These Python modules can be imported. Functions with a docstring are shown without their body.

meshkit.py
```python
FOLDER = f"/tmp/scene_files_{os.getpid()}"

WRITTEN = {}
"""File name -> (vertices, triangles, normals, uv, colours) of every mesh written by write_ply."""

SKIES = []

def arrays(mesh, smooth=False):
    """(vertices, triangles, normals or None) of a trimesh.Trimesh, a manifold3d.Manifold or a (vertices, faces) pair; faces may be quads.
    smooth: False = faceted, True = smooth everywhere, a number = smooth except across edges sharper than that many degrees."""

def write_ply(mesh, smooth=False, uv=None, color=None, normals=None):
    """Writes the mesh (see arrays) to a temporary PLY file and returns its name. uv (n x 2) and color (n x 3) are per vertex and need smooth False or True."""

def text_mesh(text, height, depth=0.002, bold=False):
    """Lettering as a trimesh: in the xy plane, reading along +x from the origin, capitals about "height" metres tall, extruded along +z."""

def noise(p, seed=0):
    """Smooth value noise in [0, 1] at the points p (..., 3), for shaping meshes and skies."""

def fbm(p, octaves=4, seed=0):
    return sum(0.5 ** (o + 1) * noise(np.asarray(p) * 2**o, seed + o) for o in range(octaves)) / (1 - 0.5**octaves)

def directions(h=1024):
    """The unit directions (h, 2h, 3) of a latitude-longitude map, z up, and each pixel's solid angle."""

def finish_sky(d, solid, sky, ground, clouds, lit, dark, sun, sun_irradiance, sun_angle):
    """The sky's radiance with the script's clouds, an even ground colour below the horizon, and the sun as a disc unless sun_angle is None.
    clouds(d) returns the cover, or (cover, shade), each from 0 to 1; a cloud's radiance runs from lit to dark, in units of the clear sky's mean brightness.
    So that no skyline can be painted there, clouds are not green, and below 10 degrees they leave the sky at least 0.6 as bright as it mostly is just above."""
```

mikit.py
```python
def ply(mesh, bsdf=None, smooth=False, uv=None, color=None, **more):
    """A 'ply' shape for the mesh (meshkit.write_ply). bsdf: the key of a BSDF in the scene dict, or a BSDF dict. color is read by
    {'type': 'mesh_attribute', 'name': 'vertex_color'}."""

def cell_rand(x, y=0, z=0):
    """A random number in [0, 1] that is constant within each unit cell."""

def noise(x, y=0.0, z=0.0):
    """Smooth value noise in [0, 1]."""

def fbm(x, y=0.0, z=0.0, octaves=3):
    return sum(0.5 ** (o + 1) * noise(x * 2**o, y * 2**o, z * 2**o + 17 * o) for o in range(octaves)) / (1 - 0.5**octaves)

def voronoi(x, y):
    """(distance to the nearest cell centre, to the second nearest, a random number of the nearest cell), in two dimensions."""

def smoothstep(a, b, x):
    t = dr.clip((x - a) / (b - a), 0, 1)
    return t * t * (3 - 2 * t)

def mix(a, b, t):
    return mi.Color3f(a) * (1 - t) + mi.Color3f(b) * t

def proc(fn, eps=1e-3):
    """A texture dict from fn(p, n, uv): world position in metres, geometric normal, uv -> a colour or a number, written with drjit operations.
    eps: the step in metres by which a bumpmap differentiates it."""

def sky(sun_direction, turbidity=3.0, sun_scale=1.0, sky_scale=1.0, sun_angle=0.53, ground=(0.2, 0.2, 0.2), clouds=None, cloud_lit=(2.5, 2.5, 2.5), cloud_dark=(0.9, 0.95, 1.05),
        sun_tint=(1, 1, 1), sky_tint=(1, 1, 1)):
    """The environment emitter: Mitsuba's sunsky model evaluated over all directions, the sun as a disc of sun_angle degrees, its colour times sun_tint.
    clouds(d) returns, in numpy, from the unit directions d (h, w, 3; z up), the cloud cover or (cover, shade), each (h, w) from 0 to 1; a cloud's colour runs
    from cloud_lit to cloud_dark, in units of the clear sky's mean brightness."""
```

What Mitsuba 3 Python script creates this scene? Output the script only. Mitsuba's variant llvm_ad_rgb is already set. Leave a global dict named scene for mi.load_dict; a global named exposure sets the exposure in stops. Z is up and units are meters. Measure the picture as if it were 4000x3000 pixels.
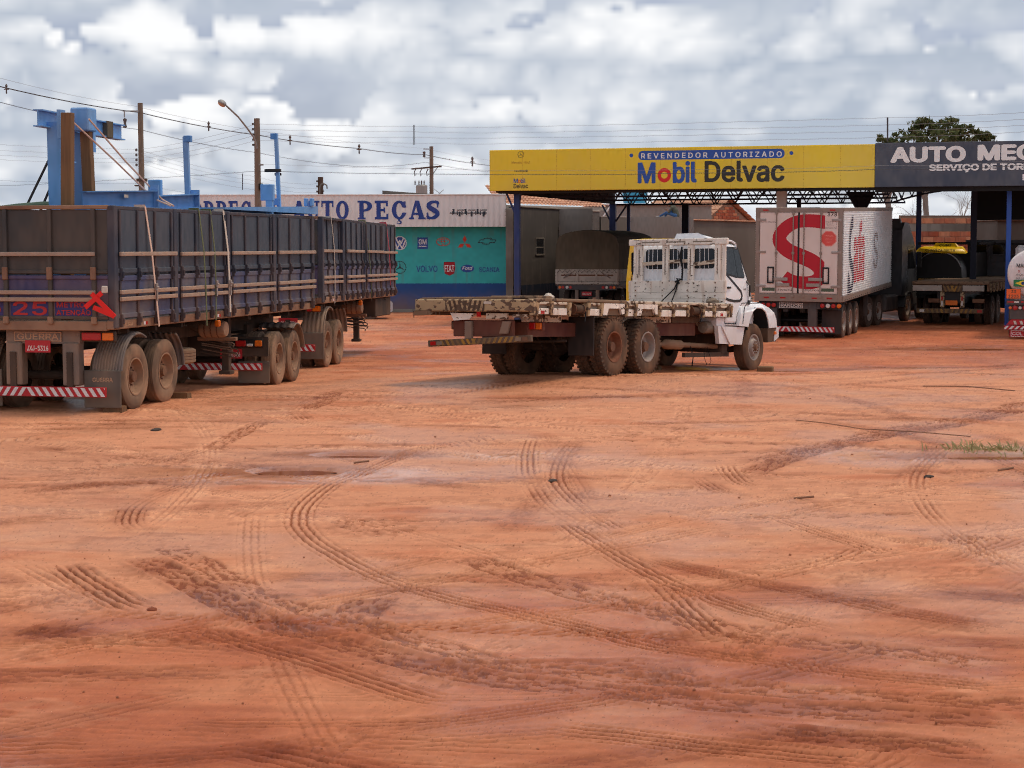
import math, numpy as np, trimesh, mitsuba as mi, drjit as dr, mikit, meshkit
from scipy.spatial import cKDTree
from shapely.geometry import Polygon, LineString, Point, box as sbox
from shapely import affinity
from shapely.ops import unary_union
T = mi.ScalarTransform4f
scene, labels = {}, {}
rng = np.random.default_rng(11)

# ---------------------------------------------------------------- camera, sky, exposure
PITCH, ROLL = math.atan2(552, 7000), 0.002
fw = np.array([0, math.cos(PITCH), -math.sin(PITCH)]); up0 = np.array([0, math.sin(PITCH), math.cos(PITCH)])
upv = math.sin(ROLL) * np.array([1.0, 0, 0]) + math.cos(ROLL) * up0
EYE = np.array([0, 0, 2.64])
scene['camera'] = {'type': 'perspective', 'fov': math.degrees(2 * math.atan(2000 / 7000)), 'fov_axis': 'x', 'near_clip': 0.1, 'far_clip': 5000.0,
                   'to_world': T().look_at(origin=EYE.tolist(), target=(EYE + fw).tolist(), up=upv.tolist())}

def sky_clouds(d):
    EL = np.arcsin(np.clip(d[..., 2], -1, 1)); R = np.maximum(np.hypot(d[..., 0], d[..., 1]), 0.10)
    S = lambda a, b, x: (lambda t: t * t * (3 - 2 * t))(np.clip((x - a) / (b - a), 0, 1))
    def F(q, k, kz, seed, octs, wx=0.0, wz=0.0, bill=False):
        cx, cy, el = q; p = np.stack([cx * k + wx, cy * k, el * kz + wz], -1)
        if not bill: return meshkit.fbm(p, octs, seed)
        return sum(.5 ** (o + 1) * np.abs(2 * meshkit.noise(p * 2 ** o + o * 7.3, seed + o) - 1) for o in range(octs)) / (1 - .5 ** octs)
    cover = np.zeros_like(EL); shade = np.full_like(EL, .5); lo_el, hi_el = EL.min(1), EL.max(1)
    rows = ((-.022, .034), (.000, .030), (.020, .036), (.044, .050), (.074, .066), (.112, .085), (.165, .11), (.24, .16), (.36, .25), (.55, .4), (.9, .6))
    for i, (e, H) in enumerate(rows):                                    # banks of cumulus, from the far ones low in the sky to the near ones overhead
        sel = np.flatnonzero((hi_el > e - .75 * H) & (lo_el < e + 3.2 * H))
        if not len(sel): continue
        sl = slice(sel[0], sel[-1] + 1); el = EL[sl]; q = (d[sl][..., 0] / R[sl], d[sl][..., 1] / R[sl], el); less = 2 if e > .3 else 0
        w1, w2 = F(q, 7, 16, 5, 3) - .5, F(q, 9, 18, 6, 3) - .5
        sc = .055 / H; lump = F(q, 6 + 13 * sc, 2, 40 + i, 3)
        puff = F(q, 12 + 16 * sc, 17 + 22 * sc, 60 + i, 4 - less, w1 * 1.3, w2 * 1.3, True); fine = F(q, 55, 75, 80 + i, 2, w1 * 3, w2 * 3, True) if not less else .36
        h = H * (.15 + 1.9 * lump); t = (el + .5 * H * w1 - e) / h
        top = S(.0, .10, 1.0 - t + 1.5 * (puff - .36) + .5 * (fine - .36)); base = S(-.10, .22, t + .5 * (puff - .36) + .6 * (lump - .5))
        c = top * base * S(.14, .34, lump + .3 * puff)
        lit = .20 + .80 * S(.05, .90, t + .45 * (puff - .36)) + 1.05 * (puff - .36) + .35 * (fine - .36) - 1.0 * (F(q, 4, 6, 100 + i, 2) - .5)
        shade[sl] = shade[sl] * (1 - c) + np.clip(1 - lit, 0, 1) * c; cover[sl] += (1 - cover[sl]) * c
    veil = .22 + .2 * np.clip((EL - .1) / .3, 0, 1)                                                           # thin high haze keeps the gaps pale
    cover2 = cover + (1 - cover) * veil; return cover2, (shade * cover + .25 * (cover2 - cover)) / np.maximum(cover2, 1e-3)

scene['sky'] = mikit.sky((0.42, 0.10, 0.90), turbidity=3.5, sun_scale=0.42, sky_scale=1.0, sun_angle=12, ground=(.32, .17, .10), clouds=sky_clouds,
                         cloud_lit=(3.95, 3.97, 4.0), cloud_dark=(1.85, 2.10, 2.48), sun_tint=(1, .96, .90))
exposure = 1.28

# ---------------------------------------------------------------- helpers
def rot(yaw, pitch=0.0, roll=0.0):
    cy, sy = math.cos(yaw), math.sin(yaw)
    f = np.array([sy, cy, 0]); r = np.array([cy, -sy, 0]); u = np.array([0, 0, 1.0])
    f2 = f * math.cos(pitch) + u * math.sin(pitch); u2 = u * math.cos(pitch) - f * math.sin(pitch)
    return np.stack([r * math.cos(roll) - u2 * math.sin(roll), f2, u2 * math.cos(roll) + r * math.sin(roll)], 1)

def pose(x, y, z, yaw=0.0, pitch=0.0, roll=0.0):     # local x right, y forward, z up; yaw turns right
    M = np.eye(4); M[:3, :3] = rot(yaw, pitch, roll); M[:3, 3] = (x, y, z); return M

def shift(x, y, z): M = np.eye(4); M[:3, 3] = (x, y, z); return M

I4, taken, cache, keep = np.eye(4), {}, {}, []
def key_for(name):
    n = taken.get(name, -1) + 1; taken[name] = n
    return name if n == 0 else '%s_%03d' % (name, n)

def thing(name, label, cat, group=None, kind=None):
    k = key_for(name); labels[k] = {'label': label, 'category': cat}
    if group: labels[k]['group'] = group
    if kind: labels[k]['kind'] = kind
    return k

def put(name, mesh, mat, M=I4, parent=None, smooth=32, label=None, kind=None, color=None):
    k = key_for(parent + '__' + name if parent else name)
    c = (id(mesh), mat, smooth)
    if c not in cache:
        keep.append(mesh); cache[c] = mikit.ply(mesh, 'mat_' + mat, smooth=smooth, **({'color': color} if color is not None else {}))
    d = dict(cache[c])
    if M is not I4: d['to_world'] = T(np.asarray(M).tolist())
    scene[k] = d
    if label or kind: labels.setdefault(k, {}).update({**({'label': label} if label else {}), **({'kind': kind} if kind else {})})
    return k

def single(name, mesh, mat, label, cat, M=I4, group=None, kind=None, smooth=32):
    k = put(name, mesh, mat, M, None, smooth); labels[k] = {'label': label, 'category': cat}
    if group: labels[k]['group'] = group
    if kind: labels[k]['kind'] = kind
    return k

def structure(name, mesh, mat, M=I4, smooth=32, color=None):
    k = put(name, mesh, mat, M, None, smooth, color=color); labels[k] = {'kind': 'structure', 'label': name.replace('_', ' ')}; return k

def cat(*ms):
    out = []
    for m in ms: out += m if isinstance(m, list) else [m]
    return trimesh.util.concatenate(out) if len(out) > 1 else out[0]

BF = np.array([[0, 2, 3], [0, 3, 1], [4, 5, 7], [4, 7, 6], [0, 1, 5], [0, 5, 4], [2, 6, 7], [2, 7, 3], [0, 4, 6], [0, 6, 2], [1, 3, 7], [1, 7, 5]])
BF = BF[:, ::-1]
def bx(x0, x1, y0, y1, z0, z1):
    v = np.array([[x, y, z] for z in (z0, z1) for y in (y0, y1) for x in (x0, x1)], float)
    m = trimesh.Trimesh(v, BF, process=False)
    if m.volume < 0: m.invert()
    return m

def bev(x0, x1, y0, y1, z0, z1, b=.01):              # box with chamfered edges
    P = []
    for sx, xa in ((1, x0), (-1, x1)):
        for sy, ya in ((1, y0), (-1, y1)):
            for sz, za in ((1, z0), (-1, z1)):
                P += [(xa, ya + sy * b, za + sz * b), (xa + sx * b, ya, za + sz * b), (xa + sx * b, ya + sy * b, za)]
    return trimesh.Trimesh(np.array(P)).convex_hull

def frame_of(p, q, up=(0, 0, 1)):
    p, q = np.asarray(p, float), np.asarray(q, float); d = q - p; L = np.linalg.norm(d); d = d / L
    up = np.asarray(up, float)
    if abs(d @ up) > .98: up = np.array([0, 1.0, 0])
    s = np.cross(d, up); s /= np.linalg.norm(s); u = np.cross(s, d)
    M = np.eye(4); M[:3, 0], M[:3, 1], M[:3, 2], M[:3, 3] = s, d, u, p
    return M, L

def bar(p, q, w, h, up=(0, 0, 1), b=0):
    M, L = frame_of(p, q, up)
    m = bev(-w / 2, w / 2, 0, L, -h / 2, h / 2, b) if b else bx(-w / 2, w / 2, 0, L, -h / 2, h / 2)
    return m.apply_transform(M)

def tube(pts, r, n=8, closed=True):
    P = np.asarray(pts, float); rr = np.broadcast_to(r, (len(P),))
    t = np.gradient(P, axis=0); t /= np.linalg.norm(t, axis=1, keepdims=True) + 1e-12
    ref = np.array([0, 0, 1.0]) if abs(t[0, 2]) < .9 else np.array([1.0, 0, 0])
    V = []; u = None
    for k in range(len(P)):
        u = ref if u is None else u
        u = u - t[k] * (u @ t[k]); u /= np.linalg.norm(u); w = np.cross(t[k], u)
        a = np.arange(n) * 2 * np.pi / n
        V.append(P[k] + rr[k] * (np.cos(a)[:, None] * u + np.sin(a)[:, None] * w))
    V = np.concatenate(V); F = []
    i = np.arange(n); j = (i + 1) % n
    for k in range(len(P) - 1):
        a, b = k * n, (k + 1) * n
        F += [np.stack([a + i, a + j, b + j], 1), np.stack([a + i, b + j, b + i], 1)]
    if closed:
        V = np.vstack([V, P[:1], P[-1:]]); e = len(P) * n
        F += [np.stack([j, i, i * 0 + e], 1), np.stack([(len(P) - 1) * n + i, (len(P) - 1) * n + j, i * 0 + e + 1], 1)]
    return trimesh.Trimesh(V, np.concatenate(F), process=False)

def lathe(prof, n=32, axis='x'):                       # prof: (radius, along) list
    m = trimesh.creation.revolve(np.array(prof, float), sections=n)
    if axis == 'x': m.apply_transform(np.array([[0, 0, 1, 0], [1, 0, 0, 0], [0, 1, 0, 0], [0, 0, 0, 1.0]]))
    if axis == 'y': m.apply_transform(np.array([[0, 1, 0, 0], [0, 0, 1, 0], [1, 0, 0, 0], [0, 0, 0, 1.0]]))
    return m

def ext(poly, d):                                      # shapely polygon(s) extruded along +z
    gs = [g for g in getattr(poly, 'geoms', [poly]) if g.geom_type == 'Polygon' and g.area > 1e-7]
    return cat([trimesh.creation.extrude_polygon(g, d, engine='earcut') for g in gs])

REAR = np.array([[1, 0, 0, 0], [0, 0, -1, 0], [0, 1, 0, 0], [0, 0, 0, 1.0]])     # sheet xy -> faces -y
SIDE = np.array([[0, 0, 1, 0], [1, 0, 0, 0], [0, 1, 0, 0], [0, 0, 0, 1.0]])      # sheet xy -> faces +x, reads along +y
def on_rear(m, x, y, z): m = m.copy(); m.apply_transform(REAR); m.apply_translation((x, y, z)); return m
def on_side(m, x, y, z): m = m.copy(); m.apply_transform(SIDE); m.apply_translation((x, y, z)); return m
def rear_poly(poly, d, x, y, z): return on_rear(ext(poly, d), x, y, z)
def side_poly(poly, d, x, y, z): return on_side(ext(poly, d), x, y, z)

def txt(s, h, width=None, bold=True, d=.004, slant=0):
    m = meshkit.text_mesh(s, h, d, bold); lo, hi = m.bounds
    m.apply_translation((-(lo[0] + hi[0]) / 2, 0, 0))
    if width: m.vertices[:, 0] *= width / (hi[0] - lo[0])
    if slant: m.vertices[:, 0] += slant * m.vertices[:, 1]
    return m

def heavy(m, k, kz=.0):                                # the same lettering drawn bolder
    return cat([trimesh.Trimesh(m.vertices + (dx * k, dy * kz, .0004 * i), m.faces, process=False) for i, (dx, dy) in enumerate(((0, 0), (-1, 0), (1, 0), (0, 1), (0, -1)))])

def stripes(w, h, pitch, n0, lean, split=None):         # slanted stripes filling a w x h board, mirrored about split
    P = []; R = sbox(-w / 2, 0, w / 2, h); sp = 0 if split is None else split
    for k in range(-n0, n0):
        a = k * pitch
        if a >= 0: P.append(Polygon([(sp + a + lean, 0), (sp + a + lean + pitch * .5, 0), (sp + a + pitch * .5, h), (sp + a, h)]))
        else: P.append(Polygon([(sp + a - lean + pitch * .5, 0), (sp + a - lean + pitch, 0), (sp + a + pitch, h), (sp + a + pitch * .5, h)]))
    return unary_union([p.intersection(R) for p in P])

def hull(pts): return trimesh.Trimesh(np.asarray(pts, float)).convex_hull

def grid_mesh(P):                                      # (a, b, 3) array of points
    a, b = P.shape[:2]; i = np.arange(a * b).reshape(a, b)
    q = np.stack([i[:-1, :-1], i[1:, :-1], i[1:, 1:], i[:-1, 1:]], -1).reshape(-1, 4)
    return trimesh.Trimesh(P.reshape(-1, 3), np.vstack([q[:, [0, 1, 2]], q[:, [0, 2, 3]]]), process=False)

# ---------------------------------------------------------------- materials
def lin(r, g, b):                                      # an sRGB colour as seen on a paint chart -> linear
    return [((c / 255 + .055) / 1.055) ** 2.4 if c > 10 else c / 255 / 12.92 for c in (r, g, b)]

def bsdf(name, color, rough=.6, metal=0.0, spec=.4, coat=0.0, bump=None, bscale=.01, **more):
    c = mikit.proc(color) if callable(color) else {'type': 'rgb', 'value': list(map(float, color))}
    b = {'type': 'principled', 'base_color': c, 'roughness': mikit.proc(rough) if callable(rough) else float(rough), 'metallic': float(metal), 'specular': float(spec), **more}
    if coat: b['clearcoat'] = float(coat); b['clearcoat_gloss'] = .9
    if bump: b = {'type': 'bumpmap', 'arbitrary': mikit.proc(bump), 'scale': float(bscale), 'bsdf': b}
    scene['mat_' + name] = {'type': 'twosided', 'bsdf': b}
    return name

N, FB, MX, SS = mikit.noise, mikit.fbm, mikit.mix, mikit.smoothstep
DUST = (.30, .155, .085)
def worn(base, dust=DUST, amount=.5, zlo=0.0, zhi=3.2, low=.5, scale=2.2, vary=.15, streak=True):
    """paint with dust that gathers low down and in patches"""
    def f(p, n, uv):
        a = FB(p.x * scale, p.y * scale, p.z * scale * .6, 3); b = N(p.x * 14, p.y * 14, p.z * 4)
        t = amount * SS(.25, .75, a) + low * (1 - SS(zlo, zhi, p.z)) + .18 * (b - .5)
        t = dr.clip(t, 0, .92)
        return MX(mi.Color3f(base) * (1 - vary + 2 * vary * b), mi.Color3f(dust) * (.8 + .4 * a), t)
    return f

def chipped(base, under, rust, amount=.5, s=9.0, streaks=.4):
    s = s * 2.0
    """old paint flaked down to wood or metal, with rust runs"""
    def f(p, n, uv):
        a = FB(p.x * s, p.y * s, p.z * s * 1.3, 3); b = FB(p.x * 2.1, p.y * 2.1, p.z * 2.1, 2)
        chip = SS(.80 - .16 * amount, .84 - .16 * amount, a + .30 * (b - .5))
        run = SS(.55, .85, N(p.x * 16, p.y * 16, p.z * 1.6)) * streaks * SS(.3, .7, b)
        c = MX(mi.Color3f(base) * (.86 + .28 * N(p.x * 5, p.y * 5, p.z * 5)), rust, dr.clip(run, 0, 1))
        return MX(c, under, chip)
    return f

bsdf('trailer_navy', worn(lin(48, 54, 70), dust=(.18,.12,.09), amount=.22, zlo=1.0, zhi=2.6, low=.25))
bsdf('trailer_slate', worn(lin(62, 71, 84), dust=(.12,.10,.09), amount=.16, zlo=1.6, zhi=2.8, low=.12))
bsdf('trailer_purple', worn(lin(66, 72, 104), dust=(.15, .125, .12), amount=.70, zlo=1.3, zhi=2.2, low=.20))
bsdf('tail_slate', worn(lin(56, 56, 58), dust=(.12, .08, .055), amount=.36, zlo=1.2, zhi=3.4, low=.25))
bsdf('tail_purple', worn(lin(58, 56, 98), dust=(.24, .15, .11), amount=.40, zlo=1.3, zhi=2.4, low=.26))
bsdf('sign_purple', lin(56, 50, 104), .6)
bsdf('rib_dark', worn(lin(42, 48, 62), amount=.14, zlo=1.2, zhi=2.4, low=.20))
bsdf('slat_wood', worn(lin(160, 138, 124), dust=(.34, .20, .13), amount=.35, zlo=1.2, zhi=3, low=.3, scale=5), .7)
bsdf('chassis_dust', worn(lin(112, 78, 62), dust=(.27, .15, .092), amount=.9, zlo=.2, zhi=1.9, low=.55))
bsdf('under_dark', worn(lin(44, 40, 38), dust=(.12, .07, .045), amount=.45, zlo=0, zhi=1.4, low=.38), .85)
bsdf('steel_grey', worn(lin(108, 100, 96), dust=(.26, .16, .105), amount=.6, zlo=0, zhi=1.6, low=.35))
bsdf('tyre_dusty', worn(lin(92, 78, 68), dust=(.34, .20, .125), amount=.62, zlo=-.2, zhi=1.2, low=.35, scale=3), .9, spec=.2)
bsdf('tyre_dark', worn(lin(70, 58, 52), dust=(.20, .105, .06), amount=.55, zlo=-.2, zhi=1.1, low=.35, scale=4), .9, spec=.2)
bsdf('tyre_black', worn(lin(52, 48, 46), dust=(.17, .10, .07), amount=.35, zlo=-.4, zhi=.9, low=.35), .9, spec=.2)
bsdf('rim_dusty', worn(lin(150, 118, 96), dust=(.32, .18, .11), amount=.7, zlo=0, zhi=1.2, low=.35, scale=4), .7)
bsdf('rim_rust', worn(lin(118, 66, 48), dust=(.24, .11, .06), amount=.6, zlo=0, zhi=1, low=.3, scale=5), .8)
bsdf('rim_grey', worn(lin(158, 150, 146), dust=(.26, .16, .11), amount=.45, zlo=-.2, zhi=1, low=.2, scale=5), .5)
bsdf('hub_rust', worn(lin(92, 56, 44), dust=(.18, .09, .05), amount=.5), .8)
bsdf('guard_plastic', worn(lin(92, 92, 96), dust=(.28, .18, .12), amount=.7, zlo=.2, zhi=1.5, low=.45), .7)
bsdf('flap_rubber', worn(lin(86, 80, 76), dust=(.20, .14, .10), amount=.6, zlo=0, zhi=1, low=.3), .85)
bsdf('rubber_black', worn(lin(34, 34, 36), dust=(.10, .06, .045), amount=.4, zlo=0, zhi=1, low=.3), .8)
bsdf('red_white_red', lin(172, 34, 40), .5); bsdf('red_white_white', lin(208, 202, 200), .5)
bsdf('plate_red', lin(178, 40, 46), .5); bsdf('plate_white', lin(214, 204, 198), .5)
bsdf('letter_red', lin(172, 42, 44), .6); bsdf('letter_tan', lin(176, 138, 110), .7)
bsdf('lamp_red', lin(170, 22, 22), .25, coat=.6); bsdf('lamp_amber', lin(214, 104, 20), .25, coat=.6); bsdf('lamp_white', lin(206, 200, 194), .25, coat=.6)
bsdf('triangle_red', lin(222, 30, 26), .4)
bsdf('frame_blue', worn(lin(92, 154, 216), dust=(.30, .28, .27), amount=.30, zlo=3, zhi=3.6, low=.1, scale=1.5), .45)
bsdf('frame_blue_dark', worn(lin(70, 130, 194), dust=(.28, .28, .30), amount=.2, zlo=3, zhi=3.6, low=.1), .45)
def timber(p, n, uv):
    g = N(p.x * 60, p.y * 60, p.z * 3); b = FB(p.x * 6, p.y * 6, p.z * 2, 2)
    return MX(lin(128, 94, 62), lin(88, 66, 50), dr.clip(.55 * g + .6 * (b - .3), 0, 1))
bsdf('timber', timber, .75)
bsdf('rope_pale', lin(206, 176, 160), .8); bsdf('strap_white', lin(196, 184, 172), .8); bsdf('strap_green', lin(98, 104, 74), .8); bsdf('strap_red', lin(168, 60, 74), .8)
bsdf('canvas_olive', worn(lin(84, 78, 66), dust=(.16, .12, .08), amount=.4, zlo=1, zhi=3, low=.2, scale=1.2), .9)  # hood stands under the canopy, its shade is mixed into the olive
bsdf('tarp_green', lin(92, 110, 92), .8)
bsdf('black_paint', lin(26, 26, 28), .45); bsdf('black_matte', lin(22, 22, 24), .85)
bsdf('chrome', lin(190, 190, 195), .25, metal=.9)

# ---------------------------------------------------------------- ground: one sheet, rutted near the camera, out to the horizon
def smooth01(t): t = np.clip(t, 0, 1); return t * t * (3 - 2 * t)
def base_z(x, y):
    z = -.25 * smooth01((y - 28) / 22.0)
    z = z + .15 * np.exp(-((x - 1.3) ** 2 / 12 + (y - 34.2) ** 2 / 9))
    z = z - .09 * np.exp(-((x + 4.6) ** 2 / 5 + (y - 35.8) ** 2 / 4))
    z = z - .05 * np.exp(-((x - 5.6) ** 2 / 4 + (y - 39.8) ** 2 / 4))
    return z
TRACKS=[
 ('rib',0.27,0.03,[(-2.33,12.31),(-1.87,11.76),(-1.34,11.19),(-0.86,10.62),(-0.49,10.21),(-0.22,10.07)]),
 ('rib',0.27,0.028,[(0.08,9.64),(0.22,9.56),(0.63,9.4),(1.09,9.19),(1.61,9.0),(1.99,8.88)]),
 ('rib',0.27,0.03,[(-0.04,24.26),(-1.09,23.17),(-1.66,20.79),(-2.03,19.21),(-2.1,17.85),(-2.02,16.81),(-1.84,16.0),(-1.5,15.04),(-1.03,13.98),(-0.54,13.23),(-0.02,12.64),(0.45,12.15),(0.86,11.62),(1.26,11.35),(1.65,11.1),(2.09,10.82),(2.52,10.62),(3.01,10.36)]),
 ('lug',0.3,0.035,[(-3.21,15.06),(-2.85,14.4),(-2.43,13.62),(-2.05,12.91),(-1.62,12.19),(-1.09,11.62),(-0.6,11.09),(-0.02,10.61),(0.46,10.44),(1.2,10.07),(2.0,9.86),(2.9,9.62)]),
 ('lug',0.3,0.03,[(-3.09,15.64),(-2.66,14.83),(-2.2,13.9),(-1.84,13.25),(-1.34,12.57),(-0.97,12.11),(-0.48,11.54),(-0.02,11.06),(0.6,10.74),(1.4,10.42),(2.4,10.16),(3.3,9.95)]),
 ('rib',0.3,0.035,[(-3.74,14.73),(-3.41,14.01),(-3.1,13.44),(-2.79,12.91),(-2.55,12.71)]),
 ('lug',0.34,0.035,[(-0.45,15.0),(-0.0,14.16),(0.58,13.19),(1.11,12.53),(1.74,11.77),(2.54,11.41),(3.15,10.88)]),
 ('rib',0.26,0.027,[(0.47,16.85),(0.88,14.99),(1.38,13.29),(1.85,12.48),(2.31,12.0)]),
 ('rib',0.26,0.028,[(1.06,14.99),(1.66,14.02),(2.18,13.38),(2.8,12.6),(3.5,12.08)]),
 ('rib',0.26,0.024,[(2.5,17.15),(2.84,16.05),(3.29,14.83)]),
 ('lug',0.34,0.035,[(2.6,20.06),(3.57,22.04),(4.97,24.11),(6.46,25.83),(8.11,28.26)]),
 ('lug',0.34,0.03,[(2.82,21.26),(3.87,22.89),(5.36,25.12),(6.95,27.0),(8.51,29.67)]),
 ('lug',0.3,0.03,[(3.66,15.48),(4.66,16.18)]),
 ('lug',0.34,0.035,[(1.15,9.65),(1.41,9.47),(1.8,9.31),(2.64,9.09)]),
 ('rib',0.14,0.014,[(-1.96,9.72),(-1.17,9.69),(-0.02,9.8)]),
 ('rib',0.26,0.018,[(-3.38,16.28),(-3.66,16.97),(-3.79,18.04),(-3.64,19.24),(-3.49,19.8)]),
 ('rib',0.26,0.018,[(0.28,24.19),(0.18,20.81),(0.32,18.24),(0.72,16.23),(1.06,14.99)]),
 ('rib',0.26,0.018,[(0.92,24.18),(0.62,22.09),(0.5,19.87),(0.68,17.87),(1.0,16.22)]),
 ('lug',0.32,0.028,[(-3.4,11.71),(-3.16,11.99),(-2.96,12.59)]),
 ('lug',0.3,0.026,[(-1.5,10.24),(-1.47,10.8),(-1.33,10.98)]),
 ('lug',0.34,0.03,[(-1.15,12.34),(-1.07,12.9),(-0.97,13.42)]),
 ('rib',0.3,0.03,[(-6.26,21.76),(-5.41,21.75),(-4.41,22.45)]),
 ('rib',0.3,0.03,[(-6.0,20.86),(-5.19,20.85),(-4.57,21.28),(-3.96,23.22)]),
 ('rib',0.3,0.03,[(-5.4,18.73),(-4.59,19.44),(-3.9,19.81),(-3.12,20.6)]),
 ('lug',0.3,0.03,[(-3.87,22.7),(-3.74,25.88),(-3.32,28.02),(-3.02,30.53)]),
 ('rib',0.3,0.03,[(-3.07,26.55),(-3.4,28.41),(-3.22,30.54),(-3.0,32.48)]),
 ('rib',0.28,0.025,[(-1.83,19.78),(-1.45,21.68),(-0.94,23.17),(-0.04,23.69)]),
 ('rib',0.25,0.02,[(1.06,14.37),(1.13,13.7),(1.29,12.44),(1.39,11.69)]),
 ('lug',0.3,0.03,[(0.94,11.39),(0.97,10.89),(1.0,10.38)]),
 ('lug',0.34,0.03,[(-1.6,17.23),(-1.26,16.25),(-0.97,15.99),(-0.77,16.25)]),
 ('rib',0.26,0.02,[(2.09,20.3),(2.15,19.2),(2.36,18.59)]),
 ('rib',0.26,0.02,[(2.57,21.26),(2.51,19.84),(2.69,18.99)]),
 ('lug',0.4,0.04,[(1.49,33.77),(3.09,35.05),(4.81,36.43),(7.23,37.91),(10.39,36.27)]),
 ('lug',0.4,0.035,[(5.98,42.45),(7.72,40.47),(9.28,39.53),(11.82,41.28)]),
]
_q = np.random.default_rng(19)
for _ in range(120):                                    # older, fainter wheel marks
    y0 = 9 + 24 * _q.random() ** 1.2; x0 = _q.uniform(-.30, .30) * y0; a = _q.choice([0, math.pi]) + _q.normal(0, .45) if _q.random() < .7 else _q.uniform(0, 6.28); cv = _q.normal(0, .10); pp = [(x0, y0)]
    for _k in range(int(_q.integers(8, 22))): a += cv * .4; pp.append((pp[-1][0] + .9 * math.cos(a), pp[-1][1] + .9 * math.sin(a)))
    TRACKS.append(('rib' if _q.random() < .65 else 'lug', _q.uniform(.22, .34), _q.uniform(.004, .013) if _q.random() < .75 else _q.uniform(.013, .02), pp))
PUDDLES = [((-2.5, 20.70), .50, .34, 0.0), ((-1.9, 22.3), .55, .26, .2), ((6.35, 39.4), .75, .34, 0.0), ((12.6, 48.3), 1.6, .5, .1), ((5.9, 21.9), .7, .25, .1)]
def f2(x, y, s, o=3, seed=0): return meshkit.fbm(np.stack([x * s[0], y * s[1], x * 0 + .37], -1), o, seed)

def polyline(pts):
    P = np.array(pts, float); d = np.r_[0, np.cumsum(np.linalg.norm(np.diff(P, axis=0), axis=1))]
    from scipy.interpolate import PchipInterpolator
    s = np.arange(0, d[-1], .03); return np.stack([PchipInterpolator(d, P[:, k])(s) for k in (0, 1)], 1), s

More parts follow.
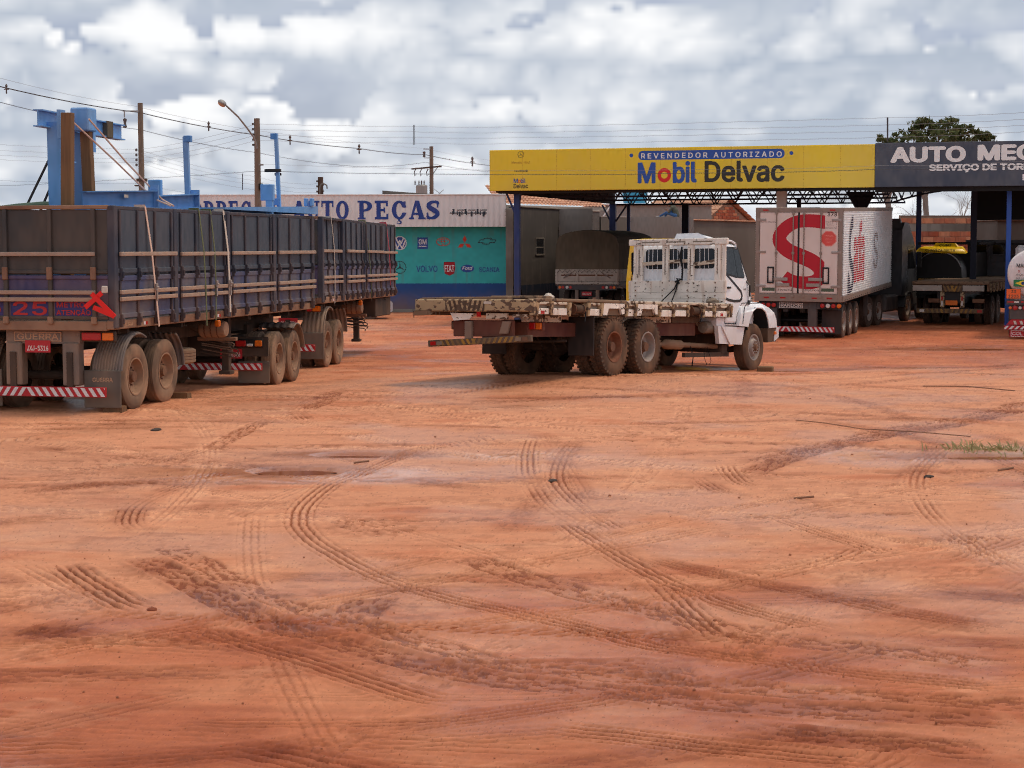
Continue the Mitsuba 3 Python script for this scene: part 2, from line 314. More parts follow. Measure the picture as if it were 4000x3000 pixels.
def make_ground():
    ys = [7.4]
    while ys[-1] < 78: ys.append(ys[-1] + .0155 * (ys[-1] / 9) ** 1.7)
    step = ys[-1] - ys[-2]
    while ys[-1] < 2500: step *= 1.10; ys.append(ys[-1] + step)
    ys = np.array([-300, -60, -15, -3, 2, 5, 6.5] + ys)
    n = 1080; side = np.r_[1 + 1.6 * np.linspace(.006, 1, 110) ** 1.5, 3.2, 4.5, 8, 20, 60, 200]; u = np.r_[-side[::-1], np.linspace(-1, 1, n), side]
    w = .30 * np.maximum(ys, 7) + .75; w = np.minimum(w, 40)
    X = u[None, :] * w[:, None]; Y = np.repeat(ys[:, None], len(u), 1)
    fade = 1 - smooth01((Y - 40) / 40)
    Z = base_z(X, Y)
    big, mid, fine = f2(X, Y, (.22, .30), 3, 1), f2(X, Y, (1.1, 1.5), 4, 2), f2(X, Y, (7, 9), 3, 3)
    lat = f2(X, Y, (.7, 1.15), 4, 4); gr = f2(X, Y, (26, 26), 2, 5)
    clod = np.clip(f2(X, Y, (4.2, 5.2), 4, 8) - .56, 0, 1)
    Z += fade * (.05 * (big - .5) + .010 * (mid - .5) + .005 * (fine - .5) + .003 * (gr - .5) + .04 * clod * smooth01((mid - .42) / .2))
    # skid lines that run the way lorries swing round the yard
    ang = .55 * X + 2.2 * (big - .5)
    skid = f2(X * .35 + Y * .0, (Y - .10 * X * X * .2 + .5 * big) * 1.0, (1, 9.0), 3, 12)
    Z += fade * .0015 * (skid - .5)
    churn = np.zeros_like(Z)                            # places where wheels have torn the crust
    for cx_, cy_, rx, ry, w_ in ((-3.0, 31, 1.6, 2.2, 1), (-1.9, 28.2, 1.2, 1.2, .8), (-3.9, 21.7, 1.3, .8, .9), (-3.4, 11.9, .5, .55, .7), (-3.0, 15.7, .55, .6, .6), (5.1, 20.9, .35, 1.1, 1), (3.7, 18.0, .8, .8, .7), (-.8, 13.0, .35, .8, .8), (-1.45, 10.6, .25, .5, .7), (1.9, 25.5, 1.2, .9, .6), (4.2, 27.5, 1.2, 1.0, .7), (.9, 33, 2.5, .8, .8), (2.6, 14.8, .8, .9, .6), (3.3, 12.3, 1.0, .5, .6), (-5.2, 19.5, 1.2, 1.6, .8), (1.2, 17.8, 1.0, 1.0, .5), (7.5, 30, 2.0, 1.6, .6), (-1.2, 16.4, .6, .6, .8)):
        churn = np.maximum(churn, w_ * np.exp(-((X - cx_) / rx) ** 2 - ((Y - cy_) / ry) ** 2))
    hi = f2(X, Y, (15, 18), 3, 17); tear = churn * smooth01((hi + .35 * (lat - .5) - .50) / .10)
    Z += fade * (.012 * churn * (hi - .5) - .006 * tear)
    moist = .7 * smooth01((lat + .5 * mid + .35 * skid - .83) / .40)
    dark = np.zeros_like(Z); tone = np.zeros_like(Z)
    V = np.stack([X.ravel(), Y.ravel()], 1); near = np.flatnonzero((V[:, 1] > 7) & (V[:, 1] < 50) & (np.abs(V[:, 0]) < 16))
    for i, (kind, width, depth, pts) in enumerate(TRACKS):
        C, s = polyline(pts); vis = C[np.abs(C[:, 0]) < .30 * C[:, 1] + .6]
        if len(vis) < 20: continue
        lo, hi = C.min(0) - .6, C.max(0) + .6
        sel = near[((V[near] > lo) & (V[near] < hi)).all(1)]
        if not len(sel): continue
        dist, j = cKDTree(C).query(V[sel], distance_upper_bound=.6, workers=-1); ok = np.isfinite(dist); sel, dist, j = sel[ok], dist[ok], j[ok]
        t = np.gradient(C, axis=0); t /= np.linalg.norm(t, axis=1, keepdims=True)
        off = V[sel] - C[j]; lat_d = t[j, 0] * off[:, 1] - t[j, 1] * off[:, 0]
        inlong = np.abs((off * t[j]).sum(1)) < .05
        wob = meshkit.noise(np.stack([V[sel, 0] * 3, V[sel, 1] * 3, V[sel, 0] * 0 + i], -1)); ss = s[j]
        hw = width / 2; a = np.abs(lat_d)
        inside = smooth01((hw + .02 - a) / .03) * inlong
        ends = smooth01(ss / .5) * smooth01((s[-1] - ss) / .5) * ((.78 if i < 15 else .35) + (.30 if i < 15 else .9) * smooth01((meshkit.noise(np.stack([ss * .9, ss * 0 + i, ss * 0], -1)) - .2) / .4))
        k = width / 3.7 if width > .2 else width / 2
        if kind == 'rib':
            pat = smooth01((np.cos(2 * np.pi * (lat_d + .004 * np.sin(ss * 21)) / k) - .30) / .45)
            pat = pat * (.72 + .28 * smooth01((np.sin(ss * 40 + 6 * wob) + .5) / .5))
            dz = depth * (.15 - .85 * pat)
        else:
            ch = np.sin((ss + .9 * a * (1 if i % 2 else -1)) * 2 * np.pi / .13 + 2.5 * wob); rough = meshkit.fbm(np.stack([ss * 11, lat_d * 34 + 50, ss * 0 + 3 + i], -1), 2, i)
            bite = smooth01((.22 * ch + 3.2 * (rough - .52)) / .22)                # torn up dashes left by the lugs
            dz = depth * (.10 - .45 * bite + .35 * (rough - .5))
            pat = bite
        r = np.exp(-((a - hw - .04) / .03) ** 2) * inlong * ends * depth * .35 * (.4 + 1.2 * wob)
        tt = tone.ravel(); tt[sel] += ends * smooth01((hw + .10 - a) / .12) * inlong * (1 if (i * 7) % 5 < 2 else -1) * (.08 + .09 * ((i * 13) % 7) / 7) * (.6 + .8 * wob); tone = tt.reshape(Z.shape)
        zz = Z.ravel(); zz[sel] += ends * inside * dz + r; Z = zz.reshape(Z.shape)
        dd = dark.ravel(); dd[sel] = np.maximum(dd[sel], ends * np.maximum(inside * ((.10 if kind == 'rib' else .30) + (.95 if kind == 'rib' else .70) * pat), .16 * smooth01((hw + .14 - a) / .2)) * (min(1, .25 + depth / .030) if i < 34 else .25 + 8 * depth)); dark = dd.reshape(Z.shape)
    pud = np.zeros_like(Z)
    for (px, py), ax, ay, a in PUDDLES:
        q = ((X - px) / ax) ** 2 + ((Y - py) / ay) ** 2 + .5 * (mid - .5) + .5 * (fine - .5)
        dip = smooth01((1.7 - q) / 1.7); Z = Z - .07 * dip * np.exp(-((Y - py) / 3) ** 2)
        pud = np.maximum(pud, .55 * smooth01((6.5 - q) / 5.5))
    far = smooth01((Y - 34) / 8) * (1 - .5 * smooth01((-X - 1) / 6)); front = smooth01((17.5 - Y + 2.2 * (big - .5)) / 7)
    pale = np.array([.51, .240, .140]); mid_c = np.array([.465, .172, .082]); red = np.array([.35, .102, .048]); wet = np.array([.215, .064, .025]); sand = np.array([.56, .30, .185])
    m1 = smooth01((.56 * front + .62 * far + .75 * (big - .5) + .55 * (mid - .5) + .5 * moist - .05) / .75)[..., None]
    C = pale * (1 - m1) + mid_c * m1
    m2 = smooth01((.55 * far + .48 * front + .7 * (lat - .5) + .7 * (mid - .5) + .25 * moist - .22) / .5)[..., None]
    C = C * (1 - .8 * m2) + red * .8 * m2
    sp = smooth01((f2(X, Y, (1.5, 2.2), 4, 14) + .3 * (fine - .5) - .57) / .10)[..., None] * (1 - .5 * far[..., None]) * (1 - .4 * front[..., None])
    C = C * (1 - .40 * sp) + sand * .40 * sp
    wm = np.clip(1.18 * dark + .42 * tear + .06 * churn + .95 * pud + .25 * smooth01(clod / .10), 0, .95)[..., None]
    C = C * (1 - wm) + wet * wm * (1 + .35 * (fine - .5)[..., None])
    sk = (1 - .10 * smooth01((skid - .55) / .2) * (1 - far))[..., None]
    gp = smooth01(1.3 - np.hypot((X - 6.6) / 1.1, (Y - 22.6) / .9) + .8 * (mid - .5))[..., None]; C = C * (1 - .4 * gp) + np.array([.42, .33, .26]) * .4 * gp
    C = C * (1 - np.clip(tone, -.45, .5))[..., None] ** np.array([.8, 1.2, 1.4])
    grit = np.random.default_rng(1).random(Z.shape); C = C * (1 + .10 * (grit - .5) - .45 * (grit > .988) + .25 * (grit < .006))[..., None]
    C = C * np.array([.97, .87, .79])
    C = C * sk * (.90 + .20 * gr + .16 * (fine - .5))[..., None]
    m = grid_mesh(np.stack([X, Y, Z], -1).transpose(1, 0, 2)); 
    if m.face_normals[len(m.faces) // 2, 2] < 0: m.invert()
    return m, C.transpose(1, 0, 2).reshape(-1, 3)
def soil_gloss(p, n, uv):                              # damp soil shines a little, wet mud round the puddles more
    w = mi.Float(0)
    for (px, py), ax, ay, a in PUDDLES: w = dr.maximum(w, 1 - SS(.6, 3.2, dr.sqrt(dr.square((p.x - px - .5 * ax) / (2.2 * ax)) + dr.square((p.y - py) / (1.6 * ay)))))
    d = FB(p.x * .7, p.y * .7, 0.0, 3)
    return dr.clip(.70 - .30 * SS(.42, .62, d) - .42 * w + .12 * N(p.x * 30, p.y * 30, 0.0), .16, .95)
scene['mat_soil'] = {'type': 'twosided', 'bsdf': {'type': 'principled', 'base_color': {'type': 'mesh_attribute', 'name': 'vertex_color'}, 'roughness': mikit.proc(soil_gloss), 'specular': .24}}
gm, gc = make_ground()
structure('ground', gm, 'soil', smooth=True, color=np.clip(gc, .01, .9))
def ground_z(x, y):                                    # height of the built sheet near (x, y)
    if ground_z.tree is None:
        sel = (gm.vertices[:, 1] > 6) & (gm.vertices[:, 1] < 120) & (np.abs(gm.vertices[:, 0]) < 40); ground_z.v = gm.vertices[sel]; ground_z.tree = cKDTree(ground_z.v[:, :2])
    return float(np.mean(ground_z.v[ground_z.tree.query((x, y), 3)[1], 2]))
ground_z.tree = None

bsdf('muddy_water', lin(128, 72, 46), .05, spec=.5)
for i, ((px, py), ax, ay, a) in enumerate(PUDDLES):
    t = np.linspace(0, 2 * np.pi, 72, endpoint=False); rr = .80 + .22 * meshkit.noise(np.stack([np.cos(t) * 2 + i * 9, np.sin(t) * 2, t * 0], -1)) + .07 * np.sin(7 * t + i)
    pts = np.stack([px + ax * rr * np.cos(t), py + ay * rr * np.sin(t)], 1)
    zz = ground_z(px, py) + .040
    m = trimesh.Trimesh(np.vstack([np.c_[pts, np.full(len(pts), zz)], [[px, py, zz]]]), [[k, (k + 1) % 72, 72] for k in range(72)], process=False)
    structure('puddle', m, 'muddy_water', smooth=False)

# ---------------------------------------------------------------- wheels (axis along local x, outer face towards +x, centred)
def tyre_mesh(R=.525, w=.27, rim=.30, lug=False, n=64):
    h = w / 2; gr = .014
    prof = [(rim, -h * .80), (rim + .03, -h * .94), ((R + rim) / 2, -h * 1.02), (R - .05, -h * .95), (R - .012, -h * .80)]
    for k in range(4):
        a, b = -h * .74 + k * h * .40, -h * .74 + k * h * .40 + h * .28
        prof += [(R, a), (R, b)] + ([(R - gr, b + .004), (R - gr, b + h * .12 - .004)] if k < 3 else [])
    prof += [(R - .012, h * .80), (R - .05, h * .95), ((R + rim) / 2, h * 1.02), (rim + .03, h * .94), (rim, h * .80)]
    m = lathe(prof, n)
    if lug:
        L = []
        for k in range(36):
            for sg in (-1, 1):
                a = 2 * np.pi * (k + .5 * (sg > 0)) / 36
                b = bx(.02 if sg > 0 else -h * .98, h * .98 if sg > 0 else -.02, -.022, .022, R - .05, R + .012)
                b.apply_transform(trimesh.transformations.rotation_matrix(.30 * sg, (0, 0, 1))); b.apply_transform(trimesh.transformations.rotation_matrix(a, (1, 0, 0))); L.append(b)
        m = cat(m, L)
    return m
def rim_mesh(rim=.30, w=.27, dish=.11, convex=False):
    h = w / 2
    if convex: prof = [(rim, h * .80), (rim + .006, h * .9), (rim - .02, h * .9), (rim - .035, h * .5), (.22, h * .55), (.17, h * 1.05), (.15, h * 1.1), (.0001, h * 1.1)]
    else: prof = [(rim, h * .80), (rim + .006, h * .93), (rim - .016, h * .93), (rim - .03, h * .5), (rim - .035, h - dish), (rim - .05, h - dish - .03), (.16, h - dish - .06), (.0001, h - dish - .06)]
    m = lathe(prof, 40)
    return m
def hub_mesh(x0, x1, r=.11): return lathe([(r, x0), (r, x0 + .4 * (x1 - x0)), (r * .75, x0 + .55 * (x1 - x0)), (r * .7, x1), (.0001, x1)], 20)
def nuts_mesh(x, r=.145, n=10): return cat([bx(x - .02, x + .02, -.014, .014, -.014, .014).apply_translation((0, r * math.cos(2 * np.pi * k / n), r * math.sin(2 * np.pi * k / n))) for k in range(n)])
def holes_mesh(x, r=.20, n=8): return cat([lathe([(.026, x - .004), (.026, x + .003), (.0001, x + .003)], 10).apply_translation((0, r * math.cos(2 * np.pi * (k + .5) / n), r * math.sin(2 * np.pi * (k + .5) / n))) for k in range(n)])
TYRE, TYRE_LUG, TYRE_F = tyre_mesh(), tyre_mesh(.545, .29, .295, True), tyre_mesh(.525, .30, .29)
RIM, RIM_IN = rim_mesh(), rim_mesh(.30, .27, .04)
RIM_D = rim_mesh(.295, .29, .14); RIM_F = rim_mesh(.29, .30, .1, True)
HUB = hub_mesh(-.02, .10, .12); HUB_D = hub_mesh(-.06, .10, .13); HUB_F = hub_mesh(.15, .20, .09); NUTS = nuts_mesh(.02); NUTS_D = nuts_mesh(-.03); NUTS_F = nuts_mesh(.165, .125); HOLES = holes_mesh(-.034, .205)
FLIP = np.diag([-1.0, -1, 1, 1])
def wheel(parent, P, x, y, z, tm='tyre_dusty', rm='rim_dusty', tyre=TYRE, rim=RIM, extra=((HUB, 'hub'), (NUTS, 'wheel_nuts')), hm='hub_rust', lean=0.0):
    k = key_for(parent + '__wheel'); M = P @ shift(x, y, z)
    if x < 0: M = M @ FLIP
    put('tyre', tyre, tm, M, k); put('rim', rim, rm, M, k)
    for m, nm in extra: put(nm, m, hm, M, k)

def arc_guard(y, z, r, x0, x1, a0, a1, ribs=0, n=22, th=.02):       # quarter-round mudguard over a wheel; angles in degrees, 90 = up, 180 = rearwards
    A = np.radians(np.linspace(a0, a1, n)); nx = ribs * 4 + 1 if ribs else 2
    xs = np.linspace(x0, x1, nx); bump = np.array([(.018 if (k % 4) in (1, 2) else 0) for k in range(nx)]) if ribs else np.zeros(nx)
    def surf(off): return np.stack([np.stack([np.full(n, xs[k]), y + (r + off + bump[k]) * np.cos(A), z + (r + off + bump[k]) * np.sin(A)], -1) for k in range(nx)])
    top, bot = grid_mesh(surf(th)), grid_mesh(surf(0))
    lipA = [tube(np.stack([np.full(n, xx), y + (r + th / 2) * np.cos(A), z + (r + th / 2) * np.sin(A)], -1), .018, 6) for xx in (x0, x1)]
    return cat(top, bot, lipA)

def reflect(parent, P, x, y, z, w=.15, side=True):
    k = put('reflector_strip', (on_side if side else on_rear)(ext(sbox(-w / 2, 0, 0, .05), .004), x, y, z), 'red_white_white', P, parent)
    put('reflector_strip', (on_side if side else on_rear)(ext(sbox(0, 0, w / 2, .05), .004), x, y, z), 'lamp_red', P, parent)

def bumper_board(parent, P, x0, x1, y, z, h, base='red_white_red', top='red_white_white', pitch=.13, lean=.09, th=.05, split=0.0, parts=True):
    b = put('bumper', bev(x0, x1, y, y + th, z, z + h, .006), base, P, parent)
    put('stripes', rear_poly(stripes(x1 - x0 - .02, h - .02, pitch, 16, lean, split), .004, (x0 + x1) / 2, y - .001, z + .01), top, P, b)

def cargo_trailer(name, label, P, W, L, plate, full, bays=4, bow=(0, .006, -.004, .004)):
    k = thing(name, label, 'trailer', 'side-board trailers coupled in one road train')
    z0, z1, zm, zt = 1.31, 1.45, 2.16, 3.22
    put('side_beam', bev(W - .10, W + .02, 0, L, z0, z1, .012), 'chassis_dust', P, k)
    put('side_beam', bev(-W - .02, -W + .10, 0, L, z0, z1, .012), 'chassis_dust', P, k)
    put('rear_beam', bev(-W + .1, W - .1, 0, .12, z0 - .02, z1 - .01, .012), 'chassis_dust', P, k)
    put('floor', bx(-W + .1, W - .1, .12, L, 1.36, 1.42), 'under_dark', P, k)
    put('panel', bx(-W - .01, -W + .03, .1, L - .1, z1, zt), 'trailer_navy', P, k, label='far side board')
    put('panel', bx(-W + .05, W - .05, L - .06, L - .02, z1, zt), 'trailer_navy', P, k, label='front board')
    put('top_rail', bev(W - .05, W + .035, 0, L, zt - .06, zt, .008), 'rib_dark', P, k)
    put('top_rail', bev(-W - .035, -W + .05, 0, L, zt - .06, zt, .008), 'rib_dark', P, k)
    put('top_rail', bev(-W + .05, W - .05, -.01, .06, zt - .05, zt + .01, .008), 'chassis_dust', P, k)
    b = L / bays; pm = bev(-.06, .06, -.075, .075, z0 + .02, zt + .005, .012); rib = bev(-.02, .045, -.028, .028, 0, 1, .008)
    hk = cat(bev(0, .065, -.022, .022, -.13, .08, .012), bev(.02, .09, -.017, .017, -.08, .02, .01))
    for i in range(bays + 1):
        put('post', pm, 'trailer_navy', P @ shift(W - .01, min(max(i * b, .08), L - .08), 0), k)
        put('post', pm, 'trailer_navy', P @ shift(-W + .01, min(max(i * b, .08), L - .08), 0), k)
    slat = bev(.05, .095, 0, b - .22, -.032, .032, .008)
    bolts = cat([bx(.09, .10, yy - .015, yy + .015, -.012, .012) for yy in np.linspace(.08, b - .30, 4)])
    lo, hi = bx(-.02, .012, .09, b - .09, z1 + .03, zm - .02), bx(-.02, .012, .09, b - .09, zm + .02, zt - .06)
    strip = bev(-.01, .03, .09, b - .09, -.04, .035, .008)
    for i in range(bays):
        Mb = P @ shift(W + bow[i % 4], i * b, 0) @ pose(0, 0, 0, rng.normal(0, .004), 0, rng.normal(0, .006) if full else rng.normal(0, .012))
        put('gate_panel', lo, 'trailer_purple', Mb, k, label='lower purple gate panel'); put('gate_panel', hi, 'trailer_slate', Mb, k, label='upper slate grey gate panel')
        put('gate_edge', strip, 'trailer_purple', Mb @ shift(0, 0, zm - .06), k); put('gate_edge', strip, 'trailer_slate', Mb @ shift(0, 0, zm + .06), k); put('gate_edge', strip, 'trailer_purple', Mb @ shift(0, 0, z1 + .07), k)
        for fr in (.085, .36, .64, .915):
            put('rib', rib, 'rib_dark', Mb @ shift(0, fr * b, z1 + .02) @ np.diag([1, 1, zm - z1 - .02, 1]), k)
            put('rib', rib, 'rib_dark', Mb @ shift(0, fr * b, zm + .02) @ np.diag([1, 1, zt - zm - .08, 1]), k)
            put('hinge', hk, 'rib_dark', Mb @ shift(0.012, fr * b, zm + .03), k); put('hinge', hk, 'rib_dark', Mb @ shift(0.012, fr * b, z1 + .02), k)
        for z in (1.775, 1.89, 2.48):
            s = put('slat', slat, 'slat_wood', Mb @ shift(0, .13, z + rng.normal(0, .004)), k); put('bolts', bolts, 'rim_grey', Mb @ shift(0, .13, z), s, kind='stuff')
    for yy in (1.2, 4.4, 8.3): 
        if yy < L: reflect(k, P, W + .022, yy, z0 + .035)
    # tailgate
    put('gate_panel', bx(-W + .07, W - .07, .03, .06, z1 + .02, zm - .01), 'tail_purple', P, k, label='lower tailgate panel'); put('gate_panel', bx(-W + .07, W - .07, .03, .06, zm + .01, zt - .06), 'tail_slate', P, k, label='upper tailgate panel')
    put('gate_edge', bev(-W + .07, W - .07, 0.005, .035, zm - .07, zm - .015, .008), 'tail_purple', P, k); put('gate_edge', bev(-W + .07, W - .07, 0.005, .035, zm + .015, zm + .07, .008), 'tail_slate', P, k)
    put('gate_edge', bev(-W + .07, W - .07, 0.005, .035, z1 + .02, z1 + .07, .008), 'tail_slate', P, k)
    stake = bev(-.035, .035, -.02, .04, z1 + .02, zt - .05, .008)
    for x in (-1.18, -.45, .30, 1.03):
        put('rib', stake, 'tail_slate', P @ shift(x, 0, 0), k)
        put('hinge', bev(-.045, .045, -.05, .0, zm - .08, zm + .12, .012), 'chassis_dust', P @ shift(x, 0, 0), k); put('hinge', bev(-.045, .045, -.05, .0, z1 - .06, z1 + .06, .012), 'chassis_dust', P @ shift(x, 0, 0), k)
    for z in (1.775, 1.885, 2.48): put('slat', bev(-W + .1, 1.07, -.06, -.02, z - .032, z + .032, .008), 'slat_wood', P, k)
    # chassis
    for x in (-.42, .42): put('chassis_rail', bx(x - .07, x + .07, .3, L - .1, .95, 1.30), 'under_dark', P, k)
    for y in np.arange(.8, L, 1.1): put('cross_member', bx(-W + .1, W - .1, y - .04, y + .04, 1.22, 1.309), 'under_dark', P, k)
    sides = (1, -1)
    for s in sides:
        for y in (1.0, 2.22):
            gz = ground_at(P, s * 1.13, y)
            for x in (1.13, .80): wheel(k, P, s * x, y, gz + .515, rim=RIM if x > 1 else RIM_IN)
    for y in (1.0, 2.22): put('axle', tube([(-.9, y, .525), (.9, y, .525)], .07, 10), 'under_dark', P, k)
    for s in sides:
        x0, x1 = (.82, 1.30) if s > 0 else (-1.30, -.82)
        g = put('mudguard', arc_guard(1.0, .56, .64, x0, x1, 62, 172, ribs=10 if full else 5), 'guard_plastic', P, k)
        put('mudguard', arc_guard(2.22, .56, .64, x0, x1, 2, 62, ribs=5), 'guard_plastic', P, k)
        put('mud_flap', bev(min(s * .70, s * 1.32), max(s * .70, s * 1.32), .27, .30, .07, .66, .01), 'flap_rubber', P, k)
    if full:
        put('maker_lettering', on_rear(txt('GUERRA', .065, .34), 1.02, .268, .48), 'letter_tan', P, k)
        put('maker_lettering', on_side(txt('GUERRA', .05, .30), W + .022, .55, z0 + .04), 'letter_tan', P, k)
        put('rear_frame', bx(-.55, .70, .16, .30, 1.08, z0 - .02), 'steel_grey', P, k)
        sg = put('name_plate', rear_poly(sbox(-.40, 0, .40, .15), .012, .0, .155, 1.115), 'steel_grey', P, k)
        put('plate_border', rear_poly(sbox(-.40, 0, .40, .15).difference(sbox(-.385, .015, .385, .135)), .006, 0, .141, 1.115), 'letter_tan', P, sg)
        put('lettering', on_rear(txt('GUERRA', .09, .70), 0, .142, 1.145), 'letter_tan', P, sg)
        for x in (.55, -.41): put('rear_leg', bev(x - .135, x + .135, .12, .34, .42, 1.10, .02), 'steel_grey', P, k)
        put('panel_sign', rear_poly(sbox(-.39, 0, .245, .28), .004, 0, .029, 1.50), 'sign_purple', P, k); put('panel_sign', rear_poly(sbox(.36, 0, .98, .28), .004, 0, .029, 1.50), 'sign_purple', P, k); put('panel_sign', rear_poly(sbox(-1.10, 0, -.52, .28), .004, 0, .029, 1.50), 'sign_purple', P, k)
        put('tailgate_lettering', on_rear(txt('25', .20, .58), -.06, .024, 1.535), 'letter_red', P, k)
        put('tailgate_lettering', cat(on_rear(txt('METROS', .075, .56), .67, .024, 1.655), on_rear(txt('ATENÇÃO', .075, .58), .67, .024, 1.535)), 'letter_red', P, k)
        put('tailgate_lettering', on_rear(txt('O', .10, .13), -.62, .024, 1.56), 'letter_red', P, k)
    px = 0.0 if full else .55
    pl = put('number_plate', rear_poly(sbox(-.215, 0, .215, .19), .012, px, .14, .94 if full else .80), 'plate_red', P, k)
    put('characters', on_rear(txt(plate, .075, .36), px, .127, .97 if full else .84), 'plate_white', P, pl)
    for s in sides:
        lm = put('tail_light', bev(s * 1.03 - .29, s * 1.03 + .29, .10, .17, 1.12, 1.28, .015), 'under_dark', P, k)
        put('red_lens', bev(s * .93 - .16, s * .93 + .16, .07, .11, 1.14, 1.26, .012), 'lamp_red', P, lm); put('amber_lens', bev(s * 1.2 - .09, s * 1.2 + .09, .07, .11, 1.14, 1.26, .012), 'lamp_amber', P, lm)
    bumper_board(k, P, -1.25, 1.17, .04, .255, .155, split=-.12)
    for x in (-.41, .55): put('bumper_bracket', bx(x - .05, x + .05, .09, .18, .40, .95), 'under_dark', P, k)
    # gear under the bed
    tk = put('air_tank', lathe([(.0001, .74), (.13, .76), (.155, .80), (.155, 1.20), (.13, 1.25), (.0001, 1.27)], 24).apply_translation((0, 5.0, 1.10)), 'rim_dusty', P, k)
    for x in (.88, 1.0, 1.12): put('band', lathe([(.162, x - .012), (.162, x + .012)], 24).apply_translation((0, 5.0, 1.10)), 'hub_rust', P, tk)
    put('landing_leg', cat(bev(.86, 1.0, 5.75, 5.89, .28, 1.30, .01), bev(.82, 1.04, 5.70, 5.94, .22, .29, .01), bar((.93, 5.8, .8), (.3, 4.9, 1.25), .06, .06)), 'under_dark', P, k)
    put('landing_leg', cat(bev(-1.0, -.86, 5.75, 5.89, .28, 1.30, .01), bev(-1.04, -.82, 5.70, 5.94, .22, .29, .01)), 'chassis_dust', P, k)
    put('carrier_bar', bev(.5, 1.26, 5.45, 5.55, .86, .93, .01), 'chassis_dust', P, k)
    q = np.random.default_rng(5)
    for i in range(9):
        z = .58 + .035 * i + q.normal(0, .01); y = 5.5 + q.normal(0, .05); x1 = 1.22 + q.normal(0, .06)
        put('lashing_rod', tube([(.45, y + .3, z + .06), (1.0, y, z + .01), (x1, y - .05, z), (x1 + .05, y - .06, z - .03), (x1 + .03, y - .06, z - .07)], .012, 6), 'steel_grey' if i % 2 else 'under_dark', P, k)
    for y in (.25, 2.9, 4.6, 6.0, 7.7, 9.0):
        if y < L: put('rope_hook', tube([(W - .02, y, z0), (W - .02, y, z0 - .07), (W + .02, y, z0 - .06)], .010, 6), 'under_dark', P, k)
    put('marker_lamp', bev(W - .05, W + .05, 4.35, 4.43, z0 - .14, z0 - .02, .02), 'lamp_amber', P, k)
    return k

def ground_at(P, x, y):                                # ground height under a local point, in the local frame
    w = P @ np.array([x, y, 0, 1.0]); return ground_z(w[0], w[1]) - w[2]

P1 = pose(-7.46, 27.915, 0, .211, -.003); P2 = pose(-5.517, 39.575, 0, .114, -.011)
TR1 = cargo_trailer('cargo_trailer', 'dusty slate and purple trailer in front, with 25 METROS lettering on its tailgate', P1, 1.325, 9.74, 'JXJ-5316', True)
put('spare_wheel', cat(TYRE, lathe([(.30, -.1), (.1, -.08), (.0001, -.08)], 24)), 'tyre_dusty', P1 @ shift(.72, 3.45, .70) @ trimesh.transformations.rotation_matrix(math.pi / 2, (0, 1, 0)), TR1)
TR2 = cargo_trailer('cargo_trailer', 'farther slate and purple trailer, its side boards bent, before the teal shop wall', P2, 1.325, 8.99, 'JXJ-5326', False, bow=(0, .05, .075, .02))
put('tool_box', bev(.25, 1.28, 6.6, 8.7, .82, 1.30, .02), 'under_dark', P2, TR2)

def dolly():
    P = pose(-5.80, 35.2, -.15, .12); k = thing('trailer_dolly', 'low two axle dolly with red number plate between the two dark trailers', 'dolly')
    put('frame', cat(bx(-.5, -.36, -1.0, 4.0, .80, 1.0), bx(.36, .5, -1.0, 4.0, .80, 1.0), bx(-1.2, 1.2, -.75, -.63, .62, .98), bx(-.5, .5, .4, .8, 1.0, 1.18)), 'under_dark', P, k)
    put('turntable', lathe([(.0001, 1.19), (.45, 1.19), (.45, 1.23), (.0001, 1.23)], 24, 'z').apply_translation((0, .6, 0)), 'black_paint', P, k)
    for s in (1, -1):
        for y in (0, 1.25):
            gz = ground_at(P, s * 1.13, y)
            for x in (1.13, .80): wheel(k, P, s * x, y, gz + .515, rim=RIM if x > 1 else RIM_IN)
        x0, x1 = (.60, 1.30) if s > 0 else (-1.30, -.60)
        put('mudguard', arc_guard(1.25, .54, .62, x0, x1, 10, 120, ribs=5), 'guard_plastic', P, k)
        put('mud_flap', bev(min(s * .6, s * 1.22), max(s * .6, s * 1.22), -.66, -.63, .10, .52, .01), 'flap_rubber', P, k)
        lm = put('tail_light', bev(s * .85 - .28, s * .85 + .28, -.80, -.74, .80, .95, .012), 'black_paint', P, k)
        put('red_lens', bev(s * .7 - .10, s * .7 + .10, -.83, -.79, .82, .93, .01), 'lamp_red', P, lm); put('white_lens', bev(s * .88 - .06, s * .88 + .06, -.83, -.79, .82, .87, .01), 'lamp_white', P, lm); put('amber_lens', bev(s * 1.05 - .07, s * 1.05 + .07, -.83, -.79, .82, .93, .01), 'lamp_amber', P, lm)
    put('light_panel', bx(-1.2, 1.22, -.745, -.72, .62, 1.0), 'under_dark', P, k)
    for y in (0, 1.25): put('axle', tube([(-.9, y, .5), (.9, y, .5)], .07, 10), 'under_dark', P, k)
    pl = put('number_plate', rear_poly(sbox(-.215, 0, .215, .19), .012, .50, -.76, .58), 'plate_red', P, k); put('characters', on_rear(txt('JXJ-5306', .075, .36), .50, -.773, .62), 'plate_white', P, pl)
    bumper_board(k, P, -1.25, 1.12, -.85, .36, .14, split=-.35)
    put('drawbar', bar((0, 4.0, .9), (0, 5.2, .85), .12, .12), 'under_dark', P, k)
dolly()

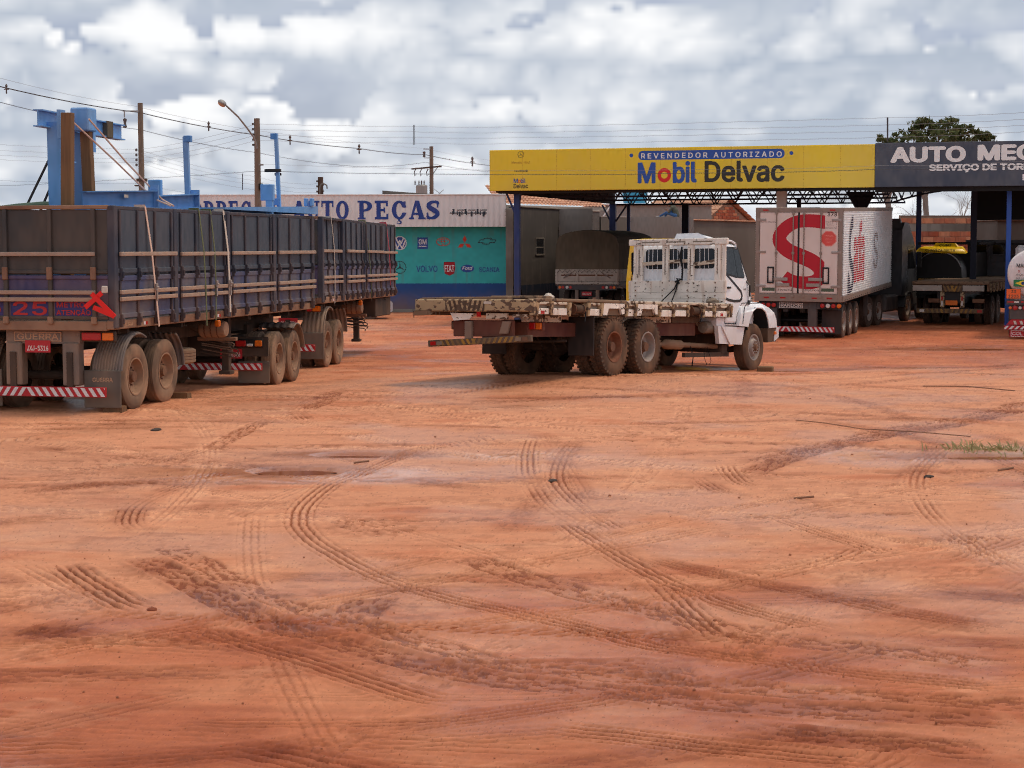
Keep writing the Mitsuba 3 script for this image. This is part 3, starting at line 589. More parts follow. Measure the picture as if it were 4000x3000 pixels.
# straps and ropes over the side boards
def strap(label, u, zbot, mat, w=.05, P=P1, lean=0.0, ratchet=True, L=None):
    x = 1.325 + .105
    pts = [(1.18, u + lean * 1.4, 3.235), (1.36, u + lean * 1.3, 3.235), (x, u + lean, 2.52), (x + .012, u + lean * .6, 1.92), (x, u, zbot)]
    m = cat([bar(pts[i], pts[i + 1], w, .008, (1, 0, .2)) for i in range(len(pts) - 1)])
    k = thing('lashing_strap', label, 'strap'); put('webbing', m, mat, P, k)
    if ratchet:
        put('ratchet', cat(bev(x + .015, x + .05, u + lean * .6 - .03, u + lean * .6 + .03, 1.88, 2.0, .008), tube([(x + .05, u + lean * .6 - .04, 1.94), (x + .05, u + lean * .6 + .04, 1.94)], .015, 8), bev(x + .02, x + .04, u + lean * .5 - .02, u + lean * .5 + .02, 1.72, 1.88, .006)), 'rim_grey', P, k)
strap('pale pink strap hanging nearest the rear corner of the front trailer', 1.55, 1.30, 'rope_pale', .055, lean=-.25)
strap('dull green narrow strap over the second bay of the front trailer', 4.05, 1.30, 'strap_green', .04, lean=-.02)
strap('white strap with loose end between second and third bays of the front trailer', 4.75, 1.42, 'strap_white', .07, lean=-.08)
strap('thin dark green strap inside the second bay of the front trailer', 3.62, 1.22, 'strap_green', .045, lean=-.1, ratchet=False)
strap('pale cord over the first bay of the farther trailer', .95, 1.30, 'strap_white', .03, P=P2, ratchet=False)
strap('grey strap over the third bay of the farther trailer', 5.3, 1.30, 'strap_green', .045, P=P2, lean=-.3, ratchet=False)
strap('red strap with knotted end on the last bay of the farther trailer', 7.9, 1.62, 'strap_red', .07, P=P2, lean=-.15, ratchet=False)

# folded warning triangle hung on the tailgate corner
k = thing('warning_triangle', 'folded red warning triangle stuck on the rear corner of the front trailer', 'warning triangle')
for a, b in (((.92, -.09, 1.655), (1.20, -.09, 1.885)), ((1.04, -.115, 1.87), (1.41, -.10, 1.515)), ((1.06, -.10, 1.66), (1.40, -.085, 1.525))): put('arm', bar(a, b, .075, .014, (0, 1, .001)) , 'triangle_red', P1, k)
put('foot', bev(1.20, 1.30, -.11, -.08, 1.88, 1.99, .012), 'strap_white', P1, k)

# ---------------------------------------------------------------- blue steel frames carried on the trailers
def ibeam(p, q, w, h, up=(0, 0, 1), t=.02):
    M, L = frame_of(p, q, up)
    return cat([bx(*b).apply_transform(M) for b in ((-w / 2, w / 2, 0, L, h / 2 - t, h / 2), (-w / 2, w / 2, 0, L, -h / 2, -h / 2 + t), (-t / 2, t / 2, 0, L, -h / 2 + t, h / 2 - t))])
def endplate(x, y, z0, z1, w=.15): return cat(bx(x - w / 2, x + w / 2, y - .012, y + .012, z0, z1), [bx(x + sx * .07 - .015, x + sx * .07 + .015, y - .03, y - .012, z, z + .03) for sx in (-1, 1) for z in np.linspace(z0 + .08, z1 - .1, 4)])
k = thing('steel_portal', 'tall sky blue steel portal standing on the front trailer near its tailgate', 'steel portal')
put('column', cat(ibeam((0.0, .95, 1.45), (-.02, .95, 4.58), .24, .16, (0, 1, 0)), bx(.06, .25, .95, 1.1, 3.93, 3.95)), 'frame_blue', P1, k); put('column', ibeam((-.20, 2.15, 1.45), (-.24, 2.15, 4.60), .24, .20, (0, 1, 0)), 'frame_blue_dark', P1, k)
put('cross_beam', ibeam((-.13, .55, 4.62), (-.33, 4.1, 4.61), .16, .27), 'frame_blue', P1, k)
put('packing', cat(bx(-.36, -.18, 3.22, 3.45, 4.475, 4.755)), 'canvas_olive', P1, k)
put('stiffener', bx(.16, .22, .62, .80, 4.30, 4.75), 'frame_blue', P1, k); put('stiffener', bev(-.10, .22, 1.62, 1.95, 4.48, 4.86, .02), 'frame_blue', P1, k); put('stiffener', bx(.12, .17, 1.9, 2.0, 4.15, 4.75), 'frame_blue', P1, k)
put('brace', bar((-.22, 1.2, 4.10), (-.80, 1.2, 3.05), .03, .03), 'black_paint', P1, k); put('brace', bar((-.22, 1.5, 3.95), (-.66, 1.5, 3.05), .03, .03), 'black_paint', P1, k)
put('brace', bar((-.05, 1.25, 4.2), (-.05, 1.5, 3.05), .03, .03), 'black_paint', P1, k)
single('timber_post', bev(-.085, .085, -.07, .07, 0, 3.25, .008).apply_transform(trimesh.transformations.rotation_matrix(.022, (0, 1, 0))), 'timber', 'left brown timber post propped against the blue steel portal', 'timber post', P1 @ shift(.31, .55, 1.44))
single('timber_post', bev(-.085, .085, -.07, .07, 0, 3.29, .008).apply_transform(trimesh.transformations.rotation_matrix(-.028, (0, 1, 0))), 'timber', 'right brown timber post propped against the blue steel portal', 'timber post', P1 @ shift(.16, 1.85, 1.44))
k = thing('lashing_rope', 'pale double rope slanting from the blue portal down to the side boards', 'rope')
for dy in (0, .22): put('strand', tube([(.22 + dy * .3, .85 + dy * 3, 4.66), (.55, 1.9 + dy * 2, 4.0), (.82 + dy * .2, 2.85 + dy, 3.40), (1.36, 2.25 + dy * .6, 3.27)], .016, 6), 'rope_pale', P1, k)
k = thing('steel_beam', 'sky blue steel beam with bolted end plate lying along the front trailer above its rear bays', 'steel beam')
put('beam', ibeam((.36, 1.05, 3.33), (.84, 2.75, 3.39), .20, .30), 'frame_blue_dark', P1, k); put('end_plate', endplate(.86, 2.77, 3.14, 3.63), 'frame_blue', P1, k); put('sticker', side_poly(sbox(0, 0, .16, .05), .003, .66, 1.9, 3.40).apply_translation((.04, 0, 0)), 'strap_white', P1, k)
k = thing('steel_beam', 'second sky blue steel beam with end plate lying behind the first on the front trailer', 'steel beam')
put('beam', ibeam((.62, 3.05, 3.33), (.66, 5.0, 3.42), .20, .26), 'frame_blue_dark', P1, k); put('end_plate', endplate(.68, 5.02, 3.20, 3.62, .16), 'frame_blue', P1, k)
put('bracket', bev(.12, .36, 4.2, 4.3, 3.4, 3.78, .01), 'frame_blue', P1, k)
k = thing('steel_upright', 'slim sky blue steel upright with bent head, left of the lamp post', 'steel upright')
put('shaft', bar((.57, 5.0, 2.6), (.52, 5.0, 4.58), .095, .07, (0, 1, 0)), 'frame_blue', P1, k); put('head', bev(.49, .63, 4.95, 5.05, 4.48, 4.60, .01), 'frame_blue_dark', P1, k)
k = thing('steel_upright', 'taller slim sky blue steel upright just right of the lamp post', 'steel upright')
put('shaft', bar((1.08, 8.5, 2.6), (1.0, 8.5, 4.84), .068, .068, (0, 1, 0)), 'frame_blue', P1, k); put('head', bev(.89, 1.03, 8.46, 8.54, 4.73, 4.85, .008), 'frame_blue_dark', P1, k); put('bracket', bev(.86, 1.06, 8.44, 8.52, 3.42, 3.56, .008), 'frame_blue_dark', P1, k); put('crossarm', bev(.78, 1.12, 8.40, 8.46, 4.08, 4.14, .008), 'black_paint', P1, k)
k = thing('steel_stub', 'short sky blue steel stub with box head on the front trailer, before the shop lettering', 'steel stub')
put('shaft', bar((1.03, 8.0, 2.6), (1.03, 8.0, 3.5), .13, .1, (0, 1, 0)), 'frame_blue', P1, k); put('head', bev(.86, 1.12, 7.94, 8.06, 3.50, 3.82, .01), 'frame_blue', P1, k)
k = thing('steel_plate', 'bright blue steel plate with two lugs lying over the front end of the front trailer', 'steel plate')
put('plate', hull([(.72, 6.4, 3.34), (.72, 6.4, 3.30), (1.50, 9.6, 3.42), (1.50, 9.6, 3.26), (.4, 9.6, 3.40), (.4, 9.6, 3.26), (.1, 6.4, 3.34), (.1, 6.4, 3.30)]), 'frame_blue', P1, k)
for x in (1.33, 1.45): put('lug', bev(x - .035, x + .035, 9.3, 9.42, 3.42, 3.58, .012), 'frame_blue', P1, k)
single('rolled_tarp', tube([(-1.2, 1.0, 3.20), (-.7, .95, 3.23), (-.2, .9, 3.26), (0.1, 1.0, 3.24)], [.04, .06, .06, .04], 10), 'tarp_green', 'pale green rolled tarpaulin lying on the left of the front trailer behind its tailgate', 'tarpaulin', P1)
# wooden chocks
for P, x, y, lab in ((P1, 1.15, .42, 'small wooden chock behind the rear wheel of the front trailer'), (P1, 1.2, 2.95, 'flat wooden chock ahead of the second wheel of the front trailer')):
    z = ground_at(P, x, y); single('wheel_chock', hull([(x - .16, y - .10, z - .02), (x + .16, y - .10, z - .02), (x - .16, y + .10, z - .02), (x + .16, y + .10, z - .02), (x - .16, y - .10, z + .10), (x + .16, y - .10, z + .10), (x - .16, y + .08, z + .09), (x + .16, y + .08, z + .09)]), 'timber', lab, 'wheel chock', P)

# ---------------------------------------------------------------- white bonneted truck with a worn wooden flat bed
PT = pose(.90, 34.99, .08, .57, -.041, -.015)
OLD_WOOD, RUST = (.085, .06, .045), (.22, .085, .035)
bsdf('cab_white', worn(lin(226, 228, 232), dust=(.42, .26, .18), amount=.08, zlo=.5, zhi=1.3, low=.28, vary=.03), .3, coat=.5)
bsdf('paint_chipped', chipped(lin(226, 216, 206), OLD_WOOD, (.36, .19, .10), .64, 9, .42), .75)
bsdf('plank_weathered', chipped(lin(196, 180, 162), (.13, .085, .06), RUST, 1.5, 6, .5), .85)
bsdf('plank_worn', chipped(lin(128, 104, 84), (.10, .065, .045), RUST, .9, 6, .3), .9)
bsdf('cream_flaked', chipped(lin(172, 148, 116), (.12, .075, .05), RUST, 1.6, 6, .7), .85)
bsdf('chassis_maroon', worn(lin(84, 34, 30), dust=(.17, .075, .045), amount=.45, zlo=0, zhi=1.6, low=.4), .75)
bsdf('recess_grey', worn(lin(132, 122, 112), dust=(.22, .15, .10), amount=.6, zlo=.8, zhi=1.8, low=.3), .8)
bsdf('glass_dark', lin(16, 18, 22), .08, spec=.3)
bsdf('rear_glass', lin(50, 56, 64), .12, spec=.5); bsdf('stripe_yellow', worn(lin(198, 144, 40), dust=(.14, .09, .05), amount=.6, scale=6), .7); bsdf('board_brown', worn(lin(62, 46, 36), dust=(.14, .09, .06), amount=.4), .8)
bsdf('exhaust_brown', worn(lin(112, 80, 58), dust=(.26, .15, .09), amount=.7), .75)

def white_truck():
    P = PT; k = thing('flatbed_truck', 'white cab flatbed truck with peeling wooden bed parked in the middle of the yard', 'truck')
    hb, W = 1.43, 1.27
    # bed: crossways planks, worn at their ends
    q = np.random.default_rng(3); y = -2.9
    while y < 5.15:
        w = .24 + q.uniform(-.02, .03)
        put('bed_plank', bev(-W + .07 + q.uniform(-.01, .02), W - .07 + q.uniform(-.02, .012), y + .006, min(y + w - .006, 5.18), hb - .055, hb - .012 + q.normal(0, .006), .006), 'plank_worn', P, k); y += w
    put('edge_plank', bev(W - .16, W + .012, -2.9, .45, hb - .045, hb + .012, .012), 'plank_worn', P, k); put('edge_plank', bev(W - .15, W + .004, .47, 5.18, hb - .05, hb + .004, .012), 'plank_weathered', P, k)
    put('edge_plank', bev(-W, -W + .16, -2.9, 5.18, hb - .045, hb + .01, .012), 'plank_worn', P, k)
    # right side rail, bay by bay
    posts = [-2.97, -2.39, -1.75, -1.06, -.56, .42, .78, 1.78, 2.38, 3.02, 3.72, 4.24, 5.05]
    pm = hull([(W - .06, -.05, hb - .05), (W + .05, -.05, hb - .05), (W - .06, .05, hb - .05), (W + .05, .05, hb - .05), (W - .06, -.028, hb - .30), (W + .035, -.028, hb - .30), (W - .06, .028, hb - .30), (W + .035, .028, hb - .30)])
    for y in posts: put('stake_pocket', pm, 'cream_flaked', P @ shift(0, y, q.normal(0, .006)), k)
    for y in (-2.89, 4.92): put('stake_pocket', pm, 'cream_flaked', P @ shift(.005, y, 0), k)
    for a, b in zip(posts[:-1], posts[1:]):
        kind = 'winch' if (a, b) in ((-1.75, -1.06), (3.02, 3.72)) else 'arch' if (a, b) in ((-.56, .42), (.78, 1.78)) else 'plain'
        if kind == 'plain':
            put('side_plank', bev(W - .09, W - .045, a + .04, b - .04, hb - .17, hb - .05, .005), 'recess_grey', P, k)
            put('side_plank', bev(W - .055, W + .005, a + .05, b - .05, hb - .29 + q.normal(0, .006), hb - .165, .008), 'paint_chipped', P, k)
            put('side_plank', bev(W - .055, W + .012, a + .045, b - .045, hb - .10, hb - .052, .008), 'plank_weathered', P, k)
        elif kind == 'arch':
            a2, b2 = a + .06, b - .06
            sh = Polygon([(a2, hb - .28), (a2, hb - .055), (b2, hb - .055), (b2, hb - .25), (b2 - .10, hb - .26), (b2 - .16, hb - .15), (a2 + .24, hb - .15), (a2 + .17, hb - .28)])
            put('side_plank', side_poly(sh, .05, W - .04, 0, 0), 'paint_chipped', P, k); put('backing', bx(W - .10, W - .06, a2, b2, hb - .28, hb - .05), 'plank_worn', P, k)
        else:
            m = (a + b) / 2
            wk = put('winch', cat(lathe([(.0001, -.02), (.055, -.02), (.055, .26), (.0001, .26)], 16, 'y').apply_translation((W - .03, m - .12, hb - .17)), [lathe([(.10, yy - .012), (.10, yy + .012), (.0001, yy + .013)], 20, 'y').apply_translation((W - .03, m, hb - .17)) for yy in (-.16, .16)]), 'hub_rust', P, k)
            put('wound_rope', cat([lathe([(.065, m - .06 + .05 * i), (.082, m - .04 + .05 * i), (.065, m - .02 + .05 * i)], 16, 'y').apply_translation((W - .03, 0, hb - .17)) for i in range(5)]), 'board_brown', P, wk)
            put('hanging_rope', tube([(W + .02, m + .18, hb - .1), (W + .04, m + .22, hb - .25), (W + .03, m + .2, hb - .40)], .016, 6), 'black_paint', P, wk)
            put('backing', bx(W - .22, W - .18, a, b, hb - .28, hb - .05), 'board_brown', P, k)
    put('side_plank', bx(-W, -W + .06, -2.9, 5.1, hb - .28, hb - .05), 'paint_chipped', P, k, label='far side rail')
    for yy, sgn in ((-2.66, 1), (4.62, 1)): put('reflector', side_poly(sbox(-.06, 0, .06, .06), .005, W + .006, yy, hb - .27), 'lamp_red', P, k)
    # sub planks between bed and chassis
    for i, (a, b) in enumerate(((-2.6, -1.95), (-1.9, -1.3), (-.6, .4), (.45, .95), (1.0, 1.8), (1.85, 3.1), (3.15, 4.4))): put('bearer', bev(.78, .86, a, b, hb - .42, hb - .29, .008), 'plank_weathered' if i < 6 else 'board_brown', P, k)
    for y in np.arange(-2.6, 5.1, .8): put('cross_bearer', bx(-1.2, 1.2, y - .05, y + .05, hb - .30, hb - .06), 'board_brown', P, k)
    # rear end: heavy beam with flaking chevrons
    rb = put('rear_beam', bev(-W - .01, W - .01, -3.03, -2.90, hb - .235, hb - .01, .02), 'cream_flaked', P, k)
    put('painted_chevrons', rear_poly(stripes(.86, .19, .105, 12, -.05, 0), .003, -.16, -3.031, hb - .225), 'board_brown', P, rb)
    put('torn_board', hull([(-W, -3.05, hb - .31), (-W + .35, -3.03, hb - .30), (-W, -3.05, hb - .22), (-W + .3, -3.04, hb - .22), (-W, -2.9, hb - .31), (-W + .4, -2.9, hb - .22)]), 'plank_worn', P, k)
    put('torn_board', cat(bev(-W + .12, .75, -2.98, -2.80, hb - .02, hb + .03, .01).apply_transform(trimesh.transformations.rotation_matrix(-.012, (0, 1, 0))), bev(-.9, .2, -2.7, -2.5, hb, hb + .035, .008)), 'plank_worn', P, k)
    put('torn_board', bev(.25, 1.25, -2.80, -2.3, hb + .005, hb + .055, .012), 'plank_worn', P, k)
    put('splinters', cat([bar((x, -3.03, hb - .235), (x + .01, -3.04, hb - .235 - h), .012, .012) for x, h in ((-1.3, .12), (-.98, .06), (-.8, .07), (-.72, .06), (1.0, .05))]), 'board_brown', P, k)
    put('bracket', hull([(-.52, -2.97, 1.17), (.0, -2.97, 1.16), (-.45, -2.97, 1.03), (-.1, -2.97, 1.05), (-.52, -2.8, 1.17), (0, -2.8, 1.16), (-.4, -2.8, 1.03)]), 'paint_chipped', P, k); put('bracket', cat(bev(.25, .7, -2.96, -2.88, 1.06, 1.17, .01), bev(.82, 1.15, -2.96, -2.9, 1.09, 1.15, .01)), 'plank_weathered', P, k)
    put('reflector', rear_poly(sbox(0, 0, .09, .09), .01, .08, -2.99, 1.10), 'lamp_red', P, k); put('sticker', rear_poly(sbox(-.06, 0, .10, .05), .004, .32, -3.034, hb - .10), 'strap_white', P, k)
    # chassis
    for x in (-.43, .43): put('chassis_rail', cat(bx(x - .045, x + .045, -2.9, 6.9, .76, 1.02)), 'chassis_maroon', P, k)
    put('rear_cross_member', bev(-.5, .8, -2.9, -2.82, .74, 1.04, .01), 'chassis_maroon', P, k); put('cross_plate', bx(.4, .86, -2.5, 4.2, .74, 1.0), 'chassis_maroon', P, k)
    put('bumper_post', bev(-.20, -.05, -2.98, -2.9, .68, 1.02, .01), 'steel_grey', P, k); put('bumper_post', hull([(.62, -2.97, 1.02), (.78, -2.97, 1.02), (.55, -2.97, .80), (.72, -2.97, .80), (.62, -2.92, 1.02), (.72, -2.92, .80), (.78, -2.92, 1.02), (.55, -2.92, .8)]), 'steel_grey', P, k)
    Mb = P @ shift(.12, -3.0, .66) @ np.array([[math.cos(.055), 0, -math.sin(.055), 0], [0, 1, 0, 0], [math.sin(.055), 0, math.cos(.055), 0], [0, 0, 0, 1.0]])
    b = put('bumper', bev(-1.12, 1.12, 0, .09, -.06, .06, .01), 'board_brown', Mb, k, label='bent bumper bar with yellow chevrons'); put('stripes', rear_poly(stripes(1.8, .10, .115, 14, -.055, -.1), .004, 0, -.001, -.05), 'stripe_yellow', Mb, b)
    for x in (-1.0, 1.0): put('end_reflector', rear_poly(sbox(-.06, 0, .06, .07), .006, x, -.003, -.035), 'hub_rust' if x > 0 else 'lamp_red', Mb, b); put('end_reflector', rear_poly(sbox(-.06, 0, .06, .065), .006, x - math.copysign(.14, x), -.003, -.035), 'recess_grey', Mb, b)
    for x0, s in ((.88, 1), (-.62, -1)):
        lm = put('tail_light', bev(x0 - .26, x0 + .26, -2.42, -2.34, .86, 1.02, .012), 'chassis_maroon', P, k)
        put('red_lens', bev(x0 - .10, x0 + .10, -2.45, -2.41, .88, 1.0, .01), 'lamp_red', P, lm); put('amber_lens', bev(x0 + .11 * s - .0, x0 + .12 * s + .11, -2.45, -2.41, .88, 1.0, .01), 'lamp_amber', P, lm); put('white_lens', bev(x0 - .22, x0 - .12, -2.45, -2.41, .88, 1.0, .01), 'recess_grey', P, lm)
    for s in (1, -1):
        put('mud_flap', bev(s * .98 - .28, s * .98 + .28, -.80, -.77, .38, 1.12 if s > 0 else .78, .008), 'rubber_black', P, k)
        for y in (0, 1.35):
            gz = ground_at(P, s * 1.13, y); zz = gz + .53
            for x in (1.13, .80): wheel(k, P, s * x, y, zz, 'tyre_dark', 'rim_rust' if y == 0 else 'rim_grey', TYRE_LUG, RIM_D if x > 1 else RIM_IN, ((HUB_D, 'hub'), (NUTS_D, 'wheel_nuts')))
        gz = ground_at(P, s * 1.05, 6.44)
        wheel(k, P, s * 1.06, 6.44, gz + .50, 'tyre_dark', 'rim_grey', TYRE_F, RIM_F, ((HUB_F, 'hub'), (NUTS_F, 'wheel_nuts')))
    for y in (0, 1.35): put('axle', cat(tube([(-.75, y, .54), (-.25, y, .55), (0, y, .56), (.25, y, .55), (.75, y, .54)], [.09, .11, .24, .11, .09], 14)), 'under_dark', P, k)
    put('suspension', cat([bar((x, -.8, .70), (x, 2.1, .70), .09, .14) for x in (-.5, .5)], [bar((x, .675, .95), (x, .675, .45), .12, .16) for x in (-.5, .5)], tube([(-.6, -1.4, .62), (.9, -1.2, .66)], .025, 6), [tube([(x, -.5, .75), (x + .1, -.4, .5), (x - .05, -.3, .62)], .02, 6) for x in (.1, .35, -.2)]), 'under_dark', P, k)
    put('front_axle', tube([(-1, 6.44, .48), (-.6, 6.44, .42), (.6, 6.44, .42), (1, 6.44, .48)], .07, 8), 'under_dark', P, k)
    put('propshaft', cat(tube([(0, 1.3, .60), (0, 5.5, .68)], .06, 10), bx(-.4, .4, 5.2, 6.8, .45, .95)), 'under_dark', P, k)
    put('exhaust', cat(tube([(.86, 1.9, .56), (.86, 2.7, .57), (.86, 2.8, .57), (.86, 3.5, .55), (.86, 3.6, .55), (.86, 5.3, .50)], [.05, .05, .10, .10, .055, .055], 14)), 'exhaust_brown', P, k)
    put('lower_bar', cat(bar((.95, 3.5, .34), (.95, 5.6, .33), .07, .10), bev(.7, 1.0, 5.2, 5.5, .33, .56, .02)), 'under_dark', P, k)
    put('air_tank', lathe([(.0001, 4.35), (.12, 4.38), (.13, 4.42), (.13, 5.0), (.0001, 5.03)], 18, 'y').apply_translation((.95, 0, .92)), 'recess_grey', P, k)
    put('hanging_wires', cat(tube([(.9, 3.9, .55), (.95, 3.95, .3), (.9, 4.0, .1)], .012, 5), tube([(1.0, 4.4, .5), (1.02, 4.35, .25), (1.0, 4.5, .12)], .006, 5), tube([(1.0, 4.5, .5), (1.05, 4.6, .2), (1.0, 4.62, .12)], .006, 5)), 'black_matte', P, k)
    put('bracket', hull([(.85, 5.0, .80), (1.1, 5.0, .80), (.85, 5.6, .76), (1.1, 5.6, .76), (.9, 5.1, .70), (1.1, 5.5, .68)]), 'chassis_maroon', P, k)
    # headboard
    y = 4.90; hd = key_for(k + '__headboard')
    put('top_beam', bev(-1.13, 1.27, y - .05, y + .05, 2.70, 2.84, .012), 'paint_chipped', P, hd)
    for x, w in ((-.87, .15), (-.225, .15), (.39, .14), (1.04, .14)): put('upright', bev(x - w / 2, x + w / 2, y - .035, y + .04, 1.92, 2.70, .008), 'paint_chipped', P, hd)
    put('upright', bev(1.14, 1.22, y - .02, y + .04, 1.92, 2.70, .008), 'paint_chipped', P, hd); put('upright', bev(-1.02, -.96, y - .02, y + .04, 1.92, 2.70, .008), 'paint_chipped', P, hd)
    for i, (za, zb) in enumerate(((1.67, 1.93), (1.53, 1.665), (1.405, 1.525))): put('plank', bev(-1.13 + .01 * i, 1.25 - .01 * i, y - .045, y + .01, za, zb, .006), 'paint_chipped', P, hd)
    for a, b, t in (((-.80, 2.30), (-.30, 2.32), .075), ((-.15, 2.34), (.32, 2.36), .075), ((.46, 2.28), (.98, 2.34), .08)): put('cross_bar', bar((a[0], y - .01, a[1]), (b[0], y - .01, b[1]), .04, t), 'plank_weathered', P, hd)
    for x in (-.66, -.56, -.45, -.04, .06, .20, .60, .70, .80): put('grille_rod', tube([(x, y + .02, 1.93), (x + rng.normal(0, .006), y + .02, 2.70)], .0065, 6), 'cab_white', P, hd)
    for x in (-.87, -.225, .39, 1.04): put('metal_strap', cat(bx(x - .012, x + .012, y - .042, y - .036, 2.06, 2.62)), 'steel_grey', P, hd)
    put('slot', cat([bx(a, b, y - .054, y - .05, 2.755, 2.785) for a, b in ((-.80, -.36), (-.16, .27), (.46, .92))]), 'recess_grey', P, hd)
    put('bolts', cat([bx(x - .014, x + .014, y - .056, y - .045, z - .014, z + .014) for x in (-.95, -.28, .33, 1.0) for z in (1.48, 1.60, 1.72, 1.88)]), 'hub_rust', P, hd)
    # ------------------------------------------------ cab
    hw = 1.16
    prof = [(4.99, .95), (4.97, 2.0), (5.0, 2.62), (5.06, 2.70), (5.20, 2.745), (5.70, 2.735), (5.84, 2.69), (5.90, 2.60), (6.26, 1.98), (6.30, 1.9), (6.30, .95)]
    sh = Polygon(prof)
    pts = []                                                         # pressed cab: rounded edges, leaning in towards its roof
    for inset, x in ((.10, 0), (.055, .012), (.022, .04), (.006, .075), (0, .11)):
        for y_, z_ in sh.buffer(-inset).buffer(-.05).buffer(.05, 6).exterior.segmentize(.25).coords:
            for s in (-1, 1): pts.append((s * (hw - x) * (1 - .10 * min(max(z_ - 1.75, 0), 1)), y_, max(z_, .95)))
    shell = hull(pts)
    cb = put('cab', shell, 'cab_white', P, k, smooth=38)
    def skin(poly, z_out=.012, d=.01):                               # a sheet laid on the leaning right cab side
        m = ext(poly, d).subdivide_to_size(.2); q = m.vertices; t = 1 - .10 * np.clip((q[:, 1] - 1.75) / 1.0, 0, 1)
        return trimesh.Trimesh(np.stack([hw * t + z_out - d + q[:, 2], q[:, 0], q[:, 1]], 1), m.faces, process=False)
    def mirror(m): m = m.copy(); m.vertices[:, 0] *= -1; m.invert(); return m
    wn = Polygon([(5.07, 2.13), (4.98 + .06, 2.58), (5.54, 2.60), (5.63, 2.06)]).buffer(.03); vent = Polygon([(5.70, 2.05), (5.60, 2.60), (5.80, 2.59), (5.985, 2.05)]).buffer(.02)
    door = Polygon([(5.01, 1.0), (5.0, 2.0), (5.03, 2.66), (5.83, 2.665), (6.17, 2.0), (6.17, 1.46), (5.85, 1.45), (5.62, 1.2), (5.56, 1.0)])
    for mm in (lambda m: m, mirror):
        put('door_seam', mm(skin(door.exterior.buffer(.009), .004, .012)), 'black_paint', P, cb); put('window_seal', mm(skin(wn.buffer(.035), .008, .012)), 'black_paint', P, cb); put('window_seal', mm(skin(vent.buffer(.03), .008, .012)), 'black_paint', P, cb)
        put('window', mm(skin(wn, .014, .008)), 'glass_dark', P, cb); put('window', mm(skin(vent, .014, .008)), 'glass_dark', P, cb)
        put('door_handle', mm(bev(hw, hw + .035, 5.10, 5.26, 1.755, 1.80, .01)), 'black_paint', P, cb)
        put('stripe', mm(skin(LineString([(4.99, 2.16), (5.20, 2.03), (5.40, 1.92), (5.62, 1.80), (5.80, 1.70), (5.85, 1.62), (5.83, 1.54), (5.74, 1.50), (5.5, 1.49), (5.2, 1.51), (4.99, 1.55)]).buffer(.028), .009, .01)), 'black_paint', P, cb)
    ws = grid_mesh(np.array([[[x * (1 - .10 * min(max((z - 1.75), 0), 1)), y + .012 - .06 * x * x, z + .012] for x in np.linspace(-1.0, 1.0, 9)] for y, z in np.stack([np.linspace(5.93, 6.23, 6), np.linspace(2.55, 2.03, 6)], 1)]))
    put('windscreen', ws, 'glass_dark', P, cb)
    for a, b in ((-.74, -.30), (-.22, .035), (.13, .42), (.44, .90)):
        w = sbox(a, 2.21, b, 2.60).buffer(-.06).buffer(.06); put('rear_window_seal', rear_poly(w.buffer(.022), .008, 0, 4.985, 0), 'black_paint', P, cb); put('rear_window', rear_poly(w, .006, 0, 4.976, 0), 'rear_glass', P, cb)
    put('roof_pod', hull([(-.16, 5.05, 2.72), (.80, 5.05, 2.72), (-.06, 5.08, 2.96), (.46, 5.08, 2.97), (-.1, 5.55, 2.90), (.55, 5.55, 2.90), (-.2, 5.75, 2.72), (.85, 5.75, 2.72), (.70, 5.1, 2.86)]), 'cab_white', P, cb, label='white moulded roof pod')
    put('roof_rail', tube([(1.02, 5.08, 2.70), (1.02, 5.15, 2.79), (1.02, 5.55, 2.805), (1.02, 5.78, 2.76), (1.0, 5.86, 2.66)], .022, 8), 'cab_white', P, cb)
    # bonnet
    bon = []
    for y_, z_, w_ in ((6.2, 2.0, 1.08), (6.5, 1.87, 1.02), (6.78, 1.70, .95), (6.92, 1.52, .92), (6.98, 1.2, .92), (6.95, .95, .92)): bon += [(-w_, y_, z_ - .04), (w_, y_, z_ - .04), (-w_ + .14, y_, z_), (w_ - .14, y_, z_)]
    bon += [(-1.08, 6.2, .95), (1.08, 6.2, .95)]
    bn = put('bonnet', hull(bon), 'cab_white', P, k, smooth=30)
    for s in (1, -1): put('side_grille', cat([bar((s * 1.0, 6.66 + .02 * i, 1.50 + .035 * i), (s * .98, 6.80 + .012 * i, 1.49 + .035 * i), .06, .012) for i in range(5)]), 'recess_grey', P, bn)
    put('front_grille', bev(-.7, .7, 6.97, 7.02, 1.0, 1.5, .03), 'black_paint', P, bn)
    # front wings with arches
    hole = Polygon([(6.00, .3), (6.03, .92), (6.12, 1.11), (6.28, 1.28), (6.48, 1.365), (6.75, 1.36), (6.95, 1.28), (7.08, 1.12), (7.15, .86), (7.16, .3)]).buffer(-.06).buffer(.06)
    def wing(s):
        out = Polygon([(5.56, .95), (5.66, 1.22), (5.73, 1.36), (5.82, 1.44), (5.94, 1.47), (6.40, 1.49), (6.80, 1.48), (7.04, 1.44), (7.24, 1.36), (7.40, 1.25), (7.52, 1.10), (7.57, .92), (7.1, .90)])
        hole = Polygon([(6.00, .3), (6.03, .92), (6.12, 1.11), (6.28, 1.28), (6.48, 1.365), (6.75, 1.36), (6.95, 1.28), (7.08, 1.12), (7.15, .86), (7.16, .3)]).buffer(-.06).buffer(.06)
        sh = out.difference(hole).buffer(-.01).buffer(.01); m = ext(sh, .44); m.vertices[:, 2] = np.where((m.vertices[:, 2] > .3) & (m.vertices[:, 1] > 1.0), m.vertices[:, 2] - .9 * np.clip(m.vertices[:, 1] - 1.30, 0, .2) , m.vertices[:, 2]); m.apply_transform(SIDE); m.apply_translation((.80, 0, 0))
        return m if s > 0 else mirror(m)
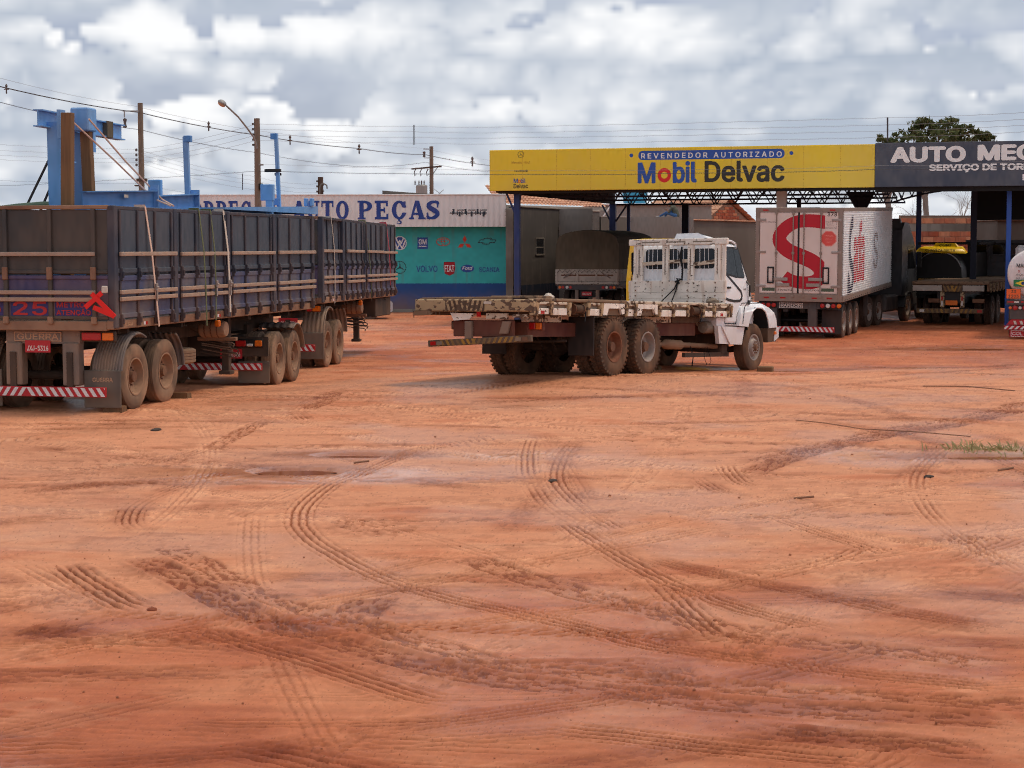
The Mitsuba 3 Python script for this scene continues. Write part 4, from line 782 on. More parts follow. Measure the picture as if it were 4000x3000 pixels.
    for s in (1, -1):
        wg = put('wing', wing(s), 'cab_white', P, k, smooth=30)
        put('arch_liner', (lambda m: m if s > 0 else mirror(m))(side_poly(hole.buffer(.004).difference(hole.buffer(-.035)).intersection(sbox(5, .86, 8, 2)), .425, .79, 0, 0)), 'black_matte', P, wg)
        arc = np.array([(s * 1.225, y_, z_) for y_, z_ in ((6.03, .93), (6.12, 1.11), (6.28, 1.28), (6.48, 1.36), (6.75, 1.355), (6.95, 1.275), (7.08, 1.12), (7.14, .95))]); put('lip', tube(arc, .018, 6), 'cab_white', P, wg)
        put('wing_seam', tube([(s * 1.245, 5.74, 1.0), (s * 1.245, 5.82, 1.36), (s * 1.245, 5.95, 1.45), (s * 1.245, 6.6, 1.46)], .010, 5), 'black_paint', P, wg)
        put('bumper_corner', hull([(s * .7, 7.1, .90), (s * 1.22, 7.1, .90), (s * .7, 7.58, .92), (s * 1.22, 7.58, .92), (s * .7, 7.2, .58), (s * 1.18, 7.2, .58), (s * .7, 7.64, .60), (s * 1.18, 7.64, .60)]), 'board_brown', P, k)
        put('indicator', bev(s * 1.2 - .03, s * 1.2 + .03, 7.46, 7.58, .76, .83, .012), 'lamp_amber', P, k)
        put('step_panel', side_poly(Polygon([(4.62, .95), (4.70, .57), (5.82, .54), (5.95, .92)]), .09, 1.10 if s > 0 else -1.19, 0, 0), 'cab_white', P, k); put('step_rib', bar((s * 1.21, 4.80, .94), (s * 1.21, 5.20, .56), .03, .05), 'cab_white', P, k)
        put('cab_base', bev(min(s * .75, s * 1.16), max(s * .75, s * 1.16), 4.62, 5.02, .95, 1.14, .01), 'cab_white', P, k)
        put('mirror_bracket', tube([(s * 1.12, 6.12, 1.95), (s * 1.22, 6.12, 1.85), (s * 1.2, 6.18, 1.6)], .02, 6), 'black_paint', P, k); put('headlamp_pod', lathe([(.0001, 0), (.07, .02), (.08, .10), (.0001, .14)], 16, 'y').apply_translation((s * 1.0, 6.4, 1.66)), 'cab_white', P, k)
        put('wing_mirror', bev(s * 1.18 - .02, s * 1.18 + .02, 6.14, 6.22, 1.42, 1.52, .01), 'black_paint', P, k)
    put('front_bumper', hull([(-1.2, 7.5, .88), (1.2, 7.5, .88), (-1.2, 7.5, .60), (1.2, 7.5, .60), (-1.0, 7.85, .88), (1.0, 7.85, .88), (-1.0, 7.85, .60), (1.0, 7.85, .60), (1.24, 7.66, .92), (1.24, 7.66, .7)]), 'cab_white', P, k)
    put('wheel_well', bx(-.78, .78, 5.7, 7.3, .85, 1.40), 'black_matte', P, k)
    put('badge', on_side(txt('1620', .035, .12), hw + .006, 5.98, 1.74), 'steel_grey', P, cb)
    # ties and odds and ends on the bed
    single('tie_rope', cat(tube([(.12, 4.83, 1.94), (.02, 4.84, 1.75), (-.20, 4.6, 1.44)], .014, 6), tube([(.12, 4.83, 1.94), (.06, 4.83, 1.7), (.02, 4.7, 1.44)], .014, 6), tube([(.20, 4.84, 2.66), (.17, 4.82, 2.45), (.22, 4.83, 2.2), (.21, 4.83, 1.93)], [.02, .03, .02, .02], 7), tube([(.05, 4.82, 1.90), (.20, 4.81, 1.96), (.10, 4.80, 1.98), (.16, 4.8, 1.86)], .022, 6)), 'black_matte', 'black rope knotted over the white headboard of the flatbed truck', 'rope', P)
    rag = trimesh.creation.icosphere(3, .11); rag.vertices *= np.array([1.3, .9, .7]) * (1 + .9 * (meshkit.fbm(rag.vertices * 14, 3) - .5))[:, None]
    single('rag_heap', rag, 'recess_grey', 'crumpled grey rag heap on the bed at the foot of the headboard', 'rag', P @ shift(1.0, 4.72, 1.47))
    rag2 = rag.copy(); rag2.vertices = rag2.vertices[:, [1, 0, 2]] * .8; rag2.invert(); single('plastic_bag', rag2, 'strap_white', 'small white plastic bag lying on the rear edge of the worn bed', 'bag', P @ shift(1.15, -2.25, 1.47))
    return k
white_truck()
for x, y, lab in ((5.50, 38.80, 'dark wooden chock at the front wheel of the white cab truck'),):
    z = ground_z(x, y); single('wheel_chock', bev(-.17, .17, -.1, .1, -.05, .11, .02), 'timber', lab, 'wheel chock', pose(x, y, z, .3))
z = ground_z(3.35, 39.2); single('wheel_chock', bev(-.17, .17, -.1, .1, -.05, .12, .02), 'timber', 'dark wooden block beside the far front wheel of the white cab truck', 'wheel chock', pose(3.05, 38.6, z, .4))

# ---------------------------------------------------------------- white box trailer with the big red S
bsdf('door_white', worn(lin(222, 206, 198), dust=(.42, .30, .24), amount=.18, zlo=.5, zhi=2, low=.16, vary=.04), .5)
bsdf('box_silver', worn(lin(226, 228, 230), dust=(.40, .33, .28), amount=.10, zlo=.5, zhi=2.5, low=.14, vary=.04), .42)
bsdf('box_frame', worn(lin(142, 128, 120), dust=(.26, .17, .12), amount=.3, zlo=.4, zhi=3, low=.2), .5, metal=.2)
bsdf('logo_red', lin(182, 26, 44), .5); bsdf('logo_navy', lin(30, 34, 58), .5); bsdf('notice_red', lin(214, 84, 76), .6); bsdf('notice_print', lin(226, 150, 140), .6); bsdf('print_grey', lin(140, 128, 124), .6); bsdf('print_black', lin(40, 38, 40), .6); bsdf('sticker_green', lin(78, 92, 74), .6)
bsdf('chassis_grey', worn(lin(64, 66, 70), dust=(.15, .09, .06), amount=.3, zlo=-.3, zhi=1, low=.25), .6)
PB = pose(8.57, 53.80, -.25, .338, .019, .009)
def swoosh(pts, w):
    from scipy.interpolate import CubicSpline
    P = np.array(pts, float); t = np.r_[0, np.cumsum(np.linalg.norm(np.diff(P, axis=0), axis=1))]; s = np.linspace(0, t[-1], 90); C = CubicSpline(t, P)(s)
    ww = np.interp(s / t[-1], np.linspace(0, 1, len(w)), w); d = np.gradient(C, axis=0); d /= np.linalg.norm(d, axis=1, keepdims=True); nrm = np.stack([-d[:, 1], d[:, 0]], 1)
    return Polygon(np.vstack([C + nrm * ww[:, None] / 2, (C - nrm * ww[:, None] / 2)[::-1]])).buffer(0)
def box_trailer():
    P = PB; W, L, z0, z1 = 1.30, 11.0, 1.11, 3.91; H = z1 - z0
    k = thing('box_trailer', 'white box trailer with large red letter S on its rear doors', 'trailer')
    put('body', bx(-W, W - .04, .06, L, z0 + .02, z1 - .01), 'door_white', P, k)
    for x in (-W, W - .12): put('corner_post', bev(x, x + .12, -.01, .10, z0, z1, .008), 'box_frame', P, k)
    put('header', bev(-W + .12, W - .12, -.01, .10, z1 - .13, z1, .008), 'box_frame', P, k); put('sill', bev(-W + .12, W - .12, -.012, .10, z0, z0 + .23, .008), 'box_frame', P, k)
    for i, x in enumerate((-1.0, -.45, .5, 1.0)): put('header_lamp' if i in (0, 3) else 'sill_reflector', rear_poly(sbox(-.08, 0, .08, .045), .006, x, -.014, z1 - .09 if i in (0, 3) else z0 + .09), 'lamp_red', P, k)
    for x in (-.95, .95): put('sill_reflector', rear_poly(sbox(-.08, 0, .08, .045), .006, x, -.016, z0 + .09), 'lamp_red', P, k)
    for s in (-1, 1):
        d = put('door', bev(min(0.02 * s, 1.17 * s), max(.02 * s, 1.17 * s), .0, .05, z0 + .25, z1 - .14, .008), 'door_white', P, k)
        for x in (.16, .67): put('lock_rod', cat(tube([(s * x, -.03, z0 + .12), (s * x, -.03, z1 - .04)], .018, 8), [bev(s * x - .04, s * x + .04, -.045, .0, z - .04, z + .04, .008) for z in (z0 + .16, z0 + 1.45, z1 - .16)]), 'box_frame', P, d)
        for z in (z0 + .46, z0 + 1.48, z0 + 2.44): put('door_hinge', bev(min(s * .98, s * 1.27), max(s * .98, s * 1.27), -.03, .0, z - .035, z + .035, .01), 'rim_grey', P, d)
        put('door_handle', cat(bev(s * .52 - .21, s * .52 + .21, -.05, -.02, z0 + (.62 if s < 0 else .62), z0 + .72, .008), bev(s * .45 - .2, s * .45 + .2, -.052, -.02, z0 + .45, z0 + .55, .008)), 'rim_grey', P, d)
        v = put('vent', rear_poly(sbox(-.10, 0, .10, .50).difference(sbox(-.06, .05, .06, .45)), .03, s * .83, 0, z0 + .54), 'black_paint', P, d); put('flap', rear_poly(sbox(-.055, .10, .055, .45), .02, s * .83, 0, z0 + .54), 'door_white', P, v)
        put('sticker', rear_poly(sbox(-.19, 0, .19, .10), .004, s * .89, -.001, z0 + .31), 'sticker_green', P, d)
    put('door_gap', bx(-.028, .028, -.006, .03, z0 + .25, z1 - .14), 'black_paint', P, k)
    # red S: measured in the door plane
    S = swoosh([(x_ * .86 + .02, 1.68 + (z_ - 1.34) * .88) for x_, z_ in [(.92, 3.385), (.35, 3.44), (-.20, 3.36), (-.55, 3.12), (-.70, 2.83), (-.52, 2.53), (-.10, 2.30), (.35, 2.12), (.66, 1.92), (.78, 1.68), (.64, 1.43), (.25, 1.34), (-.15, 1.38), (-.52, 1.56)]], [.40, .39, .38, .40, .43, .45, .45, .43, .40, .37, .36])
    S = S.intersection(sbox(-1.1, z0 + .27, .78, z1 - .16))
    put('letter_s', rear_poly(S, .004, 0, -.001, 0), 'logo_red', P, k)
    put('fleet_number', on_rear(txt('378', .105, .29), .99, -.002, 3.665), 'print_black', P, k)
    nt = put('notice', rear_poly(sbox(-.19, 0, .19, .22).difference(sbox(-.18, .01, .18, .21)), .004, .93, -.001, 3.29), 'print_grey', P, k)
    put('lettering', cat([on_rear(txt(s, .034, w, False), .93, -.002, z) for s, w, z in (('Como Estou', .24, 3.455), ('Dirigindo ?', .22, 3.39), ('Ligue 0800 10 9805', .34, 3.315))]), 'print_grey', P, nt)
    oc = Polygon([(.235 * math.cos(math.pi / 8 + k_ * math.pi / 4), .235 * math.sin(math.pi / 8 + k_ * math.pi / 4)) for k_ in range(8)])
    o = put('octagon_notice', rear_poly(oc, .004, .90, -.001, 3.0), 'notice_red', P, k); put('border', rear_poly(oc.exterior.buffer(.012), .004, .90, -.004, 3.0), 'notice_print', P, o); put('lettering', cat(on_rear(txt('ATENÇÃO', .045, .26, False), .90, -.006, 3.06), on_rear(txt('VEÍCULO', .035, .22, False), .90, -.006, 2.97), on_rear(txt('LONGO', .035, .16, False), .90, -.006, 2.88)), 'notice_print', P, o)
    put('door_lettering', on_rear(txt('PRODUTO PERECÍVEL', .05, .50, False), -.92, -.002, 3.46), 'print_grey', P, k)
    put('door_lettering', cat(on_rear(txt('Mantenha', .06, .42, False, slant=.3), -.40, -.002, z0 + .32), on_rear(txt('Distância', .06, .42, False, slant=.3), .42, -.002, z0 + .32)), 'print_black', P, k)
    # corrugated side
    n = 36; zz = np.linspace(z0 + .16, z1 - .10, n * 4 + 1); zz = zz + np.array([0, .36, .40, .06])[np.arange(len(zz)) % 4] * (zz[1] - zz[0]) ; zz[-1] = z1 - .10; off = np.array([0, .0, .030, .030])[np.arange(len(zz)) % 4]
    for s in (1, -1):
        ys = np.linspace(.10, L, 3); G = np.stack([np.stack([np.full(len(zz), s * W) + s * off, np.full(len(zz), y_), zz], -1) for y_ in ys]); put('side_sheet', grid_mesh(G), 'box_silver', P, k, smooth=False)
        put('side_rail', bev(min(s * (W - .06), s * (W + .04)), max(s * (W - .06), s * (W + .04)), .1, L, z0, z0 + .17, .008), 'box_frame', P, k); put('side_rail', bev(min(s * (W - .06), s * (W + .03)), max(s * (W - .06), s * (W + .03)), .1, L, z1 - .11, z1 + .005, .008), 'box_frame', P, k)
    put('rail_marks', cat([on_side(ext(sbox(0, 0, .12, .03), .004), W + .04, y_, z0 + .03) for y_ in np.arange(.4, L - .3, .42)]), 'black_paint', P, k)
    big = swoosh([(1.95, 3.50), (1.62, 3.35), (1.38, 2.90), (1.45, 2.40), (1.95, 2.05), (2.10, 1.75), (1.9, 1.50), (1.6, 1.40)], [.40, .30, .26, .28, .34, .30, .24, .18]); drop = Polygon([(1.22, 1.95), (1.45, 1.70), (1.62, 1.45), (1.45, 1.22), (1.2, 1.25), (1.12, 1.55)]).buffer(.04)
    x_dec = W + .018
    put('side_logo', side_poly(unary_union([big, drop]), .006, x_dec, 0, 0), 'logo_navy', P, k)
    red = txt('adia', 1.0, 2.2, True, .006); lo, hi = red.bounds; red.vertices[:, 1] = (red.vertices[:, 1] - lo[1]) * (1.95 / (hi[1] - lo[1])) + 1.58
    put('side_logo', on_side(red, x_dec, 3.3, 0), 'logo_red', P, k)
    put('side_logo', on_side(txt('S', 1.2, .9, False, .006), x_dec, 7.0, 1.9), 'print_grey', P, k)
    # running gear
    for x in (-.78, .42): put('rear_leg', bev(x - .13, x + .13, .12, .34, .22, z0, .015), 'chassis_grey', P, k)
    put('rear_frame', bx(-1.2, 1.2, .14, .24, z0 - .22, z0), 'chassis_grey', P, k)
    sg = put('name_plate', rear_poly(sbox(-.36, 0, .36, .155).difference(sbox(-.345, .015, .345, .14)), .006, -.22, .125, z0 - .20), 'plate_white', P, k); put('lettering', on_rear(txt('RANDON', .085, .62), -.22, .125, z0 - .165), 'plate_white', P, sg)
    for s in (-1, 1):
        b = put('lamp_bracket', bev(s * .98 - .33, s * .98 + .33, .08, .14, z0 - .20, z0 - .03, .01), 'black_paint', P, k)
        for i in range(4): put('lamp', lathe([(.0001, -.03), (.06, -.025), (.07, 0)], 16, 'y').apply_translation((s * .98 - .25 + .165 * i, .075, z0 - .115)), ('lamp_red', 'lamp_white' if i == 1 and s > 0 else 'lamp_red', 'lamp_red', 'lamp_amber')[i if s > 0 else 3 - i], P, b)
        put('mud_flap', bev(s * .95 - .30, s * .95 + .30, .45, .48, .12, .85, .01), 'rubber_black', P, k)
        put('mudguard', arc_guard(1.1, .5, .56, min(s * .7, s * 1.24), max(s * .7, s * 1.24), 60, 165, ribs=3), 'chassis_grey', P, k)
        for y in (1.1, 2.35, 3.6):
            gz = ground_at(P, s * 1.1, y)
            for x in (1.10, .78): wheel(k, P, s * x, y, gz + .50, 'tyre_black', 'rim_grey', TYRE, RIM if x > 1 else RIM_IN)
    for x in (-.42, .42): put('chassis_rail', bx(x - .07, x + .07, .3, L - .3, z0 - .32, z0 + .02), 'chassis_grey', P, k)
    for y in (1.1, 2.35, 3.6): put('axle', tube([(-.9, y, .5), (.9, y, .5)], .07, 10), 'black_paint', P, k)
    put('landing_leg', cat(bx(.85, .98, 7.6, 7.73, .25, z0), bx(-.98, -.85, 7.6, 7.73, .25, z0)), 'chassis_grey', P, k)
    bumper_board(k, P, -1.2, 1.10, .05, .20, .16, split=-.3, pitch=.14)
box_trailer()

# ---------------------------------------------------------------- other vehicles
bsdf('dark_cab', worn(lin(58, 62, 68), dust=(.10, .08, .07), amount=.2, zlo=0, zhi=2, low=.2), .35, coat=.4)
bsdf('tanker_white', worn(lin(224, 216, 214), dust=(.40, .28, .22), amount=.06, zlo=.4, zhi=1.4, low=.12, vary=.03), .35, coat=.4)
bsdf('cab_yellow', worn(lin(232, 186, 40), dust=(.34, .22, .10), amount=.08, zlo=0, zhi=1.2, low=.2, vary=.04), .35, coat=.4)
bsdf('deflector_yellow', lin(238, 196, 22), .3, coat=.5)
bsdf('guard_red', lin(176, 26, 32), .45); bsdf('plate_orange', lin(226, 98, 42), .5)
bsdf('flag_green', lin(34, 118, 70), .5); bsdf('flag_yellow', lin(226, 200, 60), .5); bsdf('flag_blue', lin(30, 50, 110), .5); bsdf('sign_blue_small', lin(52, 134, 168), .5)
bsdf('drop_side', chipped(lin(172, 162, 152), OLD_WOOD, RUST, .5, 6, .4), .7)  # boards in the bays, darkened so the paint carries canopy shade
bsdf('shaded_board', chipped(lin(88, 88, 92), (.10, .09, .08), RUST, .6, 5, .2), .8)  # chipped grey paint, made darker to hold the shade of the bay
bsdf('car_silver', lin(176, 178, 182), .3, coat=.8, metal=.3)

def tractor():
    P = pose(13.0, 65.3, -.27, .47); k = thing('tractor_unit', 'dark grey tractor cab coupled ahead of the white box trailer', 'truck')
    prof = Polygon([(0, .95), (0, 3.35), (.35, 3.62), (.9, 3.60), (1.5, 3.1), (1.85, 2.75), (2.08, 1.9), (2.12, .65), (1.55, .6), (1.5, .95)])
    m = ext(prof.buffer(-.05).buffer(.05), 2.4); m.apply_transform(SIDE); m.apply_translation((-1.2, 0, 0)); cb = put('cab', m, 'dark_cab', P, k)
    put('side_window', side_poly(Polygon([(.85, 1.95), (.85, 2.62), (1.45, 2.62), (1.85, 1.95)]).buffer(.02), .012, 1.195, 0, 0), 'glass_dark', P, cb); put('windscreen', hull([(-1.1, 2.13, 1.9), (1.1, 2.13, 1.9), (-1.05, 1.90, 2.72), (1.05, 1.90, 2.72), (-1.1, 2.10, 1.9), (1.1, 2.10, 1.9)]), 'glass_dark', P, cb)
    put('door_seam', side_poly(Polygon([(.75, 1.0), (.72, 2.72), (1.7, 2.72), (1.98, 1.9), (1.98, 1.1)]).exterior.buffer(.012), .01, 1.196, 0, 0), 'black_paint', P, cb)
    put('mirror', bev(1.25, 1.42, 1.9, 1.98, 1.95, 2.55, .02), 'black_paint', P, cb); put('mirror_arm', bar((1.2, 1.9, 2.5), (1.34, 1.94, 2.5), .03, .03), 'black_paint', P, cb)
    put('roof_deflector', hull([(-1.15, .05, 3.3), (1.15, .05, 3.3), (-1.1, .1, 3.75), (1.1, .1, 3.75), (-1.0, 1.5, 3.1), (1.0, 1.5, 3.1)]), 'dark_cab', P, cb); put('visor', hull([(-1.1, 1.5, 3.16), (1.15, 1.5, 3.16), (-1.1, 2.05, 2.66), (1.15, 2.05, 2.66), (-1.1, 1.6, 3.2), (1.15, 2.1, 2.74)]), 'box_frame', P, cb)
    put('chassis', bx(-.5, .5, -4.0, 1.9, .6, .95), 'black_paint', P, k); put('fuel_tank', bev(.75, 1.2, -2.1, -.4, .45, 1.05, .08), 'chassis_grey', P, k); put('front_bumper', bev(-1.2, 1.2, 2.05, 2.25, .35, .95, .05), 'dark_cab', P, k)
    for s in (1, -1):
        for y in (1.0, -2.9, -4.1):
            gz = ground_at(P, s * 1.05, y); wheel(k, P, s * 1.05, y, gz + .51, 'tyre_black', 'rim_grey')
        put('mudguard', arc_guard(1.0, .5, .6, min(s * .8, s * 1.22), max(s * .8, s * 1.22), 5, 175), 'dark_cab', P, k)
tractor()

def small_rear_gear(k, P, axles, zoff=.5, tm='tyre_black', track=1.05):
    for s in (1, -1):
        for y in axles:
            gz = ground_at(P, s * track, y); wheel(k, P, s * track, y, gz + zoff, tm, 'rim_grey')
            wheel(k, P, s * (track - .32), y, gz + zoff, tm, 'rim_grey', TYRE, RIM_IN)

def covered_truck():
    P = pose(2.98, 71.0, -.28, .262); k = thing('covered_truck', 'truck with olive canvas hood backed under the yellow canopy', 'truck')
    W = 1.28; n = 26; a = np.linspace(0, np.pi, n)
    top = np.stack([-W * .98 * np.cos(a), 2.90 + .50 * np.sin(a) ** .8 - .0], 1)
    ring = np.vstack([[(-W, 1.85)], top, [(W, 1.85)]]); ring[1:4, 1] -= .1; ring[-4:-1, 1] -= .1
    q = np.random.default_rng(8); ys = np.linspace(0, 7.6, 16); G = []
    for y in ys: d = .025 * np.sin(y * 4.1) * np.sin(np.linspace(0, np.pi, len(ring))); G.append(np.stack([ring[:, 0] * (1 + d * .4), np.full(len(ring), y), ring[:, 1] + d], -1))
    m = grid_mesh(np.array(G)); xs = np.linspace(-1, 1, 40); zs = np.linspace(0, 1, 24); back = []
    for x in xs:
        zt = np.interp(x * W, ring[:, 0], ring[:, 1]) if abs(x) < .999 else 2.6
        back.append([(x * W, -.012 * math.sin(9 * x + 3 * z) - .02 * math.exp(-((x - .30 - .12 * z) / .05) ** 2), 1.85 + z * (zt - 1.85)) for z in zs])
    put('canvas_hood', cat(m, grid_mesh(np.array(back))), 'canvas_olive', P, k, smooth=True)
    put('tail_board', bev(-W, W, -.03, .02, 1.38, 1.86, .01), 'drop_side', P, k); put('tail_rail', bev(-W, W, -.06, .05, 1.27, 1.37, .01), 'drop_side', P, k)
    put('slot', bx(-1.06, 1.06, -.036, -.03, 1.60, 1.66), 'hub_rust', P, k)
    for x in (-1.22, -.38, .38, 1.22): put('hinge_post', bev(x - .03, x + .03, -.06, .0, 1.36, 1.80, .008), 'drop_side', P, k)
    for s in (-1, 1): put('brace', bar((s * .95, -.05, 1.52), (s * .62, -.05, 1.72), .03, .05), 'steel_grey', P, k)
    put('lacing', tube([(-1.2 + i * .1, -.045, 1.84 if i % 2 else 1.72) for i in range(25)], .008, 4), 'black_matte', P, k)
    put('side_board', bev(W - .03, W + .03, .05, 7.6, 1.38, 1.86, .01), 'drop_side', P, k); put('side_board', bev(-W - .03, -W + .03, .05, 7.6, 1.38, 1.86, .01), 'drop_side', P, k); put('bed', bx(-W, W, 0, 7.6, 1.2, 1.36), 'chassis_grey', P, k)
    for i, x in enumerate((-1.1, -.97, -.80, -.66, .66, .80, .97, 1.10)): put('lamp', lathe([(.0001, -.02), (.055, -.02), (.062, 0)], 14, 'y').apply_translation((x, -.05, 1.15)), ('lamp_amber', 'lamp_red', 'lamp_white', 'lamp_red', 'lamp_red', 'lamp_white', 'lamp_red', 'lamp_amber')[i], P, k)
    put('lamp_board', bx(-1.2, 1.2, -.05, -.0, 1.05, 1.25), 'chassis_grey', P, k)
    for x in (-.42, .42): put('rear_leg', bev(x - .07, x + .07, -.02, .1, .4, 1.1, .01), 'steel_grey', P, k)
    pl = put('number_plate', rear_poly(sbox(-.2, 0, .2, .16), .01, .0, -.06, .82), 'plate_red', P, k); put('characters', on_rear(txt('HRA-1175', .07, .34), 0, -.073, .86), 'plate_white', P, pl)
    put('chassis', bx(-.45, .45, .1, 9.6, .75, 1.2), 'black_paint', P, k); put('bumper', bev(-1.15, 1.15, -.02, .06, .32, .44, .01), 'chassis_grey', P, k)
    small_rear_gear(k, P, (1.3, 2.5)); 
    for s in (1, -1): gz = ground_at(P, s, 8.6); wheel(k, P, s * 1.0, 8.6, gz + .5, 'tyre_black', 'rim_grey')
    put('cab', bev(-1.15, 1.15, 7.8, 9.8, .9, 2.7, .12), 'dark_cab', P, k)
covered_truck()

def yellow_cab():
    P = pose(4.72, 57.0, -.38, .40); k = thing('yellow_truck', 'yellow cabbed truck half hidden behind the white headboard', 'truck')
    prof = Polygon([(0, .9), (-.02, 1.9), (.08, 2.98), (.3, 3.12), (1.5, 3.14), (1.75, 2.95), (1.95, 2.0), (1.98, .6), (.6, .6)])
    m = ext(prof.buffer(-.06).buffer(.06), 2.3).subdivide_to_size(.3); m.apply_transform(SIDE); m.apply_translation((-1.15, 0, 0)); v = m.vertices; v[:, 0] *= 1 - .10 * np.clip((v[:, 2] - 1.7) / 1.4, 0, 1); cb = put('cab', m, 'cab_yellow', P, k, smooth=30)
    put('roof_vent', bev(.35, .75, .4, .8, 3.1, 3.18, .03), 'cab_yellow', P, cb)
    for a, b in ((-.98, -.4), (-.2, .2), (.4, .98)): put('rear_window', rear_poly(sbox(a, 1.98, b, 2.7).buffer(-.06).buffer(.06), .02, 0, .02, 0), 'glass_dark', P, cb)
    put('side_window', side_poly(Polygon([(.5, 1.95), (.5, 2.65), (1.45, 2.65), (1.75, 1.95)]), .03, 1.09, 0, 0), 'glass_dark', P, cb)
    put('chassis', bx(-.45, .45, -3.0, 1.9, .6, .95), 'black_paint', P, k)
    for s in (1, -1):
        for y in (1.0, -2.4): gz = ground_at(P, s, y); wheel(k, P, s * 1.0, y, gz + .5, 'tyre_black', 'rim_grey')
yellow_cab()

def dark_flatbed():
    P = pose(15.05, 61.6, -.27, .41); W = 1.3; k = thing('flatbed_truck', 'shaded flatbed truck with grey headboard under the right canopy', 'truck')
    for i in range(20): put('bed_plank', bev(-W + .02, W - .02, .14 + i * .52, .63 + i * .52, 1.50, 1.56, .006), 'plank_worn', P, k)
    put('rear_beam', bev(-W, W, 0, .12, 1.44, 1.56, .02), 'plank_worn', P, k)
    for a, b in ((-1.28, -.28), (.42, 1.15)): put('rear_board', bev(a, b, .0, .04, 1.22, 1.42, .01), 'drop_side', P, k)
    put('chevron_board', bev(-.27, .41, -.01, .04, 1.20, 1.42, .008), 'board_brown', P, k); put('chevrons', rear_poly(stripes(.66, .20, .13, 8, -.09, 0), .004, .07, -.011, 1.21), 'stripe_yellow', P, k)
    for s in (1, -1): put('side_rail', bev(min(s * W, s * (W - .08)), max(s * W, s * (W - .08)), .1, 10.6, 1.22, 1.48, .01), 'plank_worn', P, k)
    for y in np.arange(.3, 10.5, .7): put('stake_pocket', bev(W - .01, W + .05, y, y + .10, 1.18, 1.50, .01), 'cream_flaked', P, k)
    for x in (-.27, .41): put('frame_post', bev(x - .07, x + .07, .02, .10, .66, 1.20, .01), 'cream_flaked', P, k); put('reflector', rear_poly(sbox(-.03, 0, .03, .14), .005, x, .015, .90), 'lamp_red', P, k); put('reflector', rear_poly(sbox(-.03, 0, .03, .16), .005, x, .015, .72), 'lamp_white', P, k)
    for s, x in ((-1, -.55), (1, .95)): put('tail_light', bev(x - .2, x + .2, .05, .12, .82, .96, .01), 'hub_rust', P, k)
    b = put('bumper', bev(-1.15, 1.12, .0, .08, .46, .62, .01), 'board_brown', P @ shift(0, 0, 0), k); put('stripes', rear_poly(stripes(2.2, .14, .16, 14, -.05, -.1), .004, 0, -.001, .47), 'stripe_yellow', P, b)
    put('end_reflector', rear_poly(sbox(-.08, 0, .08, .10), .005, 1.0, -.006, .49), 'lamp_red', P, b); put('end_reflector', rear_poly(sbox(-.08, 0, .08, .10), .005, -.95, -.006, .49), 'lamp_white', P, b)
    put('number_plate', rear_poly(sbox(-.2, 0, .2, .16), .01, .05, .04, .74), 'lamp_amber', P, k)
    put('chassis', bx(-.45, .45, .1, 12.5, .8, 1.2), 'black_paint', P, k); put('toolbox', bx(-1.2, 1.2, 4.6, 7.6, .5, 1.2), 'black_paint', P, k)
    small_rear_gear(k, P, (1.8, 3.1))
    for s in (1, -1): gz = ground_at(P, s, 11.8); wheel(k, P, s * 1.0, 11.8, gz + .5, 'tyre_black', 'rim_grey')
    y = 10.7; hd = key_for(k + '__headboard'); put('top_beam', bev(-1.25, 1.25, y - .05, y + .05, 2.85, 2.98, .01), 'shaded_board', P, hd)
    for x in (-1.1, -.37, .37, 1.1): put('upright', bev(x - .07, x + .07, y - .04, y + .04, 2.1, 2.85, .008), 'shaded_board', P, hd)
    for i, (za, zb) in enumerate(((1.84, 2.1), (1.7, 1.835), (1.56, 1.695))): put('plank', bev(-1.25, 1.25, y - .045, y + .02, za, zb, .006), 'shaded_board', P, hd)
    for a, b_ in ((-1.02, -.45), (-.29, .29), (.45, 1.02)): put('cross_bar', bev(a, b_, y - .03, y + .03, 2.36, 2.42, .006), 'shaded_board', P, hd); put('lower_sheet', bx(a, b_, y + .05, y + .07, 2.1, 2.36), 'shaded_board', P, hd)
    put('cab', bev(-1.15, 1.15, 10.85, 12.9, .9, 2.9, .12), 'shaded_board', P, k); put('cab_window', rear_poly(unary_union([sbox(-.95, 2.40, -.4, 2.78), sbox(.4, 2.40, .95, 2.78), sbox(-.2, 2.4, .2, 2.78)]), .012, 0, 10.84, 0), 'glass_dark', P, k)
dark_flatbed()

